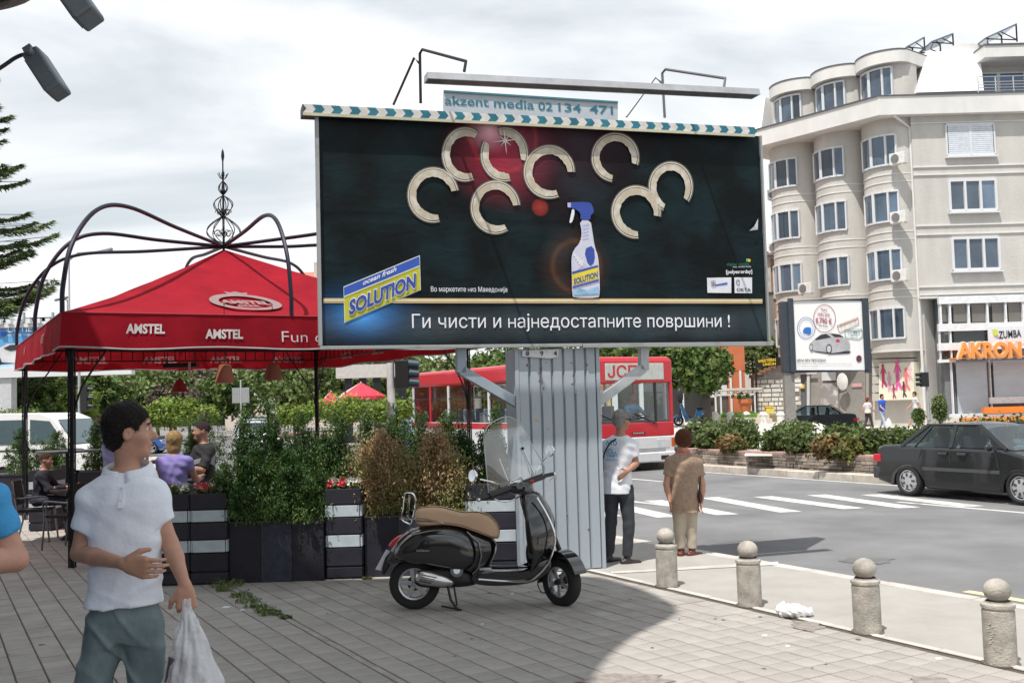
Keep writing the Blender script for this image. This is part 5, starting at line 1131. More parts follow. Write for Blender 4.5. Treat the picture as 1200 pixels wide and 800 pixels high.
# ================================================================ PLANTERS
M_pl = mat('planter_black', (.014, .013, .022), .6, var=.35, vs=5, bump=.15, bs=40); M_slat = mat('planter_slat', (.017, .016, .026), .55, var=.3, vs=5, bump=.15, objr=.2); M_sl2 = mat('slat_pale', (.46, .52, .56), .6, var=.14, vs=6)
G_thu = leafmat('thuja', (.035, .09, .018), .5, (.11, .18, .04)); G_dry = leafmat('thuja_dry', (.40, .27, .14), .4, (.20, .24, .07))
def striped_planter(x0, x1, Yf, label, zt=.97, d=.36):
    t = thing('striped_planter', label, 'planter', ((x0+x1)/2, Yf+d/2, 0), 0, 'black planters with pale slats'); w_ = x1-x0
    g = MB(); g.box((0, 0, zt/2-.01), (w_-.02, d-.02, zt-.02)); g.build('box', M_pl, t, smooth=0)
    ys = [(.02, .125, 0), (.145, .33, 0), (.345, .47, 1), (.485, .655, 0), (.67, .79, 1), (.805, .97, 0)] if zt > .9 else [(.02, .2, 0), (.22, .35, 1), (.37, .55, 0), (.57, zt, 0)]
    for a, b, k in ys: g = MB(); g.box((0, -d/2-.006, (a+b)/2), (w_ if not k else w_-.04, .022, b-a)); g.box((w_/2-.004, 0, (a+b)/2), (.02, d, b-a)); g.box((-w_/2+.004, 0, (a+b)/2), (.02, d, b-a)); g.build('slat', M_sl2 if k else M_slat, t, smooth=0, bevel=.003)
    g = MB(); g.box((0, 0, zt-.03), (w_-.03, d-.03, .04)); g.build('soil', mat('soil', (.05, .035, .025), 1), t, smooth=0)
    return t
def flowers(t, w_, d, z, n, seed):
    g = np.random.default_rng(seed)
    o = leaves('foliage', G_shr, [((0, 0, z+.02), (w_/2, d/2, .06))], 500, .035, t, clump=10, seed=seed)
    for col, k in (((.75, .74, .72), n), ((.55, .02, .03), n*2//3)):
        P = []; Q = []
        for i in range(k):
            cx = -w_/2*.9+w_*.9*((g.random()*.5+(0.5 if k == n and i % 2 else 0)) if True else 0); cy = (g.random()-.6)*d*.8; cz = z+.045+.05*g.random(); r_ = .017+.009*g.random()
            for j in range(5):
                a = j*1.257+g.random(); b = len(P); u = V((math.cos(a), -.55, math.sin(a)*.8)); v = V((-math.sin(a), .1, math.cos(a)))
                c = V((cx, cy, cz)); P += [c, c+u*r_+v*r_*.6, c+u*r_*1.7, c+u*r_-v*r_*.6]; Q.append([b, b+1, b+2, b+3])
        o = np_mesh('blossom', np.array([tuple(p) for p in P]), np.array(Q), mat('petal%d' % int(col[1]*100), col, .7, isl=.12), t, smooth=False); o['kind'] = 'stuff'
YF = 11.12
def xw(px, py=640, Y=YF): return at(px, py, Y).x
s1_ = striped_planter(xw(172), xw(222, 640), YF, 'black planter with pale slats and flowers, just right of the man in white'); flowers(s1_, .42, .3, .97, 34, 1)
s2_ = striped_planter(xw(224), xw(266), YF, 'black slatted flower planter, second from the left in the near row'); flowers(s2_, .36, .3, .97, 34, 2)
s3_ = striped_planter(xw(380), xw(422), YF+.12, 'black slatted flower planter standing between the two dark shrub boxes'); flowers(s3_, .36, .3, .97, 30, 3)
s4_ = striped_planter(xw(546), xw(607), YF+.2, 'black slatted planter behind the scooter seat and leg shield')
s5_ = striped_planter(at(34, 570, 16.6).x, at(60, 570, 16.6).x, 16.6, 'small black and pale slatted planter at the far left by the table', .97, .5)
def long_box(x0, x1, Yf, zt, label, d=.42, n=3):
    t = thing('planter_box', label, 'planter', ((x0+x1)/2, Yf+d/2, 0), 0, 'long dark shrub boxes'); w_ = x1-x0
    g = MB(); g.box((0, .01, zt/2-.03), (w_-.03, d-.05, zt-.06)); g.build('soil', MATS['soil'], t, smooth=0)
    for k in range(n): a = -w_/2+w_*k/n; g = MB(); g.box((a+w_/n/2, -d/2, zt/2), (w_/n-.004, .022, zt)); g.build('panel', [M_pl, mat('planter_grey', (.03, .034, .055), .6, var=.35, vs=14, objr=.15)][k == 1], t, smooth=0, bevel=.003)
    g = MB()
    for s in (-1, 1): g.box((s*(w_/2-.01), 0, zt/2), (.02, d-.03, zt-.01))
    g.box((0, d/2, zt/2), (w_-.04, .02, zt)); g.build('side', M_pl, t, smooth=0)
    g = MB(); g.box((0, -d/2, zt+.008), (w_, .035, .014)); g.build('rim', mat('planter_rim', (.05, .05, .06), .5), t, smooth=0)
    return t
long_box(xw(267), xw(378), YF+.06, .64, 'long dark planter box with dense green thujas, left of the middle striped planter')
long_box(xw(424), xw(545), YF+.2, .64, 'long dark planter box with the dried brown shrub, behind the scooter tail')
def thuja(px, py_top, wpx, Y, zb_, label, m=G_thu, n=2600, seed=1, dry=False, fat=1.):
    top = at(px, py_top, Y); h = top.z-zb_; rw = wpx/2*Y/1200
    t = thing('thuja' if not dry else 'dried_shrub', label, 'shrub', (top.x, Y, zb_), 0, 'evergreens in the terrace planters')
    bl_ = []; g = random.Random(seed)
    for k in range(9):
        f = (k+.5)/9; w_ = rw*((1-f)**.8 if not dry else (1-(2*f-.85)**2/1.4)*.95)+.03; bl_.append(((g.uniform(-.35, .35)*rw*(1-f), g.uniform(-.3, .3)*rw*(1-f), h*(.05+f*.88)), (w_*fat, w_*.8, h*.11)))
    for k in range(46 if not dry else 16): a = g.uniform(-1, 1); f = g.uniform(.08, .92-.42*abs(a)**1.5); bl_.append(((a*rw*.92, g.uniform(-.75, .4)*rw, h*f), (rw*.08+.012, rw*.08+.012, h*(.07+.07*f)+.02)))
    leaves('foliage', m, bl_, int(n*5.2), .0135, t, clump=30, up=.2, asp=2.7, spread=.32, seed=seed, shell=.45, vert=1.0, floor=.03)
    mb = MB()
    for k in range(5): mb.tube([(g.uniform(-.06, .06), g.uniform(-.04, .04), -.05), (g.uniform(-.3, .3)*rw, g.uniform(-.2, .2)*rw, h*.5), (g.uniform(-.2, .2)*rw, 0, h*.85)], .012, 5)
    mb.build('stem', MATS['bark'], t)
specs = [(287, 478, 62, 11.35, .60, 'tall thuja at the left end of the long planter'), (318, 462, 54, 11.5, .60, 'tallest pointed thuja left of the pavilion bracket post'), (352, 482, 60, 11.4, .60, 'broad thuja at the right end of the long planter'), (300, 520, 60, 11.25, .60, 'low thuja in the front left of the long planter'), (338, 520, 66, 11.25, .60, 'low thuja in the front middle of the long planter'),
    (398, 474, 62, 12.4, .45, 'thuja rising behind the middle striped planter'), (430, 478, 60, 12.3, .45, 'thuja behind the left half of the dried shrub'), (462, 470, 60, 12.5, .45, 'dark thuja between the two dried brown shrubs'), (492, 472, 58, 12.4, .45, 'pointed thuja just right of the grey lamp pole'), (522, 478, 56, 12.4, .45, 'narrow thuja in front of the red bus'),
    (580, 470, 28, 12.6, .45, 'narrow thuja seen beside the grey column strut'), (540, 492, 56, 12.0, .45, 'low thuja beside the scooter windscreen'), (572, 497, 56, 12.1, .45, 'dark thuja seen through the scooter windscreen'), (375, 500, 60, 12.2, .5, 'thuja behind the gap of the near planters')]
for i, s in enumerate(specs): thuja(*s, seed=20+i, n=3200 if s[2] > 50 else 2200)
thuja(447, 500, 72, 11.5, .60, 'dried brown bushy shrub left of the pair', G_dry, 3600, 51, True, 1.1)
thuja(511, 500, 66, 11.5, .60, 'dried brown bushy shrub right of the pair, above the scooter', G_dry, 3600, 52, True, 1.1)
for i, (px, pt, w_, Y, zb_, lb) in enumerate(((27, 502, 40, 19.5, .75, 'dark conical shrub in front of the white van, far left'), (66, 500, 40, 19.8, .75, 'dark leafy shrub below the white van windows'), (113, 488, 26, 19.8, .75, 'dark shrub just left of the man in the white polo'), (240, 470, 60, 21, .6, 'leafy shrub behind the seated couple'), (228, 500, 30, 20.5, .6, 'thin bright shrub behind the blond woman'))):
    thuja(px, pt, w_, Y, zb_, lb, n=1700, seed=70+i)
    t = thing('planter_box', ['dark low planter under the far left shrub', 'dark low planter under the van window shrub', 'dark low planter left of the standing man', 'dark planter behind the seated couple', 'dark planter behind the blond woman'][i], 'planter', (at(px, pt, Y).x, Y, 0)); g = MB(); g.box((0, 0, zb_/2), (1.0, .4, zb_)); g.build('box', M_pl, t, smooth=0, bevel=.01); g = MB(); g.box((0, 0, zb_+.01), (1.04, .44, .03)); g.build('rim', MATS['planter_rim'], t, smooth=0)
# ================================================================ TERRACE FURNITURE
M_tub = mat('chair_tube', (.20, .20, .21), .3, .8); M_wick = mat('chair_dark', (.02, .018, .018), .8, bump=.4, bs=120)
def cafe_chair(loc_, rz, label, sh=.46):
    t = thing('cafe_chair', label, 'chair', loc_, rz, 'dark cafe chairs under the pavilion')
    for s in (-1, 1):
        g = MB(); g.tube(curve([(s*.24, .25, 0), (s*.24, .20, sh), (s*.24, .20, sh+.2), (s*.23, -.22, sh+.2), (s*.22, -.26, sh+.42)], 5), .014, 6); g.build('side_frame', M_tub, t)
        g = MB(); g.tube([(s*.24, -.32, 0), (s*.22, -.2, sh), (s*.22, -.27, sh+.45)], .014, 6); g.build('leg', M_tub, t)
    g = MB(); g.box((0, 0, sh), (.44, .42, .035)); g.build('seat', M_wick, t, smooth=0, bevel=.01); g = MB(); g.frame((0, -.25, sh+.27), V((.21, 0, 0)), V((0, .012, 0)), V((0, -.03, .18))); g.build('backrest', M_wick, t, smooth=0, bevel=.01)
    return t
def cafe_table(loc_, label, r=.38, h=.74, m=None):
    t = thing('cafe_table', label, 'table', loc_, 0, 'tables under the pavilion'); g = MB(); g.lathe([(r, h-.03), (r, h), (0, h)], n=24); g.build('tabletop', m or mat('table_dark', (.05, .035, .03), .35), t); g = MB(); g.cyl((0, 0, .02), (0, 0, h-.03), .03); g.build('leg', M_blk, t); g = MB(); g.lathe([(.22, 0), (.22, .02), (.04, .05)], n=20); g.build('base', M_blk, t)
    return t
# ================================================================ PEOPLE
SK = mat('skin', (.50, .27, .19), .55, var=.08, vs=20); SKd = mat('skin_tan', (.36, .19, .13), .55, var=.08, vs=20)
def vn(a): a = np.array(a, float); return a/np.linalg.norm(a)
def hand(S, w, d, pn, th, sc=1., curl=.35, k=.006, sp=.12):
    """palm and five fingers: w wrist, d finger direction, pn palm side, th thumb side"""
    w, d, pn, th = np.array(w, float), vn(d), vn(pn), vn(th)
    kn = w+d*.085*sc
    S.cap(w, w+d*.03*sc, .024*sc, .026*sc, k=.012, sq=(pn, .65))
    for i, (o, l, r_) in enumerate(((.031, .068, .0092), (.011, .078, .0096), (-.010, .072, .0092), (-.030, .056, .0082))):
        b = kn+th*o*sc-d*abs(o)*.2*sc; S.cap(w+d*.02*sc+th*o*.6*sc, b, .016*sc, .0125*sc, k=.012, sq=(pn, .85))
        c = curl*(1+.15*i); dd = vn(d*math.cos(c*.6)+pn*math.sin(c*.6)+th*o*sp*20*.3); p = b
        for j, f in enumerate((.44, .32, .24)):
            q = p+dd*l*f*sc; S.cap(p, q, r_*sc*(1-.1*j), r_*sc*(.9-.1*j), k=.003); p = q
            cc = c*(.6+.75*(j+1)); dd = vn(d*math.cos(cc)+pn*math.sin(cc)+th*o*sp*6)
    b = w+d*.02*sc+th*.024*sc; m_ = b+vn(d*.75+th*.75+pn*.3)*.042*sc; e = m_+vn(d*.9+th*.25+pn*.45)*.032*sc
    S.cap(b, m_, .0145*sc, .0115*sc, k=.01); S.cap(m_, e, .0108*sc, .0085*sc, k=.004)
def person(label, base, J, yaw, res=.012, tor=1., hair=(.03, .02, .015), hairk='short', shirt=None, sleeve=.62, pants=None, shoes=(.03, .02, .02), skin=None, hs=1., tyaw=None, hands=None, shirt_k='shirt', hem=.0, collar=False, group=None, cat='person', pitch=0., fold=.004, limb=1.):
    """J holds joints as points; base is the point on the ground under the body"""
    skin = skin or SK; base = V(base); J = {k: np.array(V(p)-base) for k, p in J.items()}
    t = thing('person', label, cat, base, 0, group)
    al = np.array(list(J.values())); lo = al.min(0)-.22; hi = al.max(0)+.26
    f = np.array([math.cos(R(yaw))*math.cos(pitch), math.sin(R(yaw))*math.cos(pitch), math.sin(pitch)]); s = vn(np.cross(f, (0, 0, 1))); u = np.cross(s, f); M = np.array([f, s, u]).T
    H = J['head']; P = lambda a, b, c: H+(f*a+s*b+u*c)*hs
    tor_y = R(tyaw if tyaw is not None else yaw); rz = tor_y-math.pi/2+math.pi     # colm's wide axis lies across the body
    nb, pv_ = J['neck'], J['pelvis']
    def secs(g, z_lo=None, top=1.):
        o = []
        for fr, wv, dv in ((-.16, .165, .115), (0, .172, .122), (.2, .160, .110), (.38, .152, .106), (.6, .168, .118), (.8, .180, .118), (.92, .165, .098), (1.0, .085, .072)):
            c = pv_+(nb-pv_)*fr; o.append((c[2], c[0], c[1], wv*tor+g, dv*tor+g))
        return o
    S = SDF(lo, hi, res)
    S.colm([(lambda q: (q[0]-.03, q[1], q[2], q[3]*.8, q[4]*.8))(secs(-.012)[1])]+secs(-.012)[2:], rz=rz, k=.02)
    for a in 'RL':
        if 'sh'+a not in J: continue
        A, B, C_ = J['sh'+a], J['el'+a], J['wr'+a]
        S.cap(nb+(A-nb)*.3-np.array((0, 0, .02)), A, .055*tor, .056*tor, k=.04).cap(A, B, .050*limb, .039*limb, k=.03).cap(B, B+(C_-B)*.35, .040*limb, .042*limb, k=.01).cap(B+(C_-B)*.35, C_, .040*limb, .025*limb, k=.01)
        if hands and a in hands: hd = hands[a]; hand(S, C_, hd[0], hd[1], hd[2], hd[3] if len(hd) > 3 else 1., hd[4] if len(hd) > 4 else .35)
        else: d = vn(C_-B); hand(S, C_, d, vn(np.cross(d, (.3, .9, .2))), vn(np.cross(d, np.cross(d, (.3, .9, .2)))), 1.)
    for a in 'RL':
        if 'kn'+a not in J: continue
        hp, kn, an = J['hip'+a], J['kn'+a], J['an'+a]
        S.cap(hp, kn, .082*tor, .052, k=.03).cap(kn, kn+(an-kn)*.35, .052, .053, k=.01).cap(kn+(an-kn)*.35, an, .052, .033, k=.01)
    S.cap(nb-np.array((0, 0, .03)), P(-.02, 0, -.07), .062*limb*hs, .055*hs, k=.03)
    S.ell(P(-.014, 0, .028), (.098*hs, .076*hs, .094*hs), M=M, k=.02).ell(P(.025, 0, -.045), (.062*hs, .056*hs, .074*hs), M=M, k=.03).ell(P(.058, 0, -.098), (.026*hs, .024*hs, .018*hs), M=M, k=.03)
    S.cap(P(.078, 0, .012), P(.108, 0, -.028), .008*hs, .0135*hs, k=.012)
    S.ell(P(.092, 0, -.033), (.015*hs, .017*hs, .009*hs), M=M, k=.006)
    S.cap(P(.078, -.03, .024), P(.078, .03, .024), .0095*hs, k=.012)
    for b in (-1, 1):
        S.ell(P(-.002, b*.074, -.012), (.020*hs, .011*hs, .032*hs), M=M, k=.005); S.ell(P(.004, b*.083, -.010), (.010*hs, .007*hs, .018*hs), M=M, k=.004, neg=True)
        S.ell(P(.085, b*.031, .006), (.016*hs, .019*hs, .012*hs), M=M, k=.010, neg=True); S.ell(P(.070, b*.031, .006), (.014*hs, .014*hs, .013*hs), M=M, k=.003)
        S.ell(P(.052, b*.038, -.03), (.03*hs, .022*hs, .026*hs), M=M, k=.02)
    S.cap(P(.086, -.018, -.058), P(.086, .018, -.058), .0085*hs, k=.006, sq=(u, .6)); S.cap(P(.084, -.015, -.070), P(.084, .015, -.070), .0085*hs, k=.006, sq=(u, .7))
    body = S.mesh('body', skin, t, sm=1)
    if res < .009:
        for b in (-1, 1):
            g = MB(); g.ball(tuple(P(.074, b*.031, .006)), .0118*hs, 12); g.build('eye', mat('eye_white', (.6, .56, .52), .2), t); g = MB(); g.ball(tuple(P(.0815, b*.0312, .006)), .0062*hs, 8); g.build('iris', mat('iris', (.03, .015, .01), .1), t)
            g = MB(); g.tube([tuple(P(.090-.006*abs(x-1), b*(.012+.021*x), .030+.004*(1-abs(x-1)))) for x in (0, .5, 1, 1.6, 2)], .0045*hs, 6); g.build('eyebrow', mat('brow', (.02, .012, .01), .8), t)
        g = MB(); g.tube([tuple(P(.0935-.004*abs(x), x*.017, -.064)) for x in (-1, -.5, 0, .5, 1)], .0035*hs, 6); g.build('mouth', mat('lips', (.34, .12, .10), .5), t)
    # hair
    if hair is not None:
        Hs = SDF(H-.19*hs, H+.19*hs, min(res, .012))
        hm = mat('hair_%d_%d' % (int(hair[0]*100), int(hair[1]*100)), hair, .55, var=.35, vs=60, bump=.9, bs=140, spec=.3)
        if hairk == 'short':
            Hs.ell(P(-.022, 0, .040), (.106*hs, .086*hs, .098*hs), M=M, k=.01); Hs.ell(P(-.055, 0, -.02), (.062*hs, .074*hs, .078*hs), M=M, k=.02)
            Hs.ell(P(.105, 0, -.035), (.085*hs, .12*hs, .098*hs), M=M, k=.006, neg=True); Hs.ell(P(.03, 0, -.10), (.07*hs, .12*hs, .085*hs), M=M, k=.006, neg=True)
            Hs.ell(P(.010, .078, -.02), (.026*hs, .03*hs, .036*hs), M=M, k=.004, neg=True); Hs.ell(P(.010, -.078, -.02), (.026*hs, .03*hs, .036*hs), M=M, k=.004, neg=True)
        elif hairk == 'bob':
            Hs.ell(P(-.018, 0, .035), (.112*hs, .094*hs, .102*hs), M=M, k=.01); Hs.ell(P(-.035, 0, -.07), (.072*hs, .088*hs, .095*hs), M=M, k=.03); Hs.ell(P(.10, 0, -.03), (.08*hs, .075*hs, .11*hs), M=M, k=.006, neg=True)
        elif hairk == 'round':
            Hs.ell(P(-.014, 0, .020), (.124*hs, .112*hs, .118*hs), M=M, k=.01); Hs.ell(P(-.03, 0, -.04), (.09*hs, .09*hs, .08*hs), M=M, k=.03); Hs.ell(P(.13, 0, -.03), (.10*hs, .09*hs, .11*hs), M=M, k=.006, neg=True)
        elif hairk == 'crop':
            Hs.ell(P(-.016, 0, .036), (.101*hs, .079*hs, .093*hs), M=M, k=.01); Hs.ell(P(.12, 0, -.05), (.10*hs, .12*hs, .11*hs), M=M, k=.006, neg=True); Hs.ell(P(.03, 0, -.10), (.09*hs, .12*hs, .09*hs), M=M, k=.006, neg=True)
        hk_ = 1. if res < .008 else 2.2; Hs.ripple(lambda x, y, z: hk_*.0022*np.sin(x*170+np.sin(z*90)*2)*np.sin(z*150+y*120)+.0025*np.sin(x*60+y*70)*np.sin(z*55))
        ho = Hs.mesh('hair', hm, t, sm=1)
        if res < .01 and ho:
            me = ho.data; k = len(me.vertices); co = np.empty(k*3); no = np.empty(k*3); me.vertices.foreach_get('co', co); me.vertices.foreach_get('normal', no); co = co.reshape(-1, 3); no = no.reshape(-1, 3); rg = np.random.default_rng(4); ix = rg.integers(0, k, 5200); c = co[ix]; N = no[ix]
            keep = (N[:, 2] > -.5); c = c[keep]; N = N[keep]; D = np.array([-f[0]*.2, -f[1]*.2, -.55])[None]+rg.normal(size=c.shape)*.35; D -= (D*N).sum(1)[:, None]*N*.78; D /= np.linalg.norm(D, axis=1)[:, None]; W = np.cross(N, D); l = (.013+.014*rg.random(len(c)))[:, None]*(1 if hairk != 'round' else 1.5)
            vv = np.stack([c-W*.0011-D*.003, c+W*.0011-D*.003, c+D*l+N*.0025], 1).reshape(-1, 3); np_mesh('hair_strands', vv, np.arange(len(vv)).reshape(-1, 3), hm, t, smooth=False)['kind'] = 'stuff'
    if shirt is not None:
        C = SDF(lo, hi, res*1.0)
        sc_ = secs(.010); z_h = (pv_+(nb-pv_)*(-.10-hem))[2]; zl = sc_[0]; xw_ = .03 if hem > .05 else .006; C.colm([(z_h, zl[1], zl[2], zl[3]+xw_, zl[4]+xw_+.004)]+[q for q in sc_ if q[0] > z_h+.02], rz=rz, k=.0)
        for a in 'RL':
            if 'sh'+a not in J: continue
            A, B, C_ = J['sh'+a], J['el'+a], J['wr'+a]; d = vn(B-A); e = A+(B-A)*min(sleeve, 1)
            C.cap(nb+(A-nb)*.25-np.array((0, 0, .035)), A, .068*tor, .066*tor, k=.05)
            C.cap(A, A+(B-A)*min(1, sleeve+.2), .064*limb, (.062 if sleeve < 1 else .052)*limb, k=.03, cut=[(e, d)] if sleeve < 1 else None)
            if sleeve > 1: C.cap(B, C_, .052*limb, .036*limb, k=.02, cut=[(C_, vn(C_-B))])
        if collar: C.cap(nb-np.array((0, 0, .01)), nb+np.array((0, 0, .040))+f*0, .088, .076, k=.015); 
        C.cap(nb+np.array((0, 0, .02)), nb+np.array((0, 0, .16)), .066*hs, .066*hs, k=.004, neg=True)
        C.ripple(lambda x, y, z: fold*(np.sin(x*24+z*38+2*np.sin(z*13+x*9))+.8*np.sin(x*40-z*31+y*22+np.sin(x*17)*2)+.6*np.sin(z*62+x*14+np.sin(y*30))))
        if res < .006: C.ripple(lambda x, y, z: -.0065*np.exp(-(np.sin(x*11-z*15+.9*np.sin(z*7+x*3)+.6)/.30)**2)*np.clip((1.50-z)*3, 0, 1)*(.4+.6*np.sin(z*9+x*6)**2)-.0045*np.exp(-(np.sin(x*9+z*21+1.2*np.sin(z*6))/.25)**2)*np.clip((1.38-z)*3, 0, 1)*(.5+.5*np.sin(x*21+z*7)))
        C.mesh(shirt_k, shirt, t, sm=1)
    if pants is not None and 'knR' in J:
        C = SDF(lo, hi, res*1.15); q = secs(-.007); wz = (pv_+(nb-pv_)*.12)[2]
        q0 = q[0]; q1 = (q0[0]-.0, q0[1], q0[2], q0[3]*.86, q0[4]*.82); C.colm([q1]+[x for x in q[1:] if x[0] < wz]+[(wz, pv_[0], pv_[1], .150*tor, .104*tor)], rz=rz, k=.02)
        cr = pants[1] if len(pants) > 1 else 1.
        for a in 'RL':
            hp, kn, an = J['hip'+a], J['kn'+a], J['an'+a]; e = kn+(an-kn)*max(0, cr); d = vn(an-kn)
            C.cap(hp, kn, .100*tor, .066*tor, k=.035, cut=[(e, d)] if cr < 0.3 else None)
            if cr > .3: C.cap(kn, kn+(an-kn)*1.1, .070*tor, .056*tor, k=.02, cut=[(an-d*.01, d)])
        C.ripple(lambda x, y, z: fold*.9*(np.sin(z*34+x*22+2*np.sin(x*14))+np.sin(z*51-x*33+y*20)*.7))
        if res < .006: C.ripple(lambda x, y, z: -.011*np.exp(-(np.sin(z*17+x*12+1.1*np.sin(x*14))/.28)**2)*(.4+.6*np.sin(x*13+z*5)**2))
        C.mesh('trousers', pants[0], t, sm=1)
    if shoes is not None and 'anR' in J:
        C = SDF(lo-np.array((.15, .15, .1)), hi, res)
        for a in 'RL':
            an = J['an'+a]; fd = np.array([math.cos(tor_y), math.sin(tor_y), 0]) if 'toe'+a not in J else vn(J['toe'+a]-an); zz = an[2]-.06
            b = np.array((an[0], an[1], zz)); C.cap(b-fd*.05, b+fd*.14, .040, .034, k=.02, sq=((0, 0, 1), .85)); C.cap(b, an, .042, .040, k=.02)
        C.mesh('shoes', mat('shoe_%d' % int(shoes[0]*100), shoes, .4), t)
    return t
def PX(Y): return lambda x, y, dy=0.: at(x, y, Y+dy)
# ---- the man in the white polo
p = PX(4.05)
J = dict(head=p(153, 505, 0), neck=p(150, 553, .01), pelvis=p(146, 722, 0), shR=p(107, 587, -.02), elR=p(93, 648, -.02), wrR=p(146, 660, -.24), shL=p(178, 583, .02), elL=p(199, 636, .03), wrL=p(217, 686, -.02),
    hipR=p(126, 736, 0), hipL=p(168, 736, 0.02), knR=p(88, 880, -.05), knL=p(176, 880, .02))
J['anR'] = V((J['knR'].x-.03, J['knR'].y+.05, .09)); J['anL'] = V((J['knL'].x+.02, J['knL'].y+.05, .09))
hL = p(219, 712, -.02)-J['wrL']
polo = mat('polo_white', (.80, .84, .93), .85, var=.05, bump=.9, bs=7); jeans = mat('trousers_teal', (.16, .215, .23), .75, var=.3, vs=9, bump=.9, bs=9, streak=.5)
man = person('young dark haired man in a white polo shirt looking right', (J['pelvis'].x, 4.05, 0), J, 10, res=.0052, tor=.80, hair=(.018, .013, .012), shirt=polo, sleeve=.54, pants=(jeans,), tyaw=-86, collar=False, hem=-.185, fold=.0014, limb=.83,
    hands={'R': ((.93, -.2, -.18), (.1, .8, .1), (.2, -.2, 1), 1.05, .45), 'L': (tuple(hL.normalized()), (-.3, .9, 0), (-.8, -.5, 0), 1.0, 1.5)}, hs=.875)
g = MB(); nb = V(tuple(J['neck']))-V((J['pelvis'].x, 4.05, 0)); vs = []; N_ = 30
for k in range(N_+1):                                   # folded collar, open at the front
    t = R(-80)+R(340)*k/N_; c_, s_2 = math.cos(t), math.sin(t); fr = (1-s_2)/2; low = -.045*fr
    for r_, z in ((.070, .028), (.077, .052), (.088, .046), (.110, -.002-.018*fr)): vs.append(nb+V((r_*1.06*c_, r_*.86*s_2, z+low)))
g.add(vs, [(k*4+j, k*4+j+1, k*4+5+j, k*4+4+j) for k in range(N_) for j in range(3)])
o = g.build('collar', polo, man, smooth=80); md = o.modifiers.new('s', 'SOLIDIFY'); md.thickness = .004
g = MB(); c = nb+V((.012, -.098, -.085)); g.frame(c, V((.012, 0, 0)), V((0, .003, -.0)), V((0, .016, .045))); g.build('placket', polo, man, bevel=.002)
g = MB()
for k in range(2): g.cyl(c+V((0, -.004+.006*(k-.6)*-1, .03-.045*k)), c+V((0, -.008+.006*(k-.6)*-1, .03-.045*k)), .005, n=10)
g.build('button', mat('button', (.8, .8, .8), .3), man)
# the carrier bag, knotted at the top and full of things
kn = p(219, 706, -.03); bag = thing('carrier_bag', 'thin white plastic carrier bag of groceries in the hand of the man in white', 'bag', kn)
S = SDF((-.2, -.17, -.48), (.2, .17, .03), .006); s_ = 4.05/1200
S.colm([(-.44, .01, 0, .085, .06), (-.40, .012, 0, .118, .085), (-.30, .018, 0, .112, .085), (-.2, .015, 0, .08, .065), (-.1, .006, 0, .045, .034), (-.02, 0, 0, .014, .011), (.02, 0, 0, .016, .012)], k=0, e=2.1)
S.ripple(lambda x, y, z: .004*np.sin(np.arctan2(y, x)*9+z*8)+.003*np.sin(np.arctan2(y, x)*17-z*30)+.003*np.sin(x*55+z*48))
S.mesh('bag_skin', mat('thin_plastic', (.86, .87, .90), .35, var=.03, alpha=.62, bump=.6, bs=35), bag)
g = MB(); g.frame((.05, -.03, -.31), V((.035, 0, .025)), V((0, .02, 0)), V((-.03, 0, .05))); g.build('white_packet', mat('packet_white', (.85, .85, .86), .5), bag, bevel=.005)
g = MB(); g.tube([(-.045, -.02, -.42), (-.05, -.02, -.3), (-.03, -.02, -.2)], .035, 12); g.build('dark_bottle', mat('bottle_dark', (.13, .10, .13), .4), bag); g = MB(); g.ball((.0, .02, -.36), (.07, .05, .06), 12); g.build('brown_parcel', mat('parcel', (.35, .25, .2), .7), bag)
# ---- person in blue cut by the left edge
p = PX(3.5); J = dict(head=p(-74, 498, .05), neck=p(-72, 548, .05), pelvis=p(-100, 740, 0.05), shR=p(-125, 585, .15), elR=p(-145, 670, .15), wrR=p(-110, 700, -.1), shL=p(-14, 590, -.02), elL=p(18, 655, 0), wrL=p(-55, 661, -.28), hipR=p(-120, 750, .05), hipL=p(-80, 750, .05), knR=p(-120, 900, 0), knL=p(-80, 900, 0))
J['anR'] = V((J['knR'].x, 3.6, .09)); J['anL'] = V((J['knL'].x, 3.6, .09))
person('person in a bright blue T-shirt, only shoulder and bent elbow showing at the left edge', (J['pelvis'].x, 3.55, 0), J, -60, res=.008, hair=(.05, .03, .02), shirt=mat('tee_blue', (.05, .32, .66), .8, var=.1, bump=.2, bs=60), sleeve=.62, pants=(mat('navy', (.03, .04, .08), .8),), tyaw=-75, shirt_k='t_shirt', limb=1.05)
# ---- the two waiting by the road
G0 = gp(724, 660); p = PX(G0.y)
J = dict(head=p(729, 492), neck=p(726, 511), pelvis=p(723, 570), shR=p(741, 522, -.05), elR=p(745, 543, -.05), wrR=p(735, 552, -.16), shL=p(711, 522, .1), elL=p(709, 548, .15), wrL=p(712, 568, .2), hipR=p(733, 574, -.03), hipL=p(717, 574, .06), knR=p(737, 614, -.03), knL=p(716, 612, .1), anR=p(735, 652, 0), anL=p(714, 649, .15), toeR=p(750, 652, .05), toeL=p(728, 649, .25))
sh_m = mat('tee_white', (.72, .74, .80), .85, var=.03)
gm = person('grey haired man in sunglasses and a printed white T-shirt, hand on his hip', (G0.x, G0.y, 0), J, 28, res=.009, hair=(.36, .35, .34), hairk='short', shirt=sh_m, sleeve=.62, pants=(mat('trousers_dark', (.035, .04, .05), .8, var=.2),), tyaw=55, hs=.92, shirt_k='t_shirt', hem=.03, tor=.98, fold=.0018, hands={'R': ((-.7, -.2, -.5), (.2, 1, 0), (0, -.2, 1))}, skin=SKd)
g = MB(); H = V(tuple(J['head']))-V((G0.x, G0.y, 0)); f = V((math.cos(R(28)), math.sin(R(28)), 0)); s = f.cross(V((0, 0, 1)))
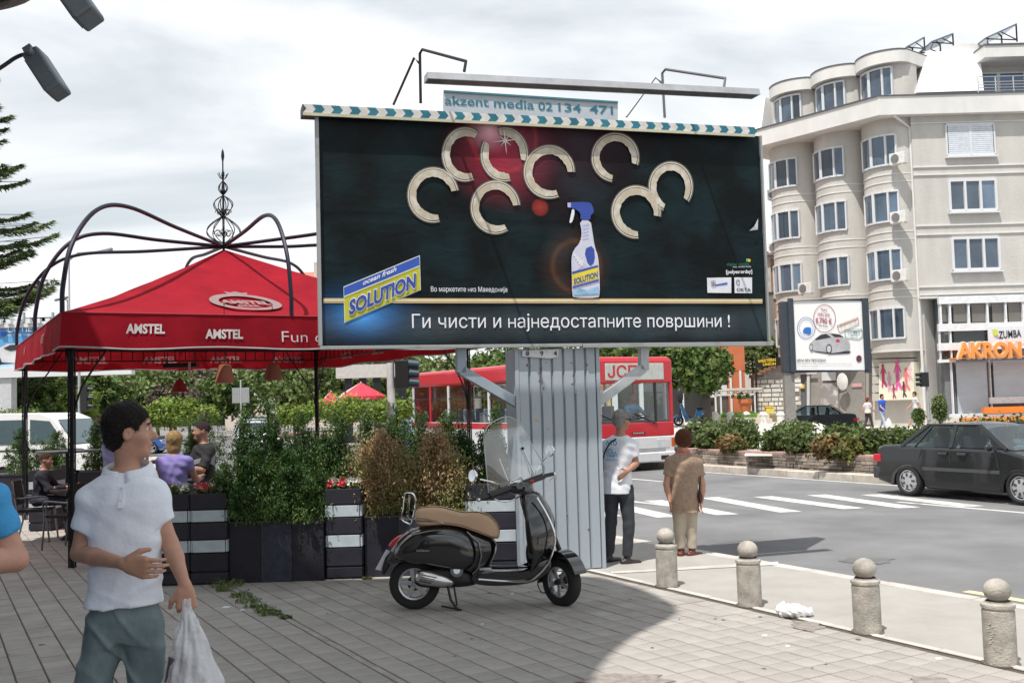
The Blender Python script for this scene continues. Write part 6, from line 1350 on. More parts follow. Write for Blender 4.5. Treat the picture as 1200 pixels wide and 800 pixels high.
for b in (-1, 1): g.frame(H+f*.086+s*b*.032+V((0, 0, .006)), s*.026, f*.006, V((0, 0, .016))); g.beam(H+f*.08+s*b*.06+V((0, 0, .012)), H+s*b*.078+V((0, 0, .01)), .006, .012)
g.build('sunglasses', mat('black_lens', (.01, .01, .012), .1, coat=.5), gm, bevel=.003)
g = MB(); bq = V((-math.cos(R(55)), -math.sin(R(55)), 0))
def backpt(x, y): q = on_plane(x, y, V((G0.x, G0.y, 0))+bq*.142, bq); return q-V((G0.x, G0.y, 0))
for w_, x0, x1, y, h in (('АТО', 710, 723, 521, 5), ('про', 711, 717.5, 527.5, 3), ('ОДА', 710.5, 723.5, 534, 5), ('www.auto.mk', 711, 725, 539, 1.6)):
    a, b = backpt(x0, y), backpt(x1, y+.5); put_text(g, w_, a, b, V((0, 0, 1)), h*G0.y/1200, .03)
g.build('back_print', mat('print_teal2', (.02, .22, .42), .7), gm, smooth=0)
g = MB(); g.tube(curve([backpt(722, 514), backpt(715, 519), backpt(709, 529), backpt(706, 540)], 5), .009, 6); g.build('shoulder_strap', M_blk, gm)
G1 = gp(803, 650); p = PX(G1.y)
J = dict(head=p(801, 514), neck=p(801, 531), pelvis=p(802, 588), shR=p(817, 541), elR=p(823, 568), wrR=p(822, 587, -.05), shL=p(786, 541), elL=p(781, 567), wrL=p(785, 586, -.03), hipR=p(809, 590), hipL=p(796, 590), knR=p(810, 619), knL=p(796, 619), anR=p(811, 643), anL=p(798, 643), toeR=p(824, 643, .12), toeL=p(802, 643, .2))
blouse = mat('blouse_brown', (.30, .20, .14), .85, var=.25, vs=38, col2=(.36, .27, .20), c2=.5)
wm = person('woman in a brown patterned blouse and beige trousers seen from behind', (G1.x, G1.y, 0), J, 80, res=.009, hair=(.14, .045, .02), hairk='round', shirt=blouse, sleeve=.6, pants=(mat('trousers_beige', (.44, .38, .30), .8, var=.08),), tyaw=86, shirt_k='blouse', hem=.10, shoes=(.12, .03, .02), tor=.98, fold=.0018, hs=.9)
g = MB(); nk = V(tuple(J['neck']))-V((G1.x, G1.y, 0)); g.lathe([(.072, -.01), (.078, .02), (.066, .045)], nk+V((0, .01, -.0)), 18); g.build('scarf', mat('scarf_coral', (.62, .14, .10), .7), wm)
g = MB(); q = V(tuple(J['wrR']))-V((G1.x, G1.y, 0)); g.ball(q+V((-.02, -.02, .05)), (.035, .07, .075), 10); g.build('handbag', mat('bag_maroon', (.07, .02, .02), .4), wm)
g = MB(); g.tube(curve([q+V((-.02, -.02, .1)), q+V((.0, 0, .35)), nk+V((.16, 0, -.04))], 5), .006, 5); g.build('bag_strap', M_blk, wm)
# ---- guests under the pavilion
def seated(label, Y, head, yaw, sc, col, tyaw, hair, hairk='short', feetz=0., sleeve=.6, lean=0., arms=None, skin=None, pl=(.02, .02, .03), hs=1., cap_='shirt'):
    H = at(head[0], head[1], Y); a = R(tyaw); f = V((math.cos(a), math.sin(a), 0)); s = V((math.sin(a), -math.cos(a), 0)); z = V((0, 0, 1))
    nk = H-z*.17*sc-f*.03; pv2 = nk-z*.50*sc-f*(.02+lean); J = dict(head=H, neck=nk, pelvis=pv2)
    for k, b in (('R', 1), ('L', -1)):
        J['sh'+k] = nk+s*b*.17*sc-z*.07; el = J['sh'+k]+f*.12+s*b*.06-z*.24*sc; J['el'+k] = el; J['wr'+k] = el+f*.22-s*b*.06+z*.03
        J['hip'+k] = pv2+s*b*.09+f*.02; J['kn'+k] = pv2+s*b*.12+f*.42-z*.02; J['an'+k] = J['kn'+k]-z*max(.3, pv2.z-feetz-.12)+f*.03
    if arms: J.update(arms(J, f, s, z))
    J['base'] = pv2; b = V((pv2.x, pv2.y, feetz)); J.pop('base')
    return person(label, b, J, yaw, res=.012, tor=.95*sc, hair=hair, hairk=hairk, shirt=mat('cloth_%s' % ''.join('%02d' % int(c*99) for c in col), col, .85, var=.08), sleeve=sleeve, pants=(mat('jeans_dk', pl, .85),), tyaw=tyaw, skin=skin or SKd, hs=hs, shirt_k=cap_, group=None)
def stool(x, y, z, label):
    t = thing('bar_stool', label, 'stool', (x, y, 0), 0, 'stools in the terrace'); g = MB(); g.lathe([(.17, z-.05), (.18, z-.02), (.0, z)], n=18); g.build('seat', M_wick, t); 
    for k in range(4): g = MB(); g.tube([(.1*math.cos(k*1.57+.8), .1*math.sin(k*1.57+.8), z-.05), (.2*math.cos(k*1.57+.8), .2*math.sin(k*1.57+.8), 0)], .012, 6); g.build('leg', M_tub, t)
t = seated('blond woman in a violet top sitting with her back to the camera', 12.35, (205, 517), 85, .98, (.20, .17, .42), 80, (.34, .21, .09), 'bob', .35, .45, pl=(.03, .03, .05)); stool(t.location.x, t.location.y, .80, 'stool under the blond woman')
t = seated('short haired man in a black and grey sports shirt facing the blond woman', 13.1, (236, 505), -150, 1.0, (.018, .018, .02), -140, (.03, .02, .02), 'crop', .35, .9); stool(t.location.x, t.location.y, .80, 'stool under the man in the dark shirt')
g = MB(); nk = at(236, 505, 13.1)-t.location-V((0, 0, .24)); g.frame(nk+V((.145, -.10, -.08)), V((.03, .05, -.03)), V((.02, -.02, 0)), V((.01, 0, .09))); g.frame(nk+V((-.02, -.155, -.14)), V((.08, -.01, .02)), V((0, .004, 0)), V((0, 0, .03))); g.build('grey_sleeve_panel', mat('grey_cloth', (.28, .28, .32), .8), t, bevel=.01)
t = seated('guest in a lavender shirt mostly hidden behind the man in the polo', 12.9, (139, 500), 60, 1.05, (.33, .30, .52), 60, (.05, .03, .02), 'short', .30, .6); stool(t.location.x, t.location.y, .75, 'stool under the guest in lavender')
cafe_table((at(180, 560, 13.0).x, 13.0, 0), 'dark high round table between the violet woman and the lavender guest', .35, 1.05)
t = seated('boy in dark clothes sitting sideways on a cafe chair at the far left', 15.4, (54, 539), 5, .88, (.012, .012, .022), 10, (.05, .025, .015), 'crop', 0.0, 1.2, lean=.06, hs=.92)
cafe_chair((t.location.x-.02, 15.35, 0), R(-80), 'cafe chair the boy sits on', .46); cafe_chair((at(88, 600, 14.6).x, 14.4, 0), R(75), 'empty cafe chair nearest the man in the polo', .46)
cafe_table((at(92, 600, 15.6).x, 15.5, 0), 'dark table in front of the boy', .42, .76)
tt = cafe_table((at(76, 600, 17.3).x, 17.4, 0), 'tall square counter table behind the boy', .5, 1.25)
# ---- pedestrians across the street
def walker(label, px, py0, py1, Y, col, pcol, yaw, hair, stride=.22, cr=1., skin=None, arm=.15, extra=None):
    F = at(px, py1, Y); Hh = at(px, py0, Y).z-F.z; k = Hh/1.75; a = R(yaw); f = V((math.cos(a), math.sin(a), 0)); s = V((math.sin(a), -math.cos(a), 0)); z = V((0, 0, 1))
    c = lambda x, y, h: F+(f*x+s*y+z*h)*k
    J = dict(head=c(.03, 0, 1.64), neck=c(0, 0, 1.47), pelvis=c(0, 0, .95), shR=c(0, .18, 1.40), shL=c(0, -.18, 1.40), elR=c(arm*.7, .22, 1.12), elL=c(-arm, -.22, 1.12), wrR=c(arm*1.6+.1, .2, .95), wrL=c(-arm*.8, -.22, .88), hipR=c(0, .09, .92), hipL=c(0, -.09, .92), knR=c(stride*.6, .09, .5), knL=c(-stride*.2, -.09, .5), anR=c(stride, .09, .09), anL=c(-stride*1.1, -.09, .12))
    t = person(label, F, J, yaw, res=.022, hair=hair, shirt=mat('cloth_%s' % ''.join('%02d' % int(x*99) for x in col), col, .8), sleeve=.6, pants=(mat('cloth_%s' % ''.join('%02d' % int(x*99) for x in pcol), pcol, .8), cr), tyaw=yaw, skin=skin or SK, fold=.002)
    return t
walker('pedestrian in a bright blue shirt and pale jeans carrying a white bag', 1035, 462, 503, 50, (.02, .10, .55), (.40, .46, .55), -60, (.04, .02, .02))
walker('red haired woman in white behind the parked dark sedan', 1018, 466, 503, 50.6, (.75, .70, .70), (.05, .04, .04), 20, (.25, .04, .03))
walker('walking young man in a pale T-shirt and short jeans at the crossing', 1074, 459, 501, 51.0, (.62, .63, .66), (.20, .30, .42), 175, (.05, .03, .02), .34, .1)
q = at(1041, 492, 49.8); t = thing('shopping_bag', 'white shopping bag held by the pedestrian in blue', 'bag', q); S = SDF((-.25, -.2, -.35), (.25, .2, .15), .025); S.colm([(-.3, 0, 0, .17, .08), (-.05, 0, 0, .13, .07), (.08, 0, 0, .03, .03)], k=0); S.mesh('bag_skin', mat('white_bag', (.8, .82, .86), .5), t)
g = MB(); g.tube([(0, 0, .05), (.02, 0, .14), (.05, 0, .05)], .012, 5); g.build('handle', MATS['white_bag'], t)
# ================================================================ THE SCOOTER
base = gp(485, 713); SY = base.y
sc_t = thing('scooter', 'black vintage style scooter with tan seat and tall clear windscreen parked on the pavers', 'scooter', base)
def q_(zx, zy, dy=0.): return at(420+zx/3.079, 470+zy/3.079, SY+dy)-base
def qo(pts): return [(q_(x, y).x, q_(x, y).z) for x, y in pts]
M_bk = mat('scooter_black', (.006, .006, .007), .10, var=0, coat=1., spec=.6); M_chr = mat('chrome', (.72, .73, .75), .10, 1., var=.05); M_tyre = mat('tyre', (.018, .018, .018), .85, bump=.3, bs=80); M_rim = mat('rim_silver', (.50, .52, .54), .25, .8)
M_tan = mat('seat_tan', (.54, .36, .23), .6, var=.06, bump=.15, bs=120); M_plas = mat('black_plastic', (.014, .014, .015), .5)
UX, UZ, UY = V((1, 0, 0)), V((0, 0, 1)), V((0, 1, 0))
def pil(name, pts, D, m, dy=0., it=2, parent=None, **kw): g = MB(); g.pillow(smooth_poly(qo(pts), it), (0, dy, 0), UX, UZ, UY*D, **kw); return g.build(name, m, parent or sc_t, smooth=60)
def wheel(parent, c, r, w_, ax, nsp=5, rimr=.62, name='wheel', side=-1, m_rim=None):
    ax = V(ax).normalized(); t = r-r*rimr
    g = MB(); prof = [(r*rimr, -w_*.36), (r*.80, -w_*.50), (r*.93, -w_*.44), (r*.99, -w_*.22), (r, 0), (r*.99, w_*.22), (r*.93, w_*.44), (r*.80, w_*.50), (r*rimr, w_*.36)]; g.lathe(prof, c, 32, ax, False)
    wo = g.build(name, M_tyre, parent, smooth=50)
    g = MB(); g.lathe([(r*rimr*1.03, -w_*.40), (r*rimr*.94, -w_*.36), (r*rimr*.9, -w_*.1), (r*rimr*.9, w_*.1), (r*rimr*.94, w_*.36), (r*rimr*1.03, w_*.40)], c, 32, ax, False); g.build('rim', m_rim or M_rim, wo, smooth=50)
    g = MB(); x = ax.orthogonal().normalized(); y = ax.cross(x)
    for k in range(nsp): a = 2*math.pi*k/nsp+.3; d = x*math.cos(a)+y*math.sin(a); s = ax.cross(d); g.frame(V(c)+d*r*rimr*.5+ax*side*w_*.26, d*r*rimr*.46, s*r*(.30/nsp+.03), ax*w_*.07)
    g.cyl(V(c)-ax*w_*.25, V(c)+ax*w_*.25, r*.16, n=14); g.build('spokes', m_rim or M_rim, wo, smooth=30, bevel=.004)
    g = MB(); g.cyl(V(c)-ax*w_*.03*side, V(c)-ax*w_*.10*side, r*rimr*.5, n=20); g.build('brake_disc', mat('brake_dark', (.03, .03, .03), .4, .5), wo)
    return wo
wc = q_(203, 655); wheel(sc_t, wc, .234, .12, (0, 1, 0), 5, .60)
fc = q_(733, 649); TH = R(50); HD = V((math.cos(TH), -math.sin(TH), 0)); AX = V((math.sin(TH), math.cos(TH), 0)); wheel(sc_t, fc, .226, .115, AX, 5, .60)
pil('tail_body', [(108, 545), (128, 505), (165, 470), (200, 452), (300, 440), (400, 452), (450, 470), (500, 498), (498, 545), (470, 600), (440, 628), (400, 610), (380, 560), (300, 560), (200, 575), (130, 572), (100, 590), (92, 570)], .150, M_bk)
pil('side_cowl', [(150, 505), (200, 462), (280, 444), (350, 448), (405, 468), (432, 520), (428, 575), (390, 606), (320, 596), (220, 580), (140, 565), (126, 540)], .115, M_bk, -.095, rings=((1, 0), (.96, .5), (.86, .78), (.7, .93), (.45, .99), (.15, 1.)))
pil('side_cowl', [(150, 505), (200, 462), (280, 444), (350, 448), (405, 468), (432, 520), (428, 575), (390, 606), (320, 596), (220, 580), (140, 565)], .115, M_bk, .095)
g = MB(); g.tube([V((q_(x, y).x, -.165, q_(x, y).z)) for x, y in ((395, 462), (436, 500), (446, 545), (436, 590), (415, 612))], .006, 6); g.build('cowl_trim', mat('trim_grey', (.25, .25, .26), .3, .6), sc_t)
seat = pil('seat', [(205, 388), (240, 382), (290, 379), (340, 392), (380, 402), (430, 398), (475, 412), (505, 445), (512, 475), (505, 492), (480, 486), (430, 466), (370, 446), (300, 436), (235, 443), (208, 436)], .145, M_tan, rings=((1, .25), (1.0, .7), (.96, .9), (.85, .98), (.6, 1.), (.2, 1.)))
g = MB(); g.tube([q_(x, y, 0)+UY*-.143 for x, y in ((206, 425), (300, 428), (370, 438), (430, 458), (480, 480), (505, 484))], .004, 6); g.build('seat_piping', mat('piping_dark', (.12, .07, .05), .6), seat)
pil('floor_board', [(420, 596), (500, 602), (580, 600), (640, 596), (668, 560), (700, 560), (690, 600), (645, 640), (560, 655), (440, 655), (405, 640)], .17, M_bk, rings=((1, .3), (1, .8), (.97, .95), (.8, 1), (.5, 1.), (.2, 1.)))
g = MB(); a, b = q_(435, 605), q_(600, 605); g.box2((a.x, -.15, a.z-.03), (b.x, .15, b.z+.0)); g.build('floor_mat', mat('floor_teal', (.03, .05, .06), .45), sc_t, smooth=0, bevel=.004)
# leg shield: a curved sheet
rowsL = [(340, 590, 640, .14), (380, 592, 676, .22), (430, 602, 700, .27), (490, 612, 712, .29), (550, 622, 700, .28), (600, 618, 672, .22), (640, 606, 640, .15)]
vs = []; k = 12
for zy, xb, xf, hw in rowsL:
    for j in range(k+1): s = -1+2*j/k; vs.append(V((q_(xb+(xf-xb)*(1-abs(s)**2.2), zy).x+.02, s*hw, q_(0, zy).z)))
g = MB(); g.add(vs, [(i*(k+1)+j, i*(k+1)+j+1, (i+1)*(k+1)+j+1, (i+1)*(k+1)+j) for i in range(len(rowsL)-1) for j in range(k)]); lsh = g.build('leg_shield', M_bk, sc_t, smooth=80); md = lsh.modifiers.new('s', 'SOLIDIFY'); md.thickness = .02; md = lsh.modifiers.new('u', 'SUBSURF'); md.levels = md.render_levels = 1
pil('steering_column', [(575, 335), (625, 325), (650, 350), (690, 440), (700, 520), (660, 590), (618, 600), (600, 560), (612, 480), (595, 400)], .10, M_bk)
pil('glove_box', [(600, 400), (640, 395), (655, 450), (650, 540), (615, 560), (603, 480)], .15, M_plas)
g = MB(); g.tube(curve([V((q_(x, y).x, -.185 if i > 1 else -.172, q_(x, y).z)) for i, (x, y) in enumerate(((436, 630), (540, 637), (610, 635), (650, 612), (682, 572), (702, 520), (706, 480), (696, 440), (672, 390), (642, 340)))], 4), .011, 8); g.build('chrome_trim', M_chr, sc_t)
g = MB(); g.tube(curve([V((q_(x, y).x, -.18, q_(x, y).z)) for x, y in ((655, 440), (662, 440), (664, 480), (700, 500))], 4), .004, 5); g.tube([V((q_(x, y).x, -.18, q_(x, y).z)) for x, y in ((672, 445), (676, 490))], .004, 5); g.tube([V((q_(x, y).x, -.18, q_(x, y).z)) for x, y in ((655, 500), (662, 520), (680, 520))], .004, 5); g.build('grille_trim', MATS['trim_grey'], sc_t)
# front fender and fork follow the turned wheel
def fw(u, z, a=0.): return fc+HD*u+UZ*z+AX*a
g = MB(); poly = smooth_poly([(-.25, -.06), (-.26, .06), (-.20, .19), (-.08, .28), (.06, .29), (.19, .22), (.27, .10), (.245, .09), (.17, .165), (.04, .215), (-.08, .21), (-.17, .14), (-.215, .02)], 2); g.prism(poly, fc-AX*.075, HD, UZ, AX*.15); g.build('front_fender', M_bk, sc_t, bevel=.02)
g = MB(); g.tube([fw(0, 0, .085), fw(-.07, .2, .085), fw(-.12, .40, .03), q_(625, 400)], .022, 8); g.cyl(fw(0, 0, -.07), fw(0, 0, .10), .025); g.build('fork', M_plas, sc_t)
g = MB(); g.tube(curve([fw(-.1, .1, -.08), fw(-.24, -.02, -.08), fw(-.2, -.12, -.06), fw(-.05, -.05, -.07)], 4), .006, 5); g.build('brake_hose', M_plas, sc_t)
# handlebar, dial, grips, levers, mirrors
hN, hF, hC = q_(470, 342, -.24), q_(668, 270, .24), q_(575, 305, 0)
g = MB(); g.tube(curve([hN, q_(520, 325, -.12), hC, q_(625, 285, .12), hF], 4), .03, 10, rs=None); g.build('handlebar', M_plas, sc_t)
g = MB(); g.ball(hC+V((0, 0, -.02)), (.11, .10, .06), 16); g.ball(hC+V((.07, -.02, -.04)), (.08, .09, .07), 14); g.build('headset', M_bk, sc_t)
g = MB(); g.lathe([(.062, 0), (.066, .018), (.05, .03), (0, .032)], hC+V((-.01, 0, .035)), 20, (-.35, -.2, 1)); g.build('dial', M_chr, sc_t)
g = MB(); g.lathe([(.048, .033), (0, .034)], hC+V((-.01, 0, .035)), 18, (-.35, -.2, 1)); g.build('dial_face', mat('dial_white', (.5, .52, .52), .15, coat=.6), sc_t)
for a, b in ((hN, q_(436, 354, -.32)), (hF, q_(702, 262, .32))): g = MB(); d = (b-a).normalized(); g.cyl(a, b, .019); g.build('grip', M_plas, sc_t); g = MB(); g.cyl(b, b+d*.022, .017); g.build('bar_end', M_chr, sc_t)
for p in ([(490, 352, -.2), (520, 362, -.18), (560, 355, -.1), (600, 330, 0)], [(690, 285, .26), (710, 272, .32), (715, 275, .34)]): g = MB(); g.tube(curve([q_(*x) for x in p], 4), .006, 6); g.build('brake_lever', M_chr, sc_t)
for c, rr, st_, nm in ((q_(414, 269, -.36), (.058, .012, .056), [(438, 281, -.35), (480, 290, -.30), (505, 300, -.24), (508, 315, -.2)], 0), (q_(692, 178, .33), (.045, .03, .062), [(680, 203, .32), (655, 235, .28), (638, 262, .22)], 1)):
    g = MB(); ax = V((-.75, -.6, .1)) if nm == 0 else V((-.72, -.68, .05)); g.lathe([(.0, .014), (.052, .013), (.058, .004), (.05, -.014), (0, -.022)], c, 22, ax); m_ = g.build('mirror', M_chr, sc_t); g = MB(); g.lathe([(.0, .0155), (.050, .0145)], c, 22, ax); g.build('mirror_glass', mat('mirror_glass', (.55, .58, .62) if nm else (.55, .58, .62), .02, 1.), m_)
    g = MB(); g.tube(curve([q_(*x) for x in st_], 4), .007, 6); g.build('mirror_stem', M_chr, m_)
g = MB(); g.frame(q_(627, 287, -.02), V((.018, 0, .004)), V((0, .01, 0)), V((0, 0, .010))); g.build('red_switch', mat('red_switch', (.7, .02, .02), .4), sc_t, bevel=.003)
# windscreen
wl = [[(473, 362, -.20), (540, 330, -.03), (610, 300, .10), (650, 275, .20)], [(462, 250, -.22), (520, 235, -.05), (600, 225, .10), (672, 240, .21)], [(455, 170, -.22), (505, 150, -.05), (560, 150, .10), (622, 150, .21)], [(453, 125, -.20), (495, 95, -.06), (545, 85, .08), (598, 98, .18)], [(470, 95, -.16), (500, 68, -.05), (540, 58, .05), (575, 70, .12)]]
vs = [q_(*p) for r_ in wl for p in r_]; vs = [v+V((.03*(1-abs(i % 4-1.5)/1.5)*1.5, 0, 0)) for i, v in enumerate(vs)]
g = MB(); g.add(vs, [(i*4+j, i*4+j+1, (i+1)*4+j+1, (i+1)*4+j) for i in range(4) for j in range(3)]); ws = g.build('windscreen', glassmat('acrylic', (.80, .85, .84), .17, .03), sc_t, smooth=80); md = ws.modifiers.new('u', 'SUBSURF'); md.levels = md.render_levels = 2
ed = [q_(473, 362, -.20), q_(462, 250, -.22), q_(455, 170, -.22), q_(453, 125, -.20), q_(466, 92, -.16), q_(500, 66, -.05), q_(540, 56, .05), q_(575, 72, .12), q_(598, 98, .18), q_(622, 150, .21), q_(672, 240, .21), q_(655, 280, .20)]
g = MB(); g.tube(curve(ed, 4), .0045, 6); g.build('screen_edge', mat('acrylic_edge', (.45, .50, .50), .3), ws)
for a, b in ((q_(506, 202, -.06), q_(540, 288, -.05)), (q_(593, 170, .10), q_(634, 262, .10))): g = MB(); g.cyl(a, b, .007); g.build('screen_stay', M_chr, ws); g = MB(); g.ball(a, .015, 10); g.build('stay_knob', M_plas, ws)
# rack, lights, plate, exhaust, engine, stand
for dy in (-.07, .07): g = MB(); g.tube(curve([q_(188, 445, dy), q_(156, 425, dy), q_(160, 385, dy), q_(166, 338, dy), q_(185, 330, dy), q_(202, 340, dy), q_(206, 375, dy), q_(192, 440, dy)], 4), .008, 7); g.build('rack_loop', M_chr, sc_t)
g = MB()
for x, y in ((160, 345), (157, 385), (154, 420), (204, 345)): g.cyl(q_(x, y, -.07), q_(x, y, .07), .006, n=6)
g.tube([q_(180, 338, -.02), q_(175, 430, -.02)], .005, 5); g.tube([q_(185, 338, .03), q_(180, 430, .03)], .005, 5); g.build('rack_bars', M_chr, sc_t)
g = MB(); g.tube([q_(150, 422, -.13), q_(240, 424, -.15), q_(306, 438, -.16)], .009, 8); g.build('grab_rail', M_chr, sc_t)
pil('tail_light', [(105, 522), (120, 500), (150, 478), (180, 476), (178, 492), (150, 520), (125, 530)], .07, mat('lens_red', (.55, .015, .03), .12, coat=.8)); pil('turn_signal', [(160, 528), (180, 506), (210, 504), (205, 522), (185, 532)], .05, mat('lens_silver', (.62, .62, .66), .15, .3, coat=.5), -.12)
g = MB(); q4 = [q_(60, 606, -.09), q_(98, 534, -.09), q_(124, 545, -.16), q_(86, 614, -.16)]; q5 = [q4[0], q4[1], q4[1]+V((.05, .18, 0)), q4[0]+V((.05, .18, 0))]; q4 = [q_(61, 606, -.11), q_(99, 536, -.11), q_(125, 543, -.02), q_(87, 613, -.02)]
g.add(q4+[p+V((.006, -.0, .003)) for p in q4], [(0, 1, 2, 3), (7, 6, 5, 4), (0, 4, 5, 1), (1, 5, 6, 2), (2, 6, 7, 3), (3, 7, 4, 0)]); pl_ = g.build('number_plate', mat('plate_white', (.66, .68, .74), .4), sc_t, smooth=0)
g = MB(); e1 = (q4[3]-q4[0]); e2 = (q4[1]-q4[0]); nn = e1.cross(e2).normalized(); nn = nn if nn.y < 0 else -nn
put_text(g, 'SK 594', q4[1]+e1*.28-e2*.08+nn*.002, q4[0]+e1*.28+e2*.08+nn*.002, e1, .05, .02); g.build('plate_print', mat('plate_ink', (.05, .06, .12), .5), pl_, smooth=0)
pil('mud_guard', [(96, 534), (125, 540), (140, 560), (108, 600), (98, 625), (84, 622), (90, 580)], .08, M_plas)
g = MB(); a, b = q_(205, 628, -.17), q_(345, 655, -.14); ax = (b-a); g.lathe([(.0, 0), (.045, .01), (.066, .06), (.068, .16), (.055, .26), (.034, ax.length-.02), (0, ax.length)], a, 22, ax.normalized()); ex = g.build('exhaust', mat('exhaust_steel', (.62, .61, .60), .2, .9, var=.1), sc_t, smooth=60)
g = MB(); d = ax.normalized(); un = d.cross(UY).normalized()
for k in range(4): c = a+d*(.10+.012*k)+un*(-.03+.02*k)-UY*.0645; g.frame(c, d*.06, un*.003, UY*.004)
g.build('exhaust_slots', M_plas, ex, smooth=0)
g = MB(); g.cyl(q_(355, 610, -.17), q_(355, 610, .1), .058, n=20); g.build('cooling_cover', mat('engine_alloy', (.12, .12, .125), .4, .7), sc_t); g = MB(); g.cyl(q_(355, 610, -.175), q_(355, 610, -.17), .03, n=16); g.build('hub_cap', M_rim, sc_t)
pil('engine', [(215, 600), (300, 585), (400, 600), (440, 640), (430, 662), (300, 672), (190, 665)], .11, M_plas); g = MB(); g.frame(q_(458, 608, -.13), V((.055, 0, 0)), V((0, .02, 0)), V((0, 0, .022))); g.build('foot_peg', mat('peg_alloy', (.5, .5, .52), .3, .8), sc_t, bevel=.006)
g = MB()
for dy in (-.12, .12): g.tube([q_(322, 665, dy), q_(333, 715, dy), q_(362, 755, dy-.02)], .012, 7); g.tube([q_(345, 668, dy), q_(356, 735, dy)], .009, 6)
g.cyl(q_(335, 715, -.12), q_(335, 715, .12), .01); g.tube([q_(300, 738, -.1), q_(330, 744, -.13), q_(372, 752, -.16)], .009, 6); g.build('centre_stand', M_plas, sc_t)
g = MB(); put_text(g, 'Glass', V((q_(216, 534).x, -.214, q_(0, 535).z)), V((q_(262, 536).x, -.214, q_(0, 536).z)), UZ, .018, .01, shear=.2); g.build('script_badge', MATS['rim_silver'], sc_t, smooth=0)
# ================================================================ CARS
M_cg = glassmat('car_glass', (.50, .62, .66), .06, .02); M_int = mat('interior_grey', (.05, .05, .055), .8); M_chd = mat('trim_dark', (.05, .05, .055), .5)
def sedan(label, loc_, hd, col, L=4.6, W=1.70, H=1.42, wb=2.62, ro=1.02, far=False, plate=True, group='cars on the street', hub=True, driver=False, hatch=False):
    """x runs forward from the rear bumper; hd is the heading in the ground plane"""
    h = V(hd).normalized(); ang = math.atan2(h.y, h.x); t = thing('car', label, 'car', loc_, ang, group)
    P = mat('paint_%02d%02d%02d' % tuple(int(c*99) for c in col), col, .25, var=.1, vs=3, coat=.9, spec=.4)
    k = L/4.6; hk = H/1.42; r = .30*hk; xr, xf = ro, ro+wb
    arch = lambda xc: [(xc-(r+.055)*math.cos(math.pi*i/10), .17+(r+.055)*1.08*math.sin(math.pi*i/10)) for i in range(11)]
    low = .19
    prof = [(.05, .26), (.30, low+.02)]+arch(xr)+arch(xf)+[(L-.25, low), (L-.04, .27), (L, .42), (L-.01, .56), (L-.10, .66), (L-.30, .73*hk), (L-.85, .84*hk), (L-1.33*k, .925*hk), (L-1.45*k, .945*hk), (.78*k, .965*hk), (.62*k, .985*hk), (.22, .975*hk), (.06, .93*hk), (.02, .72), (-.0, .52), (.02, .34)]
    if hatch: prof[-6:-3] = [(.45*k, .96*hk), (.12, .93*hk)]
    g = MB(); n = len(prof); Wh = W/2
    def hw(x, z): return Wh*(1-.10*max(0, (x-L+.55)/.55)**2-.07*max(0, (.45-x)/.45)**2)*(1-.055*max(0, (z-.62)/.36)-.03*max(0, (.4-z)/.2))
    vs = [(x, -hw(x, z), z) for x, z in prof]+[(x, hw(x, z), z) for x, z in prof]
    g.add(vs, [tuple(range(n-1, -1, -1)), tuple(range(n, 2*n))]+[(i, (i+1) % n, n+(i+1) % n, n+i) for i in range(n)]); body = g.build('body', P, t, smooth=40, bevel=.055 if not far else 0)
    g = MB(); g.box2((xr-.3, -Wh*.72, .2), (xf+.3, Wh*.72, .8*hk)); g.build('underbody', M_chd, t, smooth=0)
    # cabin
    rb, rr, rf, wf = ((.72*k, 1.30*k, 2.50*k, L-1.38*k) if not hatch else (.2*k, .42*k, 2.4*k, L-1.38*k)); zb_, zr_ = .95*hk, H
    yb, yr = Wh*.925, Wh*.70
    def cp(x, tt, s, o=0.): return V((x, s*(yb+(yr-yb)*tt+o), zb_+(zr_-.045-zb_)*tt))
    g = MB(); K = 8; ys = [yr*math.sin(math.pi/2*(-1+2*j/K)) for j in range(K+1)]; xs = [rr-.10, rr+.05, rr+.35, (rr+rf)/2, rf-.3, rf-.02, rf+.12]; zz = [-.075, -.03, -.005, 0, -.008, -.035, -.085]
    g.add([V((x, y, zr_+z-.045*(abs(y)/yr)**3)) for x, z in zip(xs, zz) for y in ys], [(i*(K+1)+j, (i+1)*(K+1)+j, (i+1)*(K+1)+j+1, i*(K+1)+j+1) for i in range(6) for j in range(K)]); ro_ = g.build('roof', P, t, smooth=60)
    g = MB()
    for s in (-1, 1):
        for a, b, w_ in ((cp(rb, 0, s), cp(rr, 1, s), .075), (cp(wf, 0, s), cp(rf, 1, s), .065), (cp((rr+rf)/2+.05, 0, s), cp((rr+rf)/2+.05, 1, s), .07), (cp(rr, .97, s), cp(rf, .97, s), .05), (cp(rb+.36*k, 0, s), cp(rr+.10, 1, s), .035)): g.beam(a, b, .03, w_, up=(1, 0, 0) if abs((b-a).normalized().x) < .9 else (0, 0, 1))
    g.build('pillars', P, t, smooth=0, bevel=.006)
    for s in (-1, 1):
        for (a0, a1, b0, b1) in ((rb+.05, (rr+rf)/2+.02, rr, (rr+rf)/2+.02), ((rr+rf)/2+.08, wf-.04, (rr+rf)/2+.08, rf)): g = MB(); g.quad(cp(a0, .03, s), cp(a1, .03, s), cp(b1, .95, s), cp(b0, .95, s)); g.build('side_window', M_cg, t, smooth=0)
    g = MB(); g.quad(cp(wf+.04, 0, -1), cp(wf+.04, 0, 1), cp(rf+.08, .98, 1), cp(rf+.08, .98, -1)); g.build('windscreen', M_cg, t, smooth=0)
    g = MB(); g.quad(cp(rb-.04, 0, -1), cp(rb-.04, 0, 1), cp(rr-.06, .98, 1), cp(rr-.06, .98, -1)); g.build('rear_window', M_cg, t, smooth=0)
    g = MB(); g.box2((rb+.3, -yb*.95, zb_-.12), (wf, yb*.95, zb_-.02))
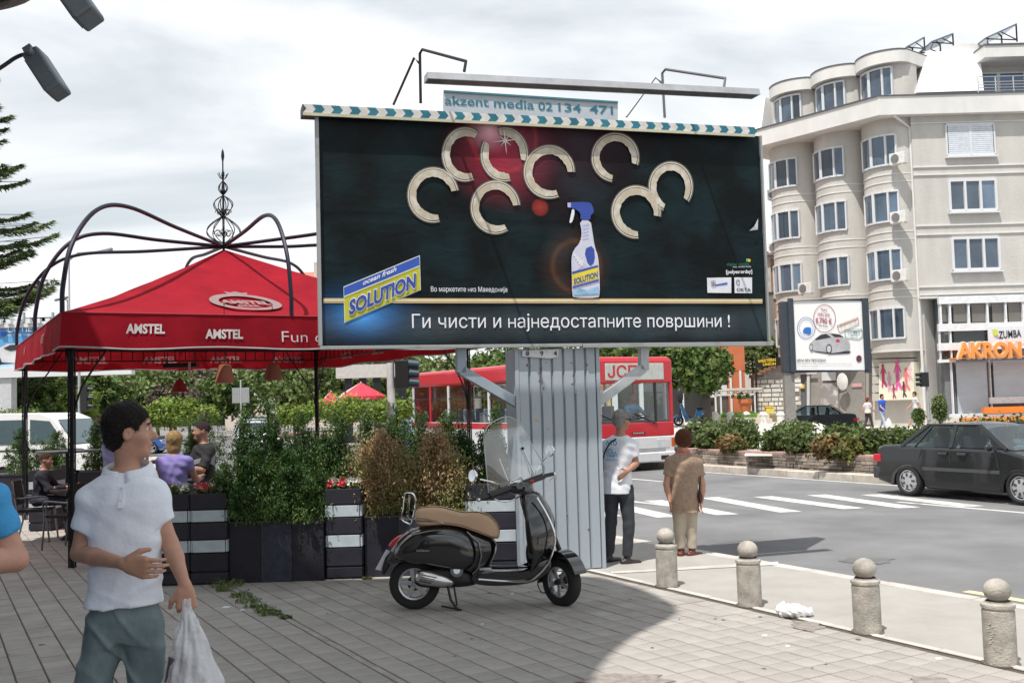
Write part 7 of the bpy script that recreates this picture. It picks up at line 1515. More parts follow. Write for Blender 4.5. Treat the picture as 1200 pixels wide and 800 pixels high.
    for x in (rr+.15, (rr+rf)/2+.25):
        for y in (-.36, .36): g.frame((x, y, zb_+.04), V((.06, 0, -.0)), V((0, .24, 0)), V((-.03, 0, .16))); g.frame((x-.03, y, zb_+.27), V((.04, 0, 0)), V((0, .12, 0)), V((0, 0, .07)))
    g.build('interior', M_int, t, smooth=0, bevel=.01)
    if driver:
        g = MB(); g.ball(((rr+rf)/2+.42, .34, zb_+.20), (.10, .085, .125), 14); g.ball(((rr+rf)/2+.38, .34, zb_-.12), (.14, .24, .24), 14); g.build('driver', SKd, t)
    for x in (xr, xf):
        for s in (-1, 1):
            wv = wheel(t, (x, s*(Wh-.10), r), r, .19, (0, 1, 0), 7 if not far else 5, .66, side=s)
            if hub and not far: g = MB(); g.lathe([(r*.56, 0), (r*.54, .012), (r*.22, .028), (0, .03)], (x, s*(Wh-.045), r), 28, (0, s, 0)); g.build('hub_cap', mat('hubcap', (.50, .51, .53), .35, .5), wv, smooth=50); g = MB(); [g.frame(V((x+r*.38*math.cos(a), s*(Wh-.022), r+r*.38*math.sin(a))), V((math.cos(a), 0, math.sin(a)))*r*.11, V((0, .008, 0)), V((-math.sin(a), 0, math.cos(a)))*r*.06) for a in [2*math.pi*i/7 for i in range(7)]]; g.build('hub_slots', M_chd, wv, smooth=0)
    if not far:
        for s in (-1, 1):
            g = MB(); g.box2((xr+r+.07, s*(Wh-.01), .50), (xf-r-.07, s*(Wh+.014), .56)); g.build('side_moulding', mat('moulding_grey', (.06, .06, .065), .45), t, smooth=0, bevel=.005)
            for x in ((rr+rf)/2-.18, wf-.95): g = MB(); g.box2((x, s*(Wh-.03), .80), (x+.18, s*(Wh+.012), .84)); g.build('door_handle', M_chd, t, smooth=0, bevel=.006)
            for x0, x1 in ((.62*k+.02, .62*k+.02), ((rr+rf)/2+.05, (rr+rf)/2+.05), (wf-.22, wf-.08), (rr-.02, rr-.12)): g = MB(); g.beam((x0, s*(hw(x0, .9)+.0), .90), (x1, s*(hw(x1, .3)+.002), .24 if abs(x0-rr) > .3 else .62), .008, .006, up=(1, 0, 0)) if x0 > 1 else None; g.v and g.build('door_gap', M_chd, t, smooth=0)
            g = MB(); g.ball((wf-.22, s*(Wh+.10), zb_+.04), (.05, .10, .065), 12); g.build('door_mirror', P, t); g = MB(); g.beam((wf-.22, s*(Wh-.05), zb_), (wf-.22, s*(Wh+.06), zb_+.02), .05, .03); g.build('mirror_arm', M_chd, t)
            g = MB(); g.box2((xf+r+.15, s*(Wh-.015), .56), (xf+r+.21, s*(Wh+.004), .59)); g.build('side_repeater', mat('amber', (.7, .25, .02), .2), t, smooth=0, bevel=.004)
        g = MB(); g.beam((wf-.05, .1, zb_+.03), (wf-.22, -.55, zb_+.10), .015, .015); g.beam((wf-.05, .6, zb_+.03), (wf-.22, 0, zb_+.10), .015, .015); g.build('wiper', M_chd, t, smooth=0)
    for s in (-1, 1):
        g = MB(); g.box2((-.015, s*(Wh*.55), .62), (.16, s*(Wh*.955), .76)); g.build('tail_light', mat('lens_red', (.5, .01, .02), .15), t, smooth=0, bevel=.01)
        g = MB(); g.box2((L-.16, s*(Wh*.55), .54), (L-.0, s*(Wh*.90), .66)); g.build('headlight', mat('lens_clear', (.6, .62, .65), .1, coat=.8), t, smooth=0, bevel=.01)
    for x0, x1 in ((-.06, .14), (L-.14, L+.05)): g = MB(); g.box2((x0, -Wh*.93, .30), (x1, Wh*.93, .52)); g.build('bumper', M_chd if not far else P, t, smooth=0, bevel=.03)
    if plate: g = MB(); g.box2((-.075, -.26, .40 if far else .62), (-.062, .26, .51 if far else .73)); g.build('number_plate', mat('plate_white', (.7, .7, .75)), t, smooth=0)
    return t
zr0 = -.1; wr_ = gp(1068, 581, zr0); wf_ = gp(1183, 590.5, zr0); hd = (wf_-wr_); hd.z = 0
hdn = hd.normalized(); lft = V((-hdn.y, hdn.x, 0))
wbp = hd.length
print('passat wheelbase', wbp, hdn)
sedan('dusty black four door sedan driving past at the right edge, cut by the frame', wr_+lft*.76-hdn*.80+V((0, 0, .001)), hdn, (.012, .013, .014), wb=max(2.3, min(2.62, wbp)), L=4.4-(2.62-max(2.3, min(2.62, wbp))), driver=True, ro=.80, H=1.37)
a = at(925, 506, 50); sedan('dark sedan parked across the street with its tail towards the poster wall', V((21.2-1.9, 48.8, -.12)) if False else V((at(1006, 500, 48.6).x, 48.6, -.12)), (-.93, .36, 0), (.02, .024, .03), L=4.4, far=True)
# ================================================================ THE RED CITY BUS
bt_ = thing('bus', 'red and white city bus coming towards the crossing behind the billboard column', 'bus'); fr0 = gp(792, 549, -.1)
hb = V((.50, -.866, 0)).normalized(); lb_ = V((hb.y, -hb.x, 0))*-1    # heading; towards the far-side lane edge
bt_.location = fr0; bt_.rotation_euler = (0, 0, math.atan2(hb.y, hb.x))
# local: x forward (front plane at 0), y to the left (bus's left = image right), body from y=0 to y=-2.5
M_br = mat('bus_red', (.52, .018, .03), .3, coat=.5, var=.05); M_bw = mat('bus_white', (.66, .66, .68), .3, coat=.4, var=.06); M_bi = mat('bus_dark', (.02, .02, .022), .5); BL = 11.8; BWd = 2.5; BHt = 3.08
M_bg = glassmat('bus_glass', (.84, .90, .90), .07, .02)
def bb_(name, a, b, m, bev=0, par=bt_): g = MB(); g.box2(a, b); return g.build(name, m, par, smooth=0, bevel=bev)
bb_('floor', (-BL, -BWd+.03, .32), (-.06, -.03, .95), M_bi)
bb_('roof', (-BL, -BWd, 2.52), (-.02, 0, BHt), M_br, .10)
for y in (-BWd, -.03): bb_('side_panel', (-BL, y, .32), (-.12, y+.03, 1.32), M_bw, .008)
bb_('red_band', (-BL, -BWd-.006, 1.12), (-.12, -BWd, 1.30), M_br)
for i, x in enumerate(np.linspace(-BL+.05, -.35, 9)):
    for y in (-BWd, -.05): bb_('window_post', (x-.05, y, 1.3), (x+.05, y+.05, 2.54), M_br if i % 2 else M_bw)
    if i < 8:
        x2 = x+(BL-.4)/8; 
        for y in (-BWd+.02, -.03): g = MB(); g.quad((x+.05, y, 1.32), (x2-.05, y, 1.32), (x2-.05, y, 2.52), (x+.05, y, 2.52)); g.build('side_window', M_bg, bt_, smooth=0)
        bb_('window_rail', (x+.05, -BWd, 2.1), (x2-.05, -BWd+.03, 2.14), M_bi)
for k in range(6):
    for y in (-2.1, -1.6, -.9, -.4): bb_('bus_seat', (-2.6-k*1.4, y-.2, .95), (-2.5-k*1.4, y+.2, 1.75), mat('seat_grey', (.25, .30, .40), .8), .03)
g = MB(); [g.cyl((-1.8-k*2, y, .95), (-1.8-k*2, y, 2.5), .02, n=6) for k in range(4) for y in (-.8, -1.7)]; g.build('hand_rail', mat('rail_yellow', (.6, .5, .1), .4), bt_)
# front: lower white, red band, windscreen, destination box
bb_('front_panel', (-.10, -BWd+.0, .92), (-.0, 0, 1.30), M_br, .02); bb_('front_panel', (-.09, -BWd+.02, .36), (.012, -.02, .918), M_bw, .03); bb_('front_header', (-.12, -BWd, 2.36), (-.005, 0, 3.0), M_br, .04); bb_('back_panel', (-BL-.02, -BWd, .35), (-BL+.05, 0, 2.9), M_br, .03)
for y in (-BWd, -.09): bb_('corner_post', (-.12, y, 1.28), (-.01, y+.09, 2.4), M_br if y > -1 else M_bw, .02)
g = MB(); g.quad((-.035, -BWd+.1, 1.31), (-.035, -.1, 1.31), (-.06, -.1, 2.35), (-.06, -BWd+.1, 2.35)); g.build('windscreen', M_bg, bt_, smooth=0); bb_('screen_divider', (-.06, -.62, 1.3), (-.02, -.56, 2.36), M_bi)
ds = bb_('destination_box', (-.02, -BWd+.25, 2.45), (.006, -.30, 2.90), mat('dest_pale', (.50, .52, .48), .25, coat=.5), .01)
g = MB(); put_text(g, 'ЈСП', (.012, -2.18, 2.53), (.012, -1.2, 2.53), (0, 0, 1), .30, .02, nrm=(1, 0, 0)); g.build('lettering', mat('dest_red', (.55, .03, .04), .5), ds, smooth=0)
bb_('bumper', (-.1, -BWd+.02, .22), (.06, -.02, .50), M_bw, .04); bb_('bumper_step', (.0, -1.9, .50), (.03, -.35, .62), mat('bump_grey', (.35, .35, .36), .5), .01)
for y in (-.62, -2.3): hl = bb_('headlight', (.0, y, .60), (.022, y+.44, .84), mat('lens_clear', (.6, .6, .6)), .02); bb_('fog_light', (.03, y+.08, .28), (.065, y+.36, .40), M_bi, .01)
bb_('indicator', (-.03, -.13, .62), (.018, -.02, .86), mat('amber_red', (.6, .1, .03), .3), .01); bb_('badge', (.0, -1.45, 1.0), (.008, -1.0, 1.05), M_bi); bb_('cab_dash', (-.9, -BWd+.05, .95), (-.08, -.05, 1.36), M_bi, .04)
g = MB(); put_text(g, 'SANOS', (.0125, -1.42, 1.01), (.0125, -1.05, 1.01), (0, 0, 1), .03, .02, nrm=(1, 0, 0)); g.build('badge_print', M_bw, bt_, smooth=0)
for y in (-.6, -1.7): g = MB(); g.beam((.02, y, 1.25), (.0, y-.75, 1.55), .03, .02); g.beam((0, y-.35, 1.42), (-.01, y-1.0, 1.38), .02, .02); g.build('wiper', M_bi, bt_, smooth=0)
g = MB(); g.tube([(-.2, .0, 2.45), (.08, .14, 2.4), (.1, .17, 2.2)], .02, 6); g.ball((.08, .18, 2.0), (.07, .10, .22), 12); g.build('wing_mirror', M_bi, bt_)
for x in (-2.6, -8.6):
    for y in (-.28, -BWd+.28): wheel(bt_, (x, y, .46), .46, .26, (0, 1, 0), 8, .5, side=1 if y > -1 else -1)
bp_ = fr0+hb*-.85+V((-hb.y, hb.x, 0))*-.75
fj = lambda f_, l, z: V(fr0)+hb*f_+V((-hb.y, hb.x, 0))*l+V((0, 0, z))
J = dict(head=fj(-.75, -.85, 1.98), neck=fj(-.78, -.85, 1.80), pelvis=fj(-.92, -.85, 1.30), shR=fj(-.76, -1.05, 1.70), shL=fj(-.76, -.65, 1.70), elR=fj(-.55, -1.15, 1.48), elL=fj(-.55, -.55, 1.48), wrR=fj(-.35, -1.0, 1.50), wrL=fj(-.35, -.70, 1.50), hipR=fj(-.9, -.95, 1.28), hipL=fj(-.9, -.75, 1.28), knR=fj(-.5, -1.0, 1.2), knL=fj(-.5, -.7, 1.2), anR=fj(-.45, -1.0, .95), anL=fj(-.45, -.7, .95))
person('bus driver in a light blue shirt behind the wheel of the red bus', fj(-.8, -.85, .9), J, math.degrees(math.atan2(hb.y, hb.x)), res=.02, hair=(.3, .3, .3), hairk='crop', shirt=mat('shirt_sky', (.25, .45, .65), .8), pants=(MATS['navy'],), tyaw=math.degrees(math.atan2(hb.y, hb.x)), skin=SKd)
t = thing('steering_wheel', 'bus steering wheel in front of the driver', 'steering wheel', fj(-.38, -.85, 1.46)); g = MB(); g.tube([V((math.cos(a)*.22*hb.x-math.sin(a)*.22*hb.y*-1, math.cos(a)*.22*hb.y+math.sin(a)*.22*hb.x, .04*math.cos(a))) for a in [i*.3927 for i in range(16)]], .015, 6, closed=True); g.build('rim', M_bi, t); g = MB(); g.box((0, 0, -.06), (.3, .05, .03), .9); g.build('spoke', M_bi, t)
# ================================================================ WHITE VAN, FAR CARS, SMALL SCOOTER
vn0 = at(-22, 573, 25.3); vt = thing('van', 'white panel van parked behind the far left planters', 'van', (vn0.x, 25.3, -.1), R(-4)); vw = 1.9; VM = mat('van_white', (.80, .80, .80), .3, coat=.5, var=0)
pf = [(-2.2, .35), (.12, .33)]+[(.55-.40*math.cos(math.pi*i/8), .3+.42*math.sin(math.pi*i/8)) for i in range(9)]+[(1.1, .33), (2.0, .33)]+[(2.25-.1-.38*math.cos(math.pi*i/8), .3+.40*math.sin(math.pi*i/8)) for i in range(9)]+[(2.65, .35), (2.95, .42), (3.0, .8), (2.88, 1.05), (2.3, 1.22), (1.85, 1.85), (1.5, 2.0), (-2.2, 2.05)]
g = MB(); g.prism(pf, (0, 0, 0), UX, UZ, V((0, vw, 0))); g.build('body', VM, vt, smooth=40, bevel=.05)
g = MB(); g.quad((1.25, -.012, 1.25), (2.12, -.012, 1.25), (1.75, -.012, 1.80), (1.25, -.012, 1.85)); g.build('side_window', mat('van_pane', (.05, .09, .11), .05, coat=.6), vt, smooth=0)
g = MB(); g.box2((.25, -.012, 1.25), (1.12, -.004, 1.85)); g.build('side_window', MATS['van_pane'], vt, smooth=0); g = MB(); g.quad((2.34, .1, 1.24), (2.34, vw-.1, 1.24), (1.9, vw-.1, 1.84), (1.9, .1, 1.84)); g.build('windscreen', MATS['van_pane'], vt, smooth=0)
g = MB(); g.box2((-2.2, -.01, 1.08), (2.6, .0, 1.12)); g.build('side_line', M_chd, vt, smooth=0); g = MB(); g.ball((2.1, -.16, 1.28), (.06, .12, .12), 10); g.build('door_mirror', VM, vt)
for x in (.55, 2.15):
    for y in (.1, vw-.1): wheel(vt, (x, y, .33), .33, .2, (0, 1, 0), 6, .62)
cars = [((292, 478), 46, (.62, .63, .66), (.35, -.94, 0), 'silver car head-on in the far street, nearest of its row'), ((296, 470), 58, (.55, .58, .65), (.3, -.95, 0), 'pale blue car second in the far row'), ((300, 466), 72, (.3, .32, .36), (.3, -.95, 0), 'grey car third in the far row'), ((120, 491), 55, (.5, .03, .04), (.1, -1, 0), 'red car seen left of the standing man'), ((88, 487), 48, (.02, .09, .35), (.95, .1, 0), 'blue car behind the white van roof'), ((478, 497), 44, (.10, .16, .28), (.4, -.9, 0), 'dark blue car between the grey pole and the red bus')]
for (px, py), Y, c, hd2, lb in cars:
    p = at(px, py, Y); zc = -.12; sedan(lb, V((p.x, Y, zc)), hd2, c, far=True, hatch=True, L=4.1, H=1.46, group='cars in the far street')
fb = at(108, 487, 95); t = thing('bus', 'small red bus far down the street, left of the standing man', 'bus', (fb.x, 95, -.1), R(-70)); g = MB(); g.box2((-10, -1.25, .35), (0, 1.25, 3.0)); g.build('body', M_br, t, smooth=0, bevel=.1); g = MB(); g.box2((-.05, -1.1, 1.4), (.03, 1.1, 2.5)); g.build('windscreen', MATS['van_pane'], t, smooth=0); g = MB(); g.box2((-.05, -1.15, .5), (.02, 1.15, .9)); g.build('bumper', M_bw, t, smooth=0)
g = MB(); [g.cyl((x, y, .45), (x, y+.2, .45), .45, n=16) for x in (-2, -8) for y in (-1.3, 1.1)]; g.build('wheel', M_tyre, t)
p = at(811, 498.5, 46); t = thing('scooter', 'small blue scooter parked on the far pavement beside the tree', 'scooter', p, R(180)); MB_ = mat('scooter_blue', (.02, .22, .55), .3, coat=.6)
for x in (-.62, .6): wheel(t, (x, 0, .24), .24, .1, (0, 1, 0), 5, .6)
def pb(name, pts, D, m): g = MB(); g.pillow(smooth_poly(pts, 1), (0, 0, 0), UX, UZ, UY*D); g.build(name, m, t, smooth=60)
pb('tail_body', [(-.15, .35), (-.2, .7), (-.45, .72), (-.85, .6), (-.8, .42), (-.6, .5), (-.35, .3)], .18, MB_); pb('leg_shield', [(.25, .25), (.35, .3), (.55, .95), (.42, 1.05), (.35, .8), (.15, .3)], .2, MB_); pb('floor_board', [(-.3, .25), (.3, .22), (.3, .32), (-.3, .35)], .16, MB_); pb('seat', [(-.15, .72), (-.2, .82), (-.8, .80), (-.82, .70)], .14, M_plas); pb('front_fender', [(.45, .4), (.6, .55), (.85, .4), (.8, .3), (.6, .42)], .09, MB_); pb('top_box', [(-.7, .85), (-1.0, .85), (-1.02, 1.1), (-.72, 1.1)], .18, M_plas)
g = MB(); g.tube([(.42, -.32, 1.05), (.46, 0, 1.02), (.42, .32, 1.05)], .025, 6); g.build('handlebar', M_plas, t); g = MB(); g.tube([(.6, .06, .24), (.45, .0, .95)], .025, 6); g.build('fork', M_plas, t)
# ================================================================ BOLLARDS, LITTER, POLES, SIGNS
M_bol = mat('bollard_stone', (.39, .36, .32), .88, var=.36, vs=9, bump=.4, bs=70, col2=None)
prof = [(.108, 0), (.108, .385), (.102, .392), (.102, .40), (.112, .405), (.115, .418), (.112, .432), (.09, .436), (.082, .442), (.082, .452)]
prof2 = [(.082, .452)]+[(.092*math.cos(a), .525-.0+.088*math.sin(a)) for a in [R(-58+148*i/9) for i in range(10)]]
blab = ['stone ball topped bollard nearest the corrugated column and waiting man', 'stone ball topped bollard second from the column, left of the dropped bag', 'stone ball topped bollard just right of the dropped white bag', 'stone ball topped bollard at the right edge with scratched writing']
hs_ = []
bol = None
for i, (px, py, top) in enumerate(((782, 689, 625.5), (879, 711.5, 641), (1017, 742.5, 663.5), (1173, 779.5, 690))):
    p = gp(px, py-3)
    if bol is None:
        bol = thing('bollard', blab[0], 'bollard', p, 0, 'stone bollards along the pavement'); g = MB(); g.lathe([(r*.98, z*.93) for r, z in prof], n=28); g.build('shaft', M_bol, bol, smooth=40); g = MB(); g.lathe([(r*.98, z*.93-.03+.03) for r, z in prof2], n=28); g.build('ball_top', M_bol, bol, smooth=60); g = MB(); g.lathe([(.125, -.01), (.125, .004), (.10, .004)], n=20); g.build('base_ring', mat('dirt_ring', (.12, .10, .08), 1), bol); c = bol
    else: c = copy_tree(bol, p, random.uniform(0, 6), blab[i]); c.rotation_euler = (random.uniform(-.02, .02), random.uniform(-.025, .025), i*1.7)
g = MB(); B4 = gp(1173, 776.5); rr = random.Random(3)
for k in range(9): a = -math.pi/2+.25+rr.uniform(-.15, .2); z = .15+.016*k; g.frame(B4*0+V((.1075*math.cos(a), .1075*math.sin(a), z)), V((-math.sin(a), math.cos(a), .5))*.009, V((math.cos(a), math.sin(a), 0))*.002, V((0, 0, .003)))
o = g.build('scratch_marks', mat('scratch', (.62, .60, .56), .9), c, smooth=0)
p = gp(932, 722); t = thing('litter_bag', 'crumpled white plastic bag lying between two bollards', 'litter', p); S = SDF((-.24, -.16, -.02), (.24, .16, .2), .008)
S.ell((-.03, 0, .05), (.13, .075, .055), k=.0).ell((.08, .0, .035), (.08, .06, .035), k=.03).ell((-.09, .01, .06), (.05, .05, .06), k=.02); S.ripple(lambda x, y, z: .009*np.sin(x*70+z*60)*np.sin(y*60+z*90+x*30)+.006*np.sin(x*130-y*90)); S.mesh('film', mat('litter_plastic', (.86, .86, .88), .4, var=.05, alpha=.85), t, sm=0)
for i, (px, py, s) in enumerate(((1100, 772, .02), (923, 757, .015), (600, 696, .016), (265, 712, .03), (284, 715, .018), (896, 745, .02), (565, 731, .012))):
    p = gp(px, py); g = MB(); g.frame((0, 0, s*.25), V((s, 0, 0)), V((s*.2, s*.6, s*.1)), V((0, 0, s*.15))); o = g.build('paper_scrap', mat('scrap', (.75, .77, .80), .6), smooth=0, loc=p); tag(o, ['tiny white scrap far right on the sunlit pavers', 'tiny scrap below the dropped bag', 'white scrap under the scooter floor', 'flat white scrap left of the mossy joint', 'small scrap beside the mossy joint', 'tiny scrap right of the dark stain', 'tiny scrap in the shade below the scooter'][i], 'scrap', 'paper scraps on the pavement')
# the car advert on its pedestal
YA = 46.0; A_ = [at(x, y, YA) for x, y in ((927, 352), (1014, 353), (1015, 434.5), (928, 434.5))]; O = A_[3]; t = thing('car_billboard', 'square white car advertisement in a dark grey frame across the street', 'billboard', (O.x, YA, 0)); OO = V((O.x, YA, 0))
def ap_(x, y, o_=0.): return at(x, y, YA-o_)-OO
g = MB(); a, b = ap_(918.5, 436.5), ap_(1017, 350); g.box2((a.x, .03, a.z), (b.x, .55, b.z)); g.build('case', mat('case_dark', (.035, .045, .06), .45), t, smooth=0, bevel=.05)
for (x0, y0, x1, y1) in ((926.5, 349.5, 1017, 352.5), (926.5, 433.5, 1017, 437), (926.5, 349.5, 929, 437), (1013.5, 349.5, 1017, 437)): a, b = ap_(x0, y1), ap_(x1, y0); g = MB(); g.box2((a.x, -.06, a.z), (b.x, .028, b.z)); g.build('frame', MATS['case_dark'], t, smooth=0)
q = [ap_(929, 352.5), ap_(1013.5, 352.5), ap_(1013.5, 433.5), ap_(929, 433.5)]; g = MB(); g.quad(*q); ad = g.build('poster', mat('ad_white', (.80, .80, .80), .5, var=.02), t, smooth=0)
def ash(pts, m, o_=.02, it=0, name='print'): g = MB(); g.quad(*[ap_(x, y, o_) for x, y in (smooth_poly(pts, it) if it else pts)]); return g.build(name, m, ad, smooth=0)
def zp(pts): return [(920+x/8, 340+y/8) for x, y in pts]      # points taken from an eightfold enlargement
M_adr = mat('ad_red', (.35, .07, .09), .6); M_adb = mat('ad_blue', (.03, .10, .35), .6); M_adk = mat('ad_black', (.03, .03, .035), .5); M_adg = mat('ad_grey', (.50, .50, .52), .4)
def ring(cx, cy, rx, ry, m, w_=.045): g = MB(); vs = []; k = 32; [vs.extend([ap_(920+(cx+rx*f*math.cos(a))/8, 340+(cy+ry*f*math.sin(a))/8, .03) for f in (1, 1-w_)]) for a in [2*math.pi*i/k for i in range(k)]]; g.add(vs, [(2*i, 2*((i+1) % k), 2*((i+1) % k)+1, 2*i+1) for i in range(k)]); g.build('print', m, ad, smooth=0)
ring(370, 265, 105, 132, M_adr); ring(198, 355, 85, 103, M_adb, .05); ring(198, 355, 66, 80, M_adb, .04)
def adt(s, x0, x1, y, h, m, y1=None): g = MB(); put_text(g, s, ap_(920+x0/8, 340+y/8, .04), ap_(920+x1/8, 340+(y1 or y)/8, .04), V((0, 0, 1)), h/8*YA/1200, .02); g.build('lettering', m, ad, smooth=0)
adt('FIAT', 340, 400, 190, 22, M_adr, 200); adt('LINEA ДИК.', 305, 425, 235, 26, M_adr, 248); adt('8.790 €', 288, 440, 305, 48, M_adr, 318); adt('без попуст', 315, 405, 335, 14, M_adk, 350); adt('ЦЕНА БЕЗ ПРЕСЕДАН', 112, 382, 668, 22, M_adk); adt('финансирање преку лизинг, рати и поволни услови за купување возила', 115, 625, 692, 10, M_adg); adt('со одложено плаќање', 115, 315, 712, 9, M_adg)
ash(zp([(165, 390), (180, 350), (220, 345), (245, 350), (243, 400), (225, 415), (200, 405), (175, 402)]), mat('ad_piggy', (.02, .15, .55), .6), .03, 1)
for bx, cl in (([(488, 330), (680, 255), (692, 310), (510, 392)], mat('ad_brown', (.45, .20, .14), .6)), ([(560, 370), (720, 365), (725, 430), (690, 455), (565, 440)], mat('ad_teal', (.15, .30, .30), .6))):
    P4 = zp(bx)
    for i in range(len(P4)): a, b = P4[i], P4[(i+1) % len(P4)]; g = MB(); g.beam(ap_(*a, .03), ap_(*b, .03), .02, .02); g.build('print', cl, ad, smooth=0)
adt('ДИЗЕЛ МОТОР', 515, 670, 345, 20, MATS['ad_brown'], 290); adt('CLIMA', 585, 705, 405, 22, MATS['ad_teal']); adt('UP 12.', 615, 680, 435, 20, MATS['ad_teal'])
ash(zp([(228, 505), (265, 470), (285, 460), (330, 415), (380, 402), (450, 402), (520, 415), (555, 445), (600, 470), (612, 520), (600, 560), (540, 575), (440, 590), (420, 585), (260, 565), (232, 545)]), mat('ad_car', (.42, .42, .44), .4, var=.2, vs=3), .03, 1, 'car_print')
ash(zp([(275, 462), (330, 420), (385, 408), (432, 440), (380, 450), (300, 465)]), M_adk, .04); ash(zp([(425, 406), (510, 415), (548, 438), (465, 438)]), M_adk, .04); ash(zp([(475, 465), (500, 455), (518, 482), (480, 485)]), mat('ad_tail', (.6, .01, .05), .5), .04); ash(zp([(240, 572), (620, 570), (600, 592), (440, 600)]), M_adk, .025)
for cx, cy, rx, ry in ((412, 550, 27, 45), (245, 535, 17, 34)): ash([(920+(cx+rx*math.cos(a))/8, 340+(cy+ry*math.sin(a))/8) for a in [.4*i for i in range(16)]], M_adk, .045); ash([(920+(cx+rx*.72*math.cos(a))/8, 340+(cy+ry*.75*math.sin(a))/8) for a in [.4*i for i in range(16)]], M_adg, .055)
ash([(920+(693+26*math.cos(a))/8, 340+(640+32*math.sin(a))/8) for a in [.4*i for i in range(16)]], mat('ad_badge', (.12, .03, .08), .5), .03)
g = MB(); a = ap_(918.5, 436); g.box2((a.x+.05, .1, -.1), (a.x+.5, .5, a.z)); g.box2((a.x+.05, .1, -.1), (a.x+.7, .5, .3)); g.build('pillar', mat('pillar_grey', (.22, .21, .20), .7), t, smooth=0)
# traffic lights, lamp poles
def signal(label, px, py0, py1, Y, boxes, m=None, r=.06):
    F = at(px, py1, Y); T = at(px, py0, Y); t = thing('traffic_light', label, 'traffic light', (F.x, Y, min(F.z, 0)), 0, 'traffic lights'); b = V((F.x, Y, min(F.z, 0))); g = MB(); g.cyl((0, 0, 0), (0, 0, T.z-b.z), r, r*.85); g.build('pole', m or mat('pole_grey', (.42, .44, .46), .45, .3), t)
    for (x0, y0, x1, y1, vis_) in boxes:
        a, c = at(x0, y1, Y)-b, at(x1, y0, Y)-b; g = MB(); g.box2((a.x, -.12, a.z), (c.x, .12, c.z)); h = g.build('signal_head', mat('signal_black', (.012, .013, .014), .5), t, smooth=0, bevel=.01)
        for k in range(3): z = a.z+(c.z-a.z)*(k+.6)/3; g = MB(); x = c.x if vis_ > 0 else a.x; g.cyl((x, 0, z), (x+.20*vis_, 0, z-.02), .09, .08, 12); g.build('visor', MATS['signal_black'] if Y > 30 else mat('visor_blue', (.03, .06, .08), .4), h)
    return t
signal('traffic light on a grey pole by the shop front across the street', 1089, 425, 500, 47.5, [(1079, 436, 1087, 453, -1)])
signal('large traffic light seen from the side on a pale pole behind the thujas', 459, 425, 500, 19.5, [(464, 422, 478.5, 455, 1)], mat('pole_pale', (.60, .60, .62), .5), .085)
signal('traffic light at the left under the pavilion edge', 93, 430, 500, 40, [(96, 452, 103, 482, 1)])
def pole(label, px, py0, py1, Y, arm=None, r=.07):
    T = at(px, py0, Y); t = thing('street_lamp', label, 'street lamp', (T.x, Y, 0), 0, 'street lamps in the distance'); b = V((T.x, Y, 0)); g = MB(); g.cyl((0, 0, 0), (0, 0, T.z), r, r*.6, 8); g.build('pole', mat('pole_far', (.45, .46, .47), .5), t)
    if arm: e = at(*arm, Y)-b; g = MB(); g.tube([V((0, 0, T.z)), V((e.x*.25, 0, e.z-.05)), e], r*.6, 6); g.build('arm', MATS['pole_far'], t); g = MB(); g.frame(e, V((.38, 0, .08)), V((0, .12, 0)), V((0, 0, .06))); g.build('lamp_head', mat('lamp_far', (.25, .26, .27), .5), t, bevel=.02)
pole('tall double arm street lamp left of the pavilion roof', 81, 305, 500, 48, (122, 294)); pole('thin lamp pole with a short arm at the left', 79, 352, 500, 60, (72, 350)); 
for i, (px, Y) in enumerate(((129, 90), (144, 80), (158, 100), (165, 70), (147.5, 110), (560, 60))): pole(['thin pole left of the standing man, first', 'thin pole just above the small red bus', 'thin distant pole over the standing man', 'brighter thin pole over the standing man', 'faint distant pole near the red bus', 'thin pole behind the red bus roof'][i], px, 415, 490, Y, None, .06)
p = at(282, 463, 60); t = thing('road_sign', 'small grey double road sign above the far cars', 'sign', (p.x, 60, 0)); g = MB(); g.box2((-.5, 0, p.z-.45), (-.04, .05, p.z+.45)); g.box2((.04, 0, p.z-.45), (.5, .05, p.z+.45)); g.build('board', mat('sign_grey', (.3, .31, .32), .6), t, smooth=0); g = MB(); g.cyl((0, .05, 0), (0, .05, p.z+.9), .05); g.build('post', MATS['pole_far'], t)
# the blue drink advert at the left
YP = 44; a, b = at(-60, 432, YP), at(122, 381, YP); t = thing('blue_billboard', 'wide blue drink advertisement with a silver car behind the pavilion at the left', 'billboard', (a.x, YP, 0)); OP = V((a.x, YP, 0))
def pp(x, y, o_=0.): return at(x, y, YP-o_)-OP
g = MB(); g.box2((0, 0, a.z), (b.x-a.x, .3, b.z)); bd = g.build('board', mat('ad_skyblue', (.03, .17, .50), .5, var=.3, vs=.25, col2=(.12, .36, .66), c2=.52), t, smooth=0)
g = MB(); g.box2((-.1, -.1, a.z-.45), (b.x-a.x+1.2, .35, a.z-.02)); g.box2((-.1, -.1, b.z), (b.x-a.x+.1, .35, b.z+.15)); g.build('rail', M_frame, t, smooth=0)
g = MB()
for k in range(16): g = MB(); g.box2((.5+k*.42, -.3, b.z+.151), (.7+k*.42, -.1, b.z+.35)); g.build('top_lamp', M_frame, t, smooth=0)
g = MB(); x = pp(5, 430).x; g.box2((x-.3, .0, -.1), (x+.3, .5, a.z-.4)); g.build('pillar', mat('pillar_pale', (.5, .5, .52), .6), t, smooth=0)
g = MB(); put_text(g, 'СО ПЕПСИ', pp(9, 389.5, .05), pp(58, 387, .05), V((0, 0, 1)), 6.5*YP/1200, .02); put_text(g, 'до нови возила', pp(9, 393, .05), pp(42, 392.5, .05), V((0, 0, 1)), 1.6*YP/1200, .01); g.build('lettering', M_frame, bd, smooth=0)
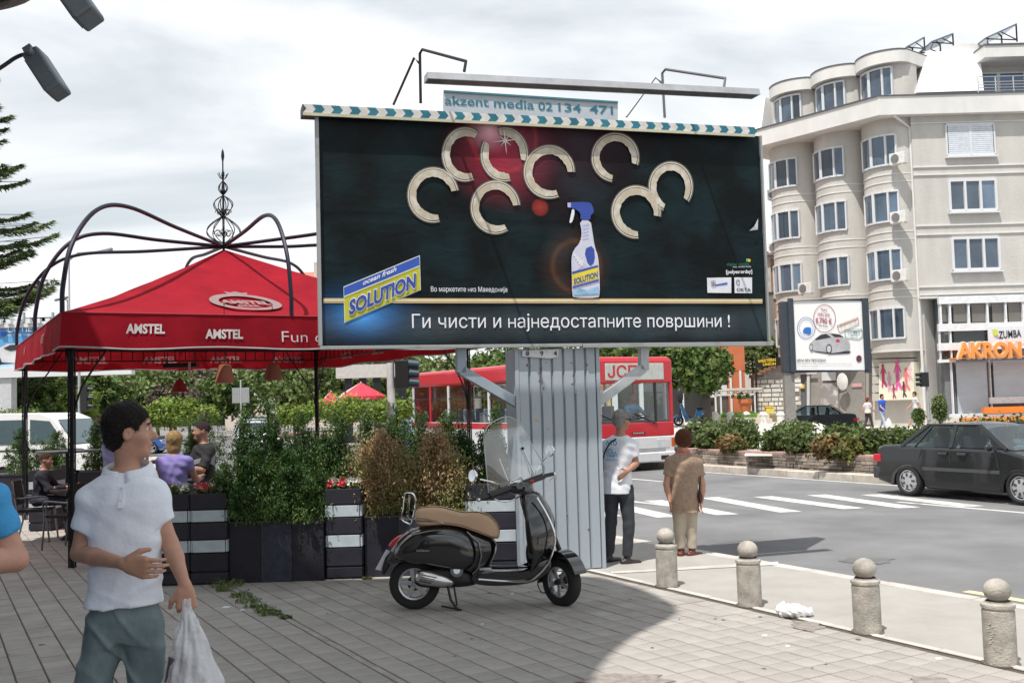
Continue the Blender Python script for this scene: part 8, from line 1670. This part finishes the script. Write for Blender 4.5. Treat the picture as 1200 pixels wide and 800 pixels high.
for cc, a0, a1 in (((.7, .02, .03), 20, 165), ((.8, .8, .8), 165, 200), ((.02, .1, .5), 200, 345), ((.82, .8, .8), -15, 20)): g = MB(); g.quad(*[pp(1.5+7*math.cos(R(q)), 387-7*math.sin(R(q)), .06) for q in np.linspace(a0, a1, 10)]); g.build('emblem', mat('emb%d%d' % (int(cc[0]*99), a0), cc, .5), bd, smooth=0)
ash_ = lambda pts, m, o_: (lambda g: (g.quad(*[pp(x, y, o_) for x, y in pts]), g.build('car_print', m, bd, smooth=0)))(MB())
ash_([(-20, 412), (-2, 408), (8, 403), (28, 402), (40, 410), (40, 420), (26, 426), (0, 424), (-20, 422)], mat('adcar', (.6, .6, .62), .4, var=.2, vs=2), .05); ash_([(4, 408), (12, 404), (22, 403.5), (24, 409), (12, 411)], M_adk, .07); ash_([(-8, 419), (0, 419), (2, 424), (-2, 428), (-8, 427)], M_adk, .08); ash_([(-30, 430), (40, 424), (70, 428), (70, 431), (-30, 432)], mat('wave', (.45, .62, .8), .5), .06)
g = MB()
for x in (28, 62): g.cyl(pp(x, 380), pp(x, 366), .06); g.cyl(pp(x, 380), pp(x+6, 372), .03)
g.box2(pp(30, 377), pp(75, 371)); g.build('top_frame', mat('frame_grey', (.3, .33, .34), .6), t, smooth=0)
# red parasols by the far hedge, dark pavilion posts beyond
for i, (px, py, w_) in enumerate(((423, 457, 58), (388, 466, 30))):
    Y = 42+i*6; p = at(px, py, Y); r_ = w_/2*Y/1200; t = thing('parasol', ['large red and white parasol beyond the thujas', 'smaller red parasol left of the large one'][i], 'parasol', (p.x, Y, 0), 0, 'red parasols'); g = MB(); k = 8
    top = V((0, 0, p.z+.32)); rim = [V((r_*math.cos(2*math.pi*j/k), r_*math.sin(2*math.pi*j/k), p.z-.25)) for j in range(k)]
    for j in range(k): g = MB(); g.add([top, rim[j], rim[(j+1) % k], rim[j]-V((0, 0, .14)), rim[(j+1) % k]-V((0, 0, .14))], [(0, 1, 2), (1, 3, 4, 2)]); g.build('canopy_segment', mat('parasol_red', (.60, .03, .06), .7) if j % 4 else mat('parasol_pale', (.75, .45, .48), .7), t, smooth=0)
    g = MB(); g.cyl((0, 0, 0), (0, 0, p.z+.35), .03); g.build('pole', M_frame, t)
p = at(432, 440, 50); t = thing('kiosk', 'pale flat roof on dark posts behind the red parasols', 'kiosk', (p.x, 50, 0)); g = MB(); g.box2((-1.6, 0, p.z-.1), (1.8, 3, p.z+.55)); g.build('roof', mat('kiosk_pale', (.5, .48, .45), .7), t, smooth=0)
for x in (-1.2, -.5, .2, .9, 1.4): g = MB(); g.box2((x, .1, 0), (x+.35, .3, p.z-.1)); g.build('post', M_dkmetal, t, smooth=0)
# small white posts along the far pavement
for i, px in enumerate((838, 856, 875, 895, 915)):
    p = at(px, 496, 45); 
    if i == 0: sb = thing('short_post', 'short white stone post across the street, under the grass strip left end', 'post', p, 0, 'short posts on the far pavement'); g = MB(); g.lathe([(.16, 0), (.16, .35), (.19, .38), (.15, .46), (.05, .52), (0, .53)], n=12); g.build('shaft', mat('post_white', (.66, .64, .60), .8), sb); g = MB(); g.lathe([(.2, -.05), (.2, .03), (.15, .04)], n=12); g.build('foot', MATS['post_white'], sb)
    else: copy_tree(sb, p, 0, ['', 'short white post across the street, second from the blue scooter', 'short white post in front of the pale steps, left', 'short white post in front of the pale steps, middle', 'short white post nearest the parked dark sedan'][i])
# ================================================================ TREES
G_a = leafmat('leaf_a', (.07, .13, .025), .45, (.15, .20, .05)); G_b = leafmat('leaf_b', (.11, .17, .04), .4, (.20, .24, .09)); G_p = leafmat('leaf_purple', (.10, .065, .06), .4, (.15, .14, .08)); G_y = leafmat('leaf_yellow', (.17, .24, .035), .35); G_s = leafmat('spruce_leaf', (.07, .12, .045), .5, (.17, .21, .06))
tb = at(830, 500, 44); s = 44/1200
def blobs_px(lst, px0, py0, Y): s = Y/1200; return [(((x-px0)*s, dy, (py0-y)*s), (rx*s, rx*s*.9, ry*s)) for x, y, rx, ry, dy in lst]
tree('street_tree', 'leafy street tree with a dark trunk beside the orange building', tb, 3.5, .22, blobs_px([(820, 425, 34, 22, 0), (838, 430, 20, 18, .3), (795, 418, 34, 20, .5), (830, 445, 18, 12, -.3), (805, 440, 20, 14, .2), (760, 410, 44, 16, 1.), (730, 405, 34, 14, 1.5)], 830, 500, 44), G_a, 15000, .17, seed=3, th=2.6, bark=mat('bark_dark', (.06, .05, .045), .9), spread=.2)
p = at(895, 425, 60); tree('tree', 'small green tree top between the orange and the brick building', (p.x, 60, 0), 4, .15, [((0, 0, p.z+.3), (1.4, 1.2, 1.1)), ((1.0, 0, p.z-.5), (1., 1, .8))], G_b, 2600, .2, seed=4)
bel = [(130, 462, 60, 34, 70, G_b), (185, 455, 55, 36, 66, G_b), (240, 458, 44, 34, 75, G_p), (205, 470, 34, 26, 60, G_p), (290, 452, 60, 40, 70, G_a), (345, 450, 60, 42, 62, G_b), (395, 448, 46, 36, 66, G_b), (440, 445, 48, 34, 72, G_a), (520, 440, 50, 32, 58, G_b), (585, 430, 55, 30, 52, G_a), (650, 430, 60, 34, 55, G_a), (60, 462, 44, 30, 50, G_a), (15, 468, 50, 30, 52, G_a), (100, 470, 22, 18, 46, G_y), (108, 455, 36, 30, 62, G_a), (460, 430, 36, 36, 80, G_b), (700, 424, 44, 26, 60, G_b)]
nm = ['pale green tree', 'bushy green tree', 'purple leaved tree', 'low purple tree', 'dark green tree', 'broad pale tree', 'pale tree', 'green tree', 'tree behind the bus', 'dark tree behind the column', 'dark tree hidden by the column', 'dark tree under the blue advert', 'dark tree at the left edge', 'bright yellow green bush', 'dark tree under the advert right end', 'tall pale tree', 'pale tree over the red bus']
pos = ['over the standing man, left', 'over the standing man', 'right of the standing man', 'above the blond woman', 'above the far cars', 'left of the pavilion back post', 'by the red parasols, left', 'behind the flat roofed kiosk', 'left part', 'upper', 'middle', 'left pillar', 'by the pillar', 'beside the pavilion post', 'and the pavilion post', 'behind the grey pole', 'front']
for i, (px, py, rx, ry, Y, m_) in enumerate(bel):
    s = Y/1200; c = at(px, py, Y); g_ = random.Random(i); bl = [((0, 0, c.z), (rx*s*.7, rx*s*.6, ry*s*.8))]+[((g_.uniform(-.7, .7)*rx*s, g_.uniform(-1, 1), c.z+g_.uniform(-.5, .45)*ry*s), (rx*s*.42, rx*s*.4, ry*s*.45)) for _ in range(6)]
    tree('tree' if i != 13 else 'bush', nm[i]+' '+pos[i], (c.x, Y, -.1), max(1.5, c.z), .16, bl, m_, 5600, .19*Y/60, seed=30+i, group='trees across the street', cat='tree' if i != 13 else 'bush')
# far-off wooded hill line
o = leaves('far_trees', G_b, [((x, 130+10*math.sin(x*.1), 3.4), (9, 6, 4.6+1.2*math.sin(x*.23))) for x in range(-100, 26, 7)], 26000, .75, None, clump=20, seed=8, spread=.14, kind='stuff'); tag(o, 'far belt of mixed green trees along the horizon', 'trees')
# bright clipped hedge and round bushes
for i, (px, py, rx, ry, Y) in enumerate(((200, 483, 22, 16, 33), (172, 488, 14, 10, 33), (240, 486, 14, 9, 34), (222, 480, 10, 12, 34), (400, 480, 34, 14, 34), (455, 482, 26, 12, 36), (345, 486, 20, 10, 34), (1101, 478, 7, 14, 47.5), (1076, 487, 6, 8, 49), (20, 492, 30, 10, 40))):
    p = at(px, py, Y); s = Y/1200; t = thing('bush', ['round yellow green clipped bush above the man\'s shoulder', 'small yellow green bush at the man\'s face', 'yellow green bush left of the dark shirted man', 'cone shaped bright bush above the blond woman', 'bright clipped hedge piece under the parasols', 'bright hedge piece left of the red bus', 'bright bush by the pavilion back post', 'bright green spiral cut bush by the shop front', 'dark curled cut bush beside the traffic light', 'low hedge behind the white van'][i], 'bush', (p.x, Y, -.1), 0, 'clipped bushes')
    leaves('foliage', (G_y if i not in (7, 8, 9) else G_b), [((0, 0, p.z+.1), (rx*s, rx*s*.8, ry*s))], 2400, .075, t, clump=10, seed=i, spread=.18, shell=.8); g = MB(); g.cyl((0, 0, 0), (0, 0, p.z), .05); g.build('stem', MATS['bark'], t)
# the big spruce at the left edge
YS = 50; p = at(-75, 430, YS); t = thing('spruce_tree', 'tall spruce with drooping branches at the left edge', 'tree', (p.x, YS, -.1)); ztop = at(-75, -60, YS).z; g = MB(); g.tube([(0, 0, 0), (0, 0, ztop*.5), (0, 0, ztop)], .25, 10, rs=[.3, .18, .03]); g.build('trunk', MATS['bark_dark'], t)
gg = np.random.default_rng(5); Pn = []; br = MB()
for k in range(300):
    z = 2.2+(ztop-2.4)*((k+gg.random())/300); L_ = (1-(z/ztop)**1.15)*8.2*(.75+.35*gg.random())+.3; a = gg.random()*6.283
    if z < 6: L_ *= .9
    d = np.array([math.cos(a), math.sin(a), 0]); n_ = int(70*L_/4)+8
    tt = gg.random(n_*6)**.8; dr = -.16*L_*np.sin(np.pi*tt*.75)+.10*L_*tt**3
    c = np.array([0, 0, z])+d[None]*(tt*L_)[:, None]; c[:, 2] += dr; side = np.array([-d[1], d[0], 0]); sp_ = (gg.random(len(tt))-.5)*L_*.40*(1-tt*.75); c += side[None]*sp_[:, None]; c[:, 2] -= np.abs(sp_)*.3+gg.random(len(tt))*.10
    Pn.append(np.concatenate([c, np.tile(d, (len(tt), 1)), np.tile(side, (len(tt), 1))*np.sign(sp_)[:, None]], 1)); br.tube([(0, 0, z), tuple(d*L_*.5+np.array([0, 0, z-.11*L_])), tuple(d*L_*.95+np.array([0, 0, z-.05*L_]))], .02, 4)
br.build('branches', MATS['bark_dark'], t); A = np.concatenate(Pn); c, d, sd_ = A[:, :3], A[:, 3:6], A[:, 6:]; T = d*.8+sd_*.6+gg.normal(size=c.shape)*.25; T[:, 2] -= .15; T /= np.linalg.norm(T, axis=1)[:, None]; N = gg.normal(size=c.shape)*.5+np.array([0, 0, 1.]); B = np.cross(N, T); B /= np.linalg.norm(B, axis=1)[:, None]; l = (.2+.16*gg.random(len(c)))[:, None]
v = np.stack([c-T*l*.3-B*.05, c+T*l, c-T*l*.3+B*.05], 1).reshape(-1, 3); np_mesh('crown', v, np.arange(len(v)).reshape(-1, 3), G_s, t, smooth=False)
# distant houses
for i, (x0, x1, yt, Y, roof, colr, lb) in enumerate(((262, 420, 345, 95, 313, (.58, .50, .44), 'pale house with a red tiled roof far behind the pavilion'), (500, 560, 440, 100, 425, (.5, .42, .38), 'low house behind the bus and the trees'), (700, 800, 420, 110, 408, (.5, .45, .4), 'distant house hidden behind the street tree'))):
    a, b = at(x0, yt, Y), at(x1, yt, Y); zt2 = at(x0, roof, Y).z; t = thing('house', lb, 'house', (a.x, Y, -.1)); wdt = b.x-a.x; g = MB(); g.box2((0, 0, 0), (wdt, 9, a.z)); g.build('wall', mat('wall_far%d' % i, colr, .85), t, smooth=0)
    g = MB(); g.prism([(-.5, 0), (9.5, 0), (4.5, zt2-a.z)], (-.5, 0, a.z), UY, UZ, V((wdt+1, 0, 0))); rf = g.build('roof', mat('tile_red', (.42, .17, .13), .85, var=.15, vs=2, streak=.1), t, smooth=0); g = MB(); g.box2((wdt*.62, 3.4, zt2-.6), (wdt*.62+.6, 4.2, zt2+.8)); g.build('chimney', M_conc, rf, smooth=0)
    for k in range(int(wdt/3)): g = MB(); g.box2((1+k*3, -.06, a.z-2.4), (2.2+k*3, .0, a.z-.9)); w_ = g.build('window', M_frame, t, smooth=0); g = MB(); g.box2((1.15+k*3, -.09, a.z-2.25), (2.05+k*3, -.062, a.z-1.05)); g.build('pane', M_pane, w_, smooth=0)
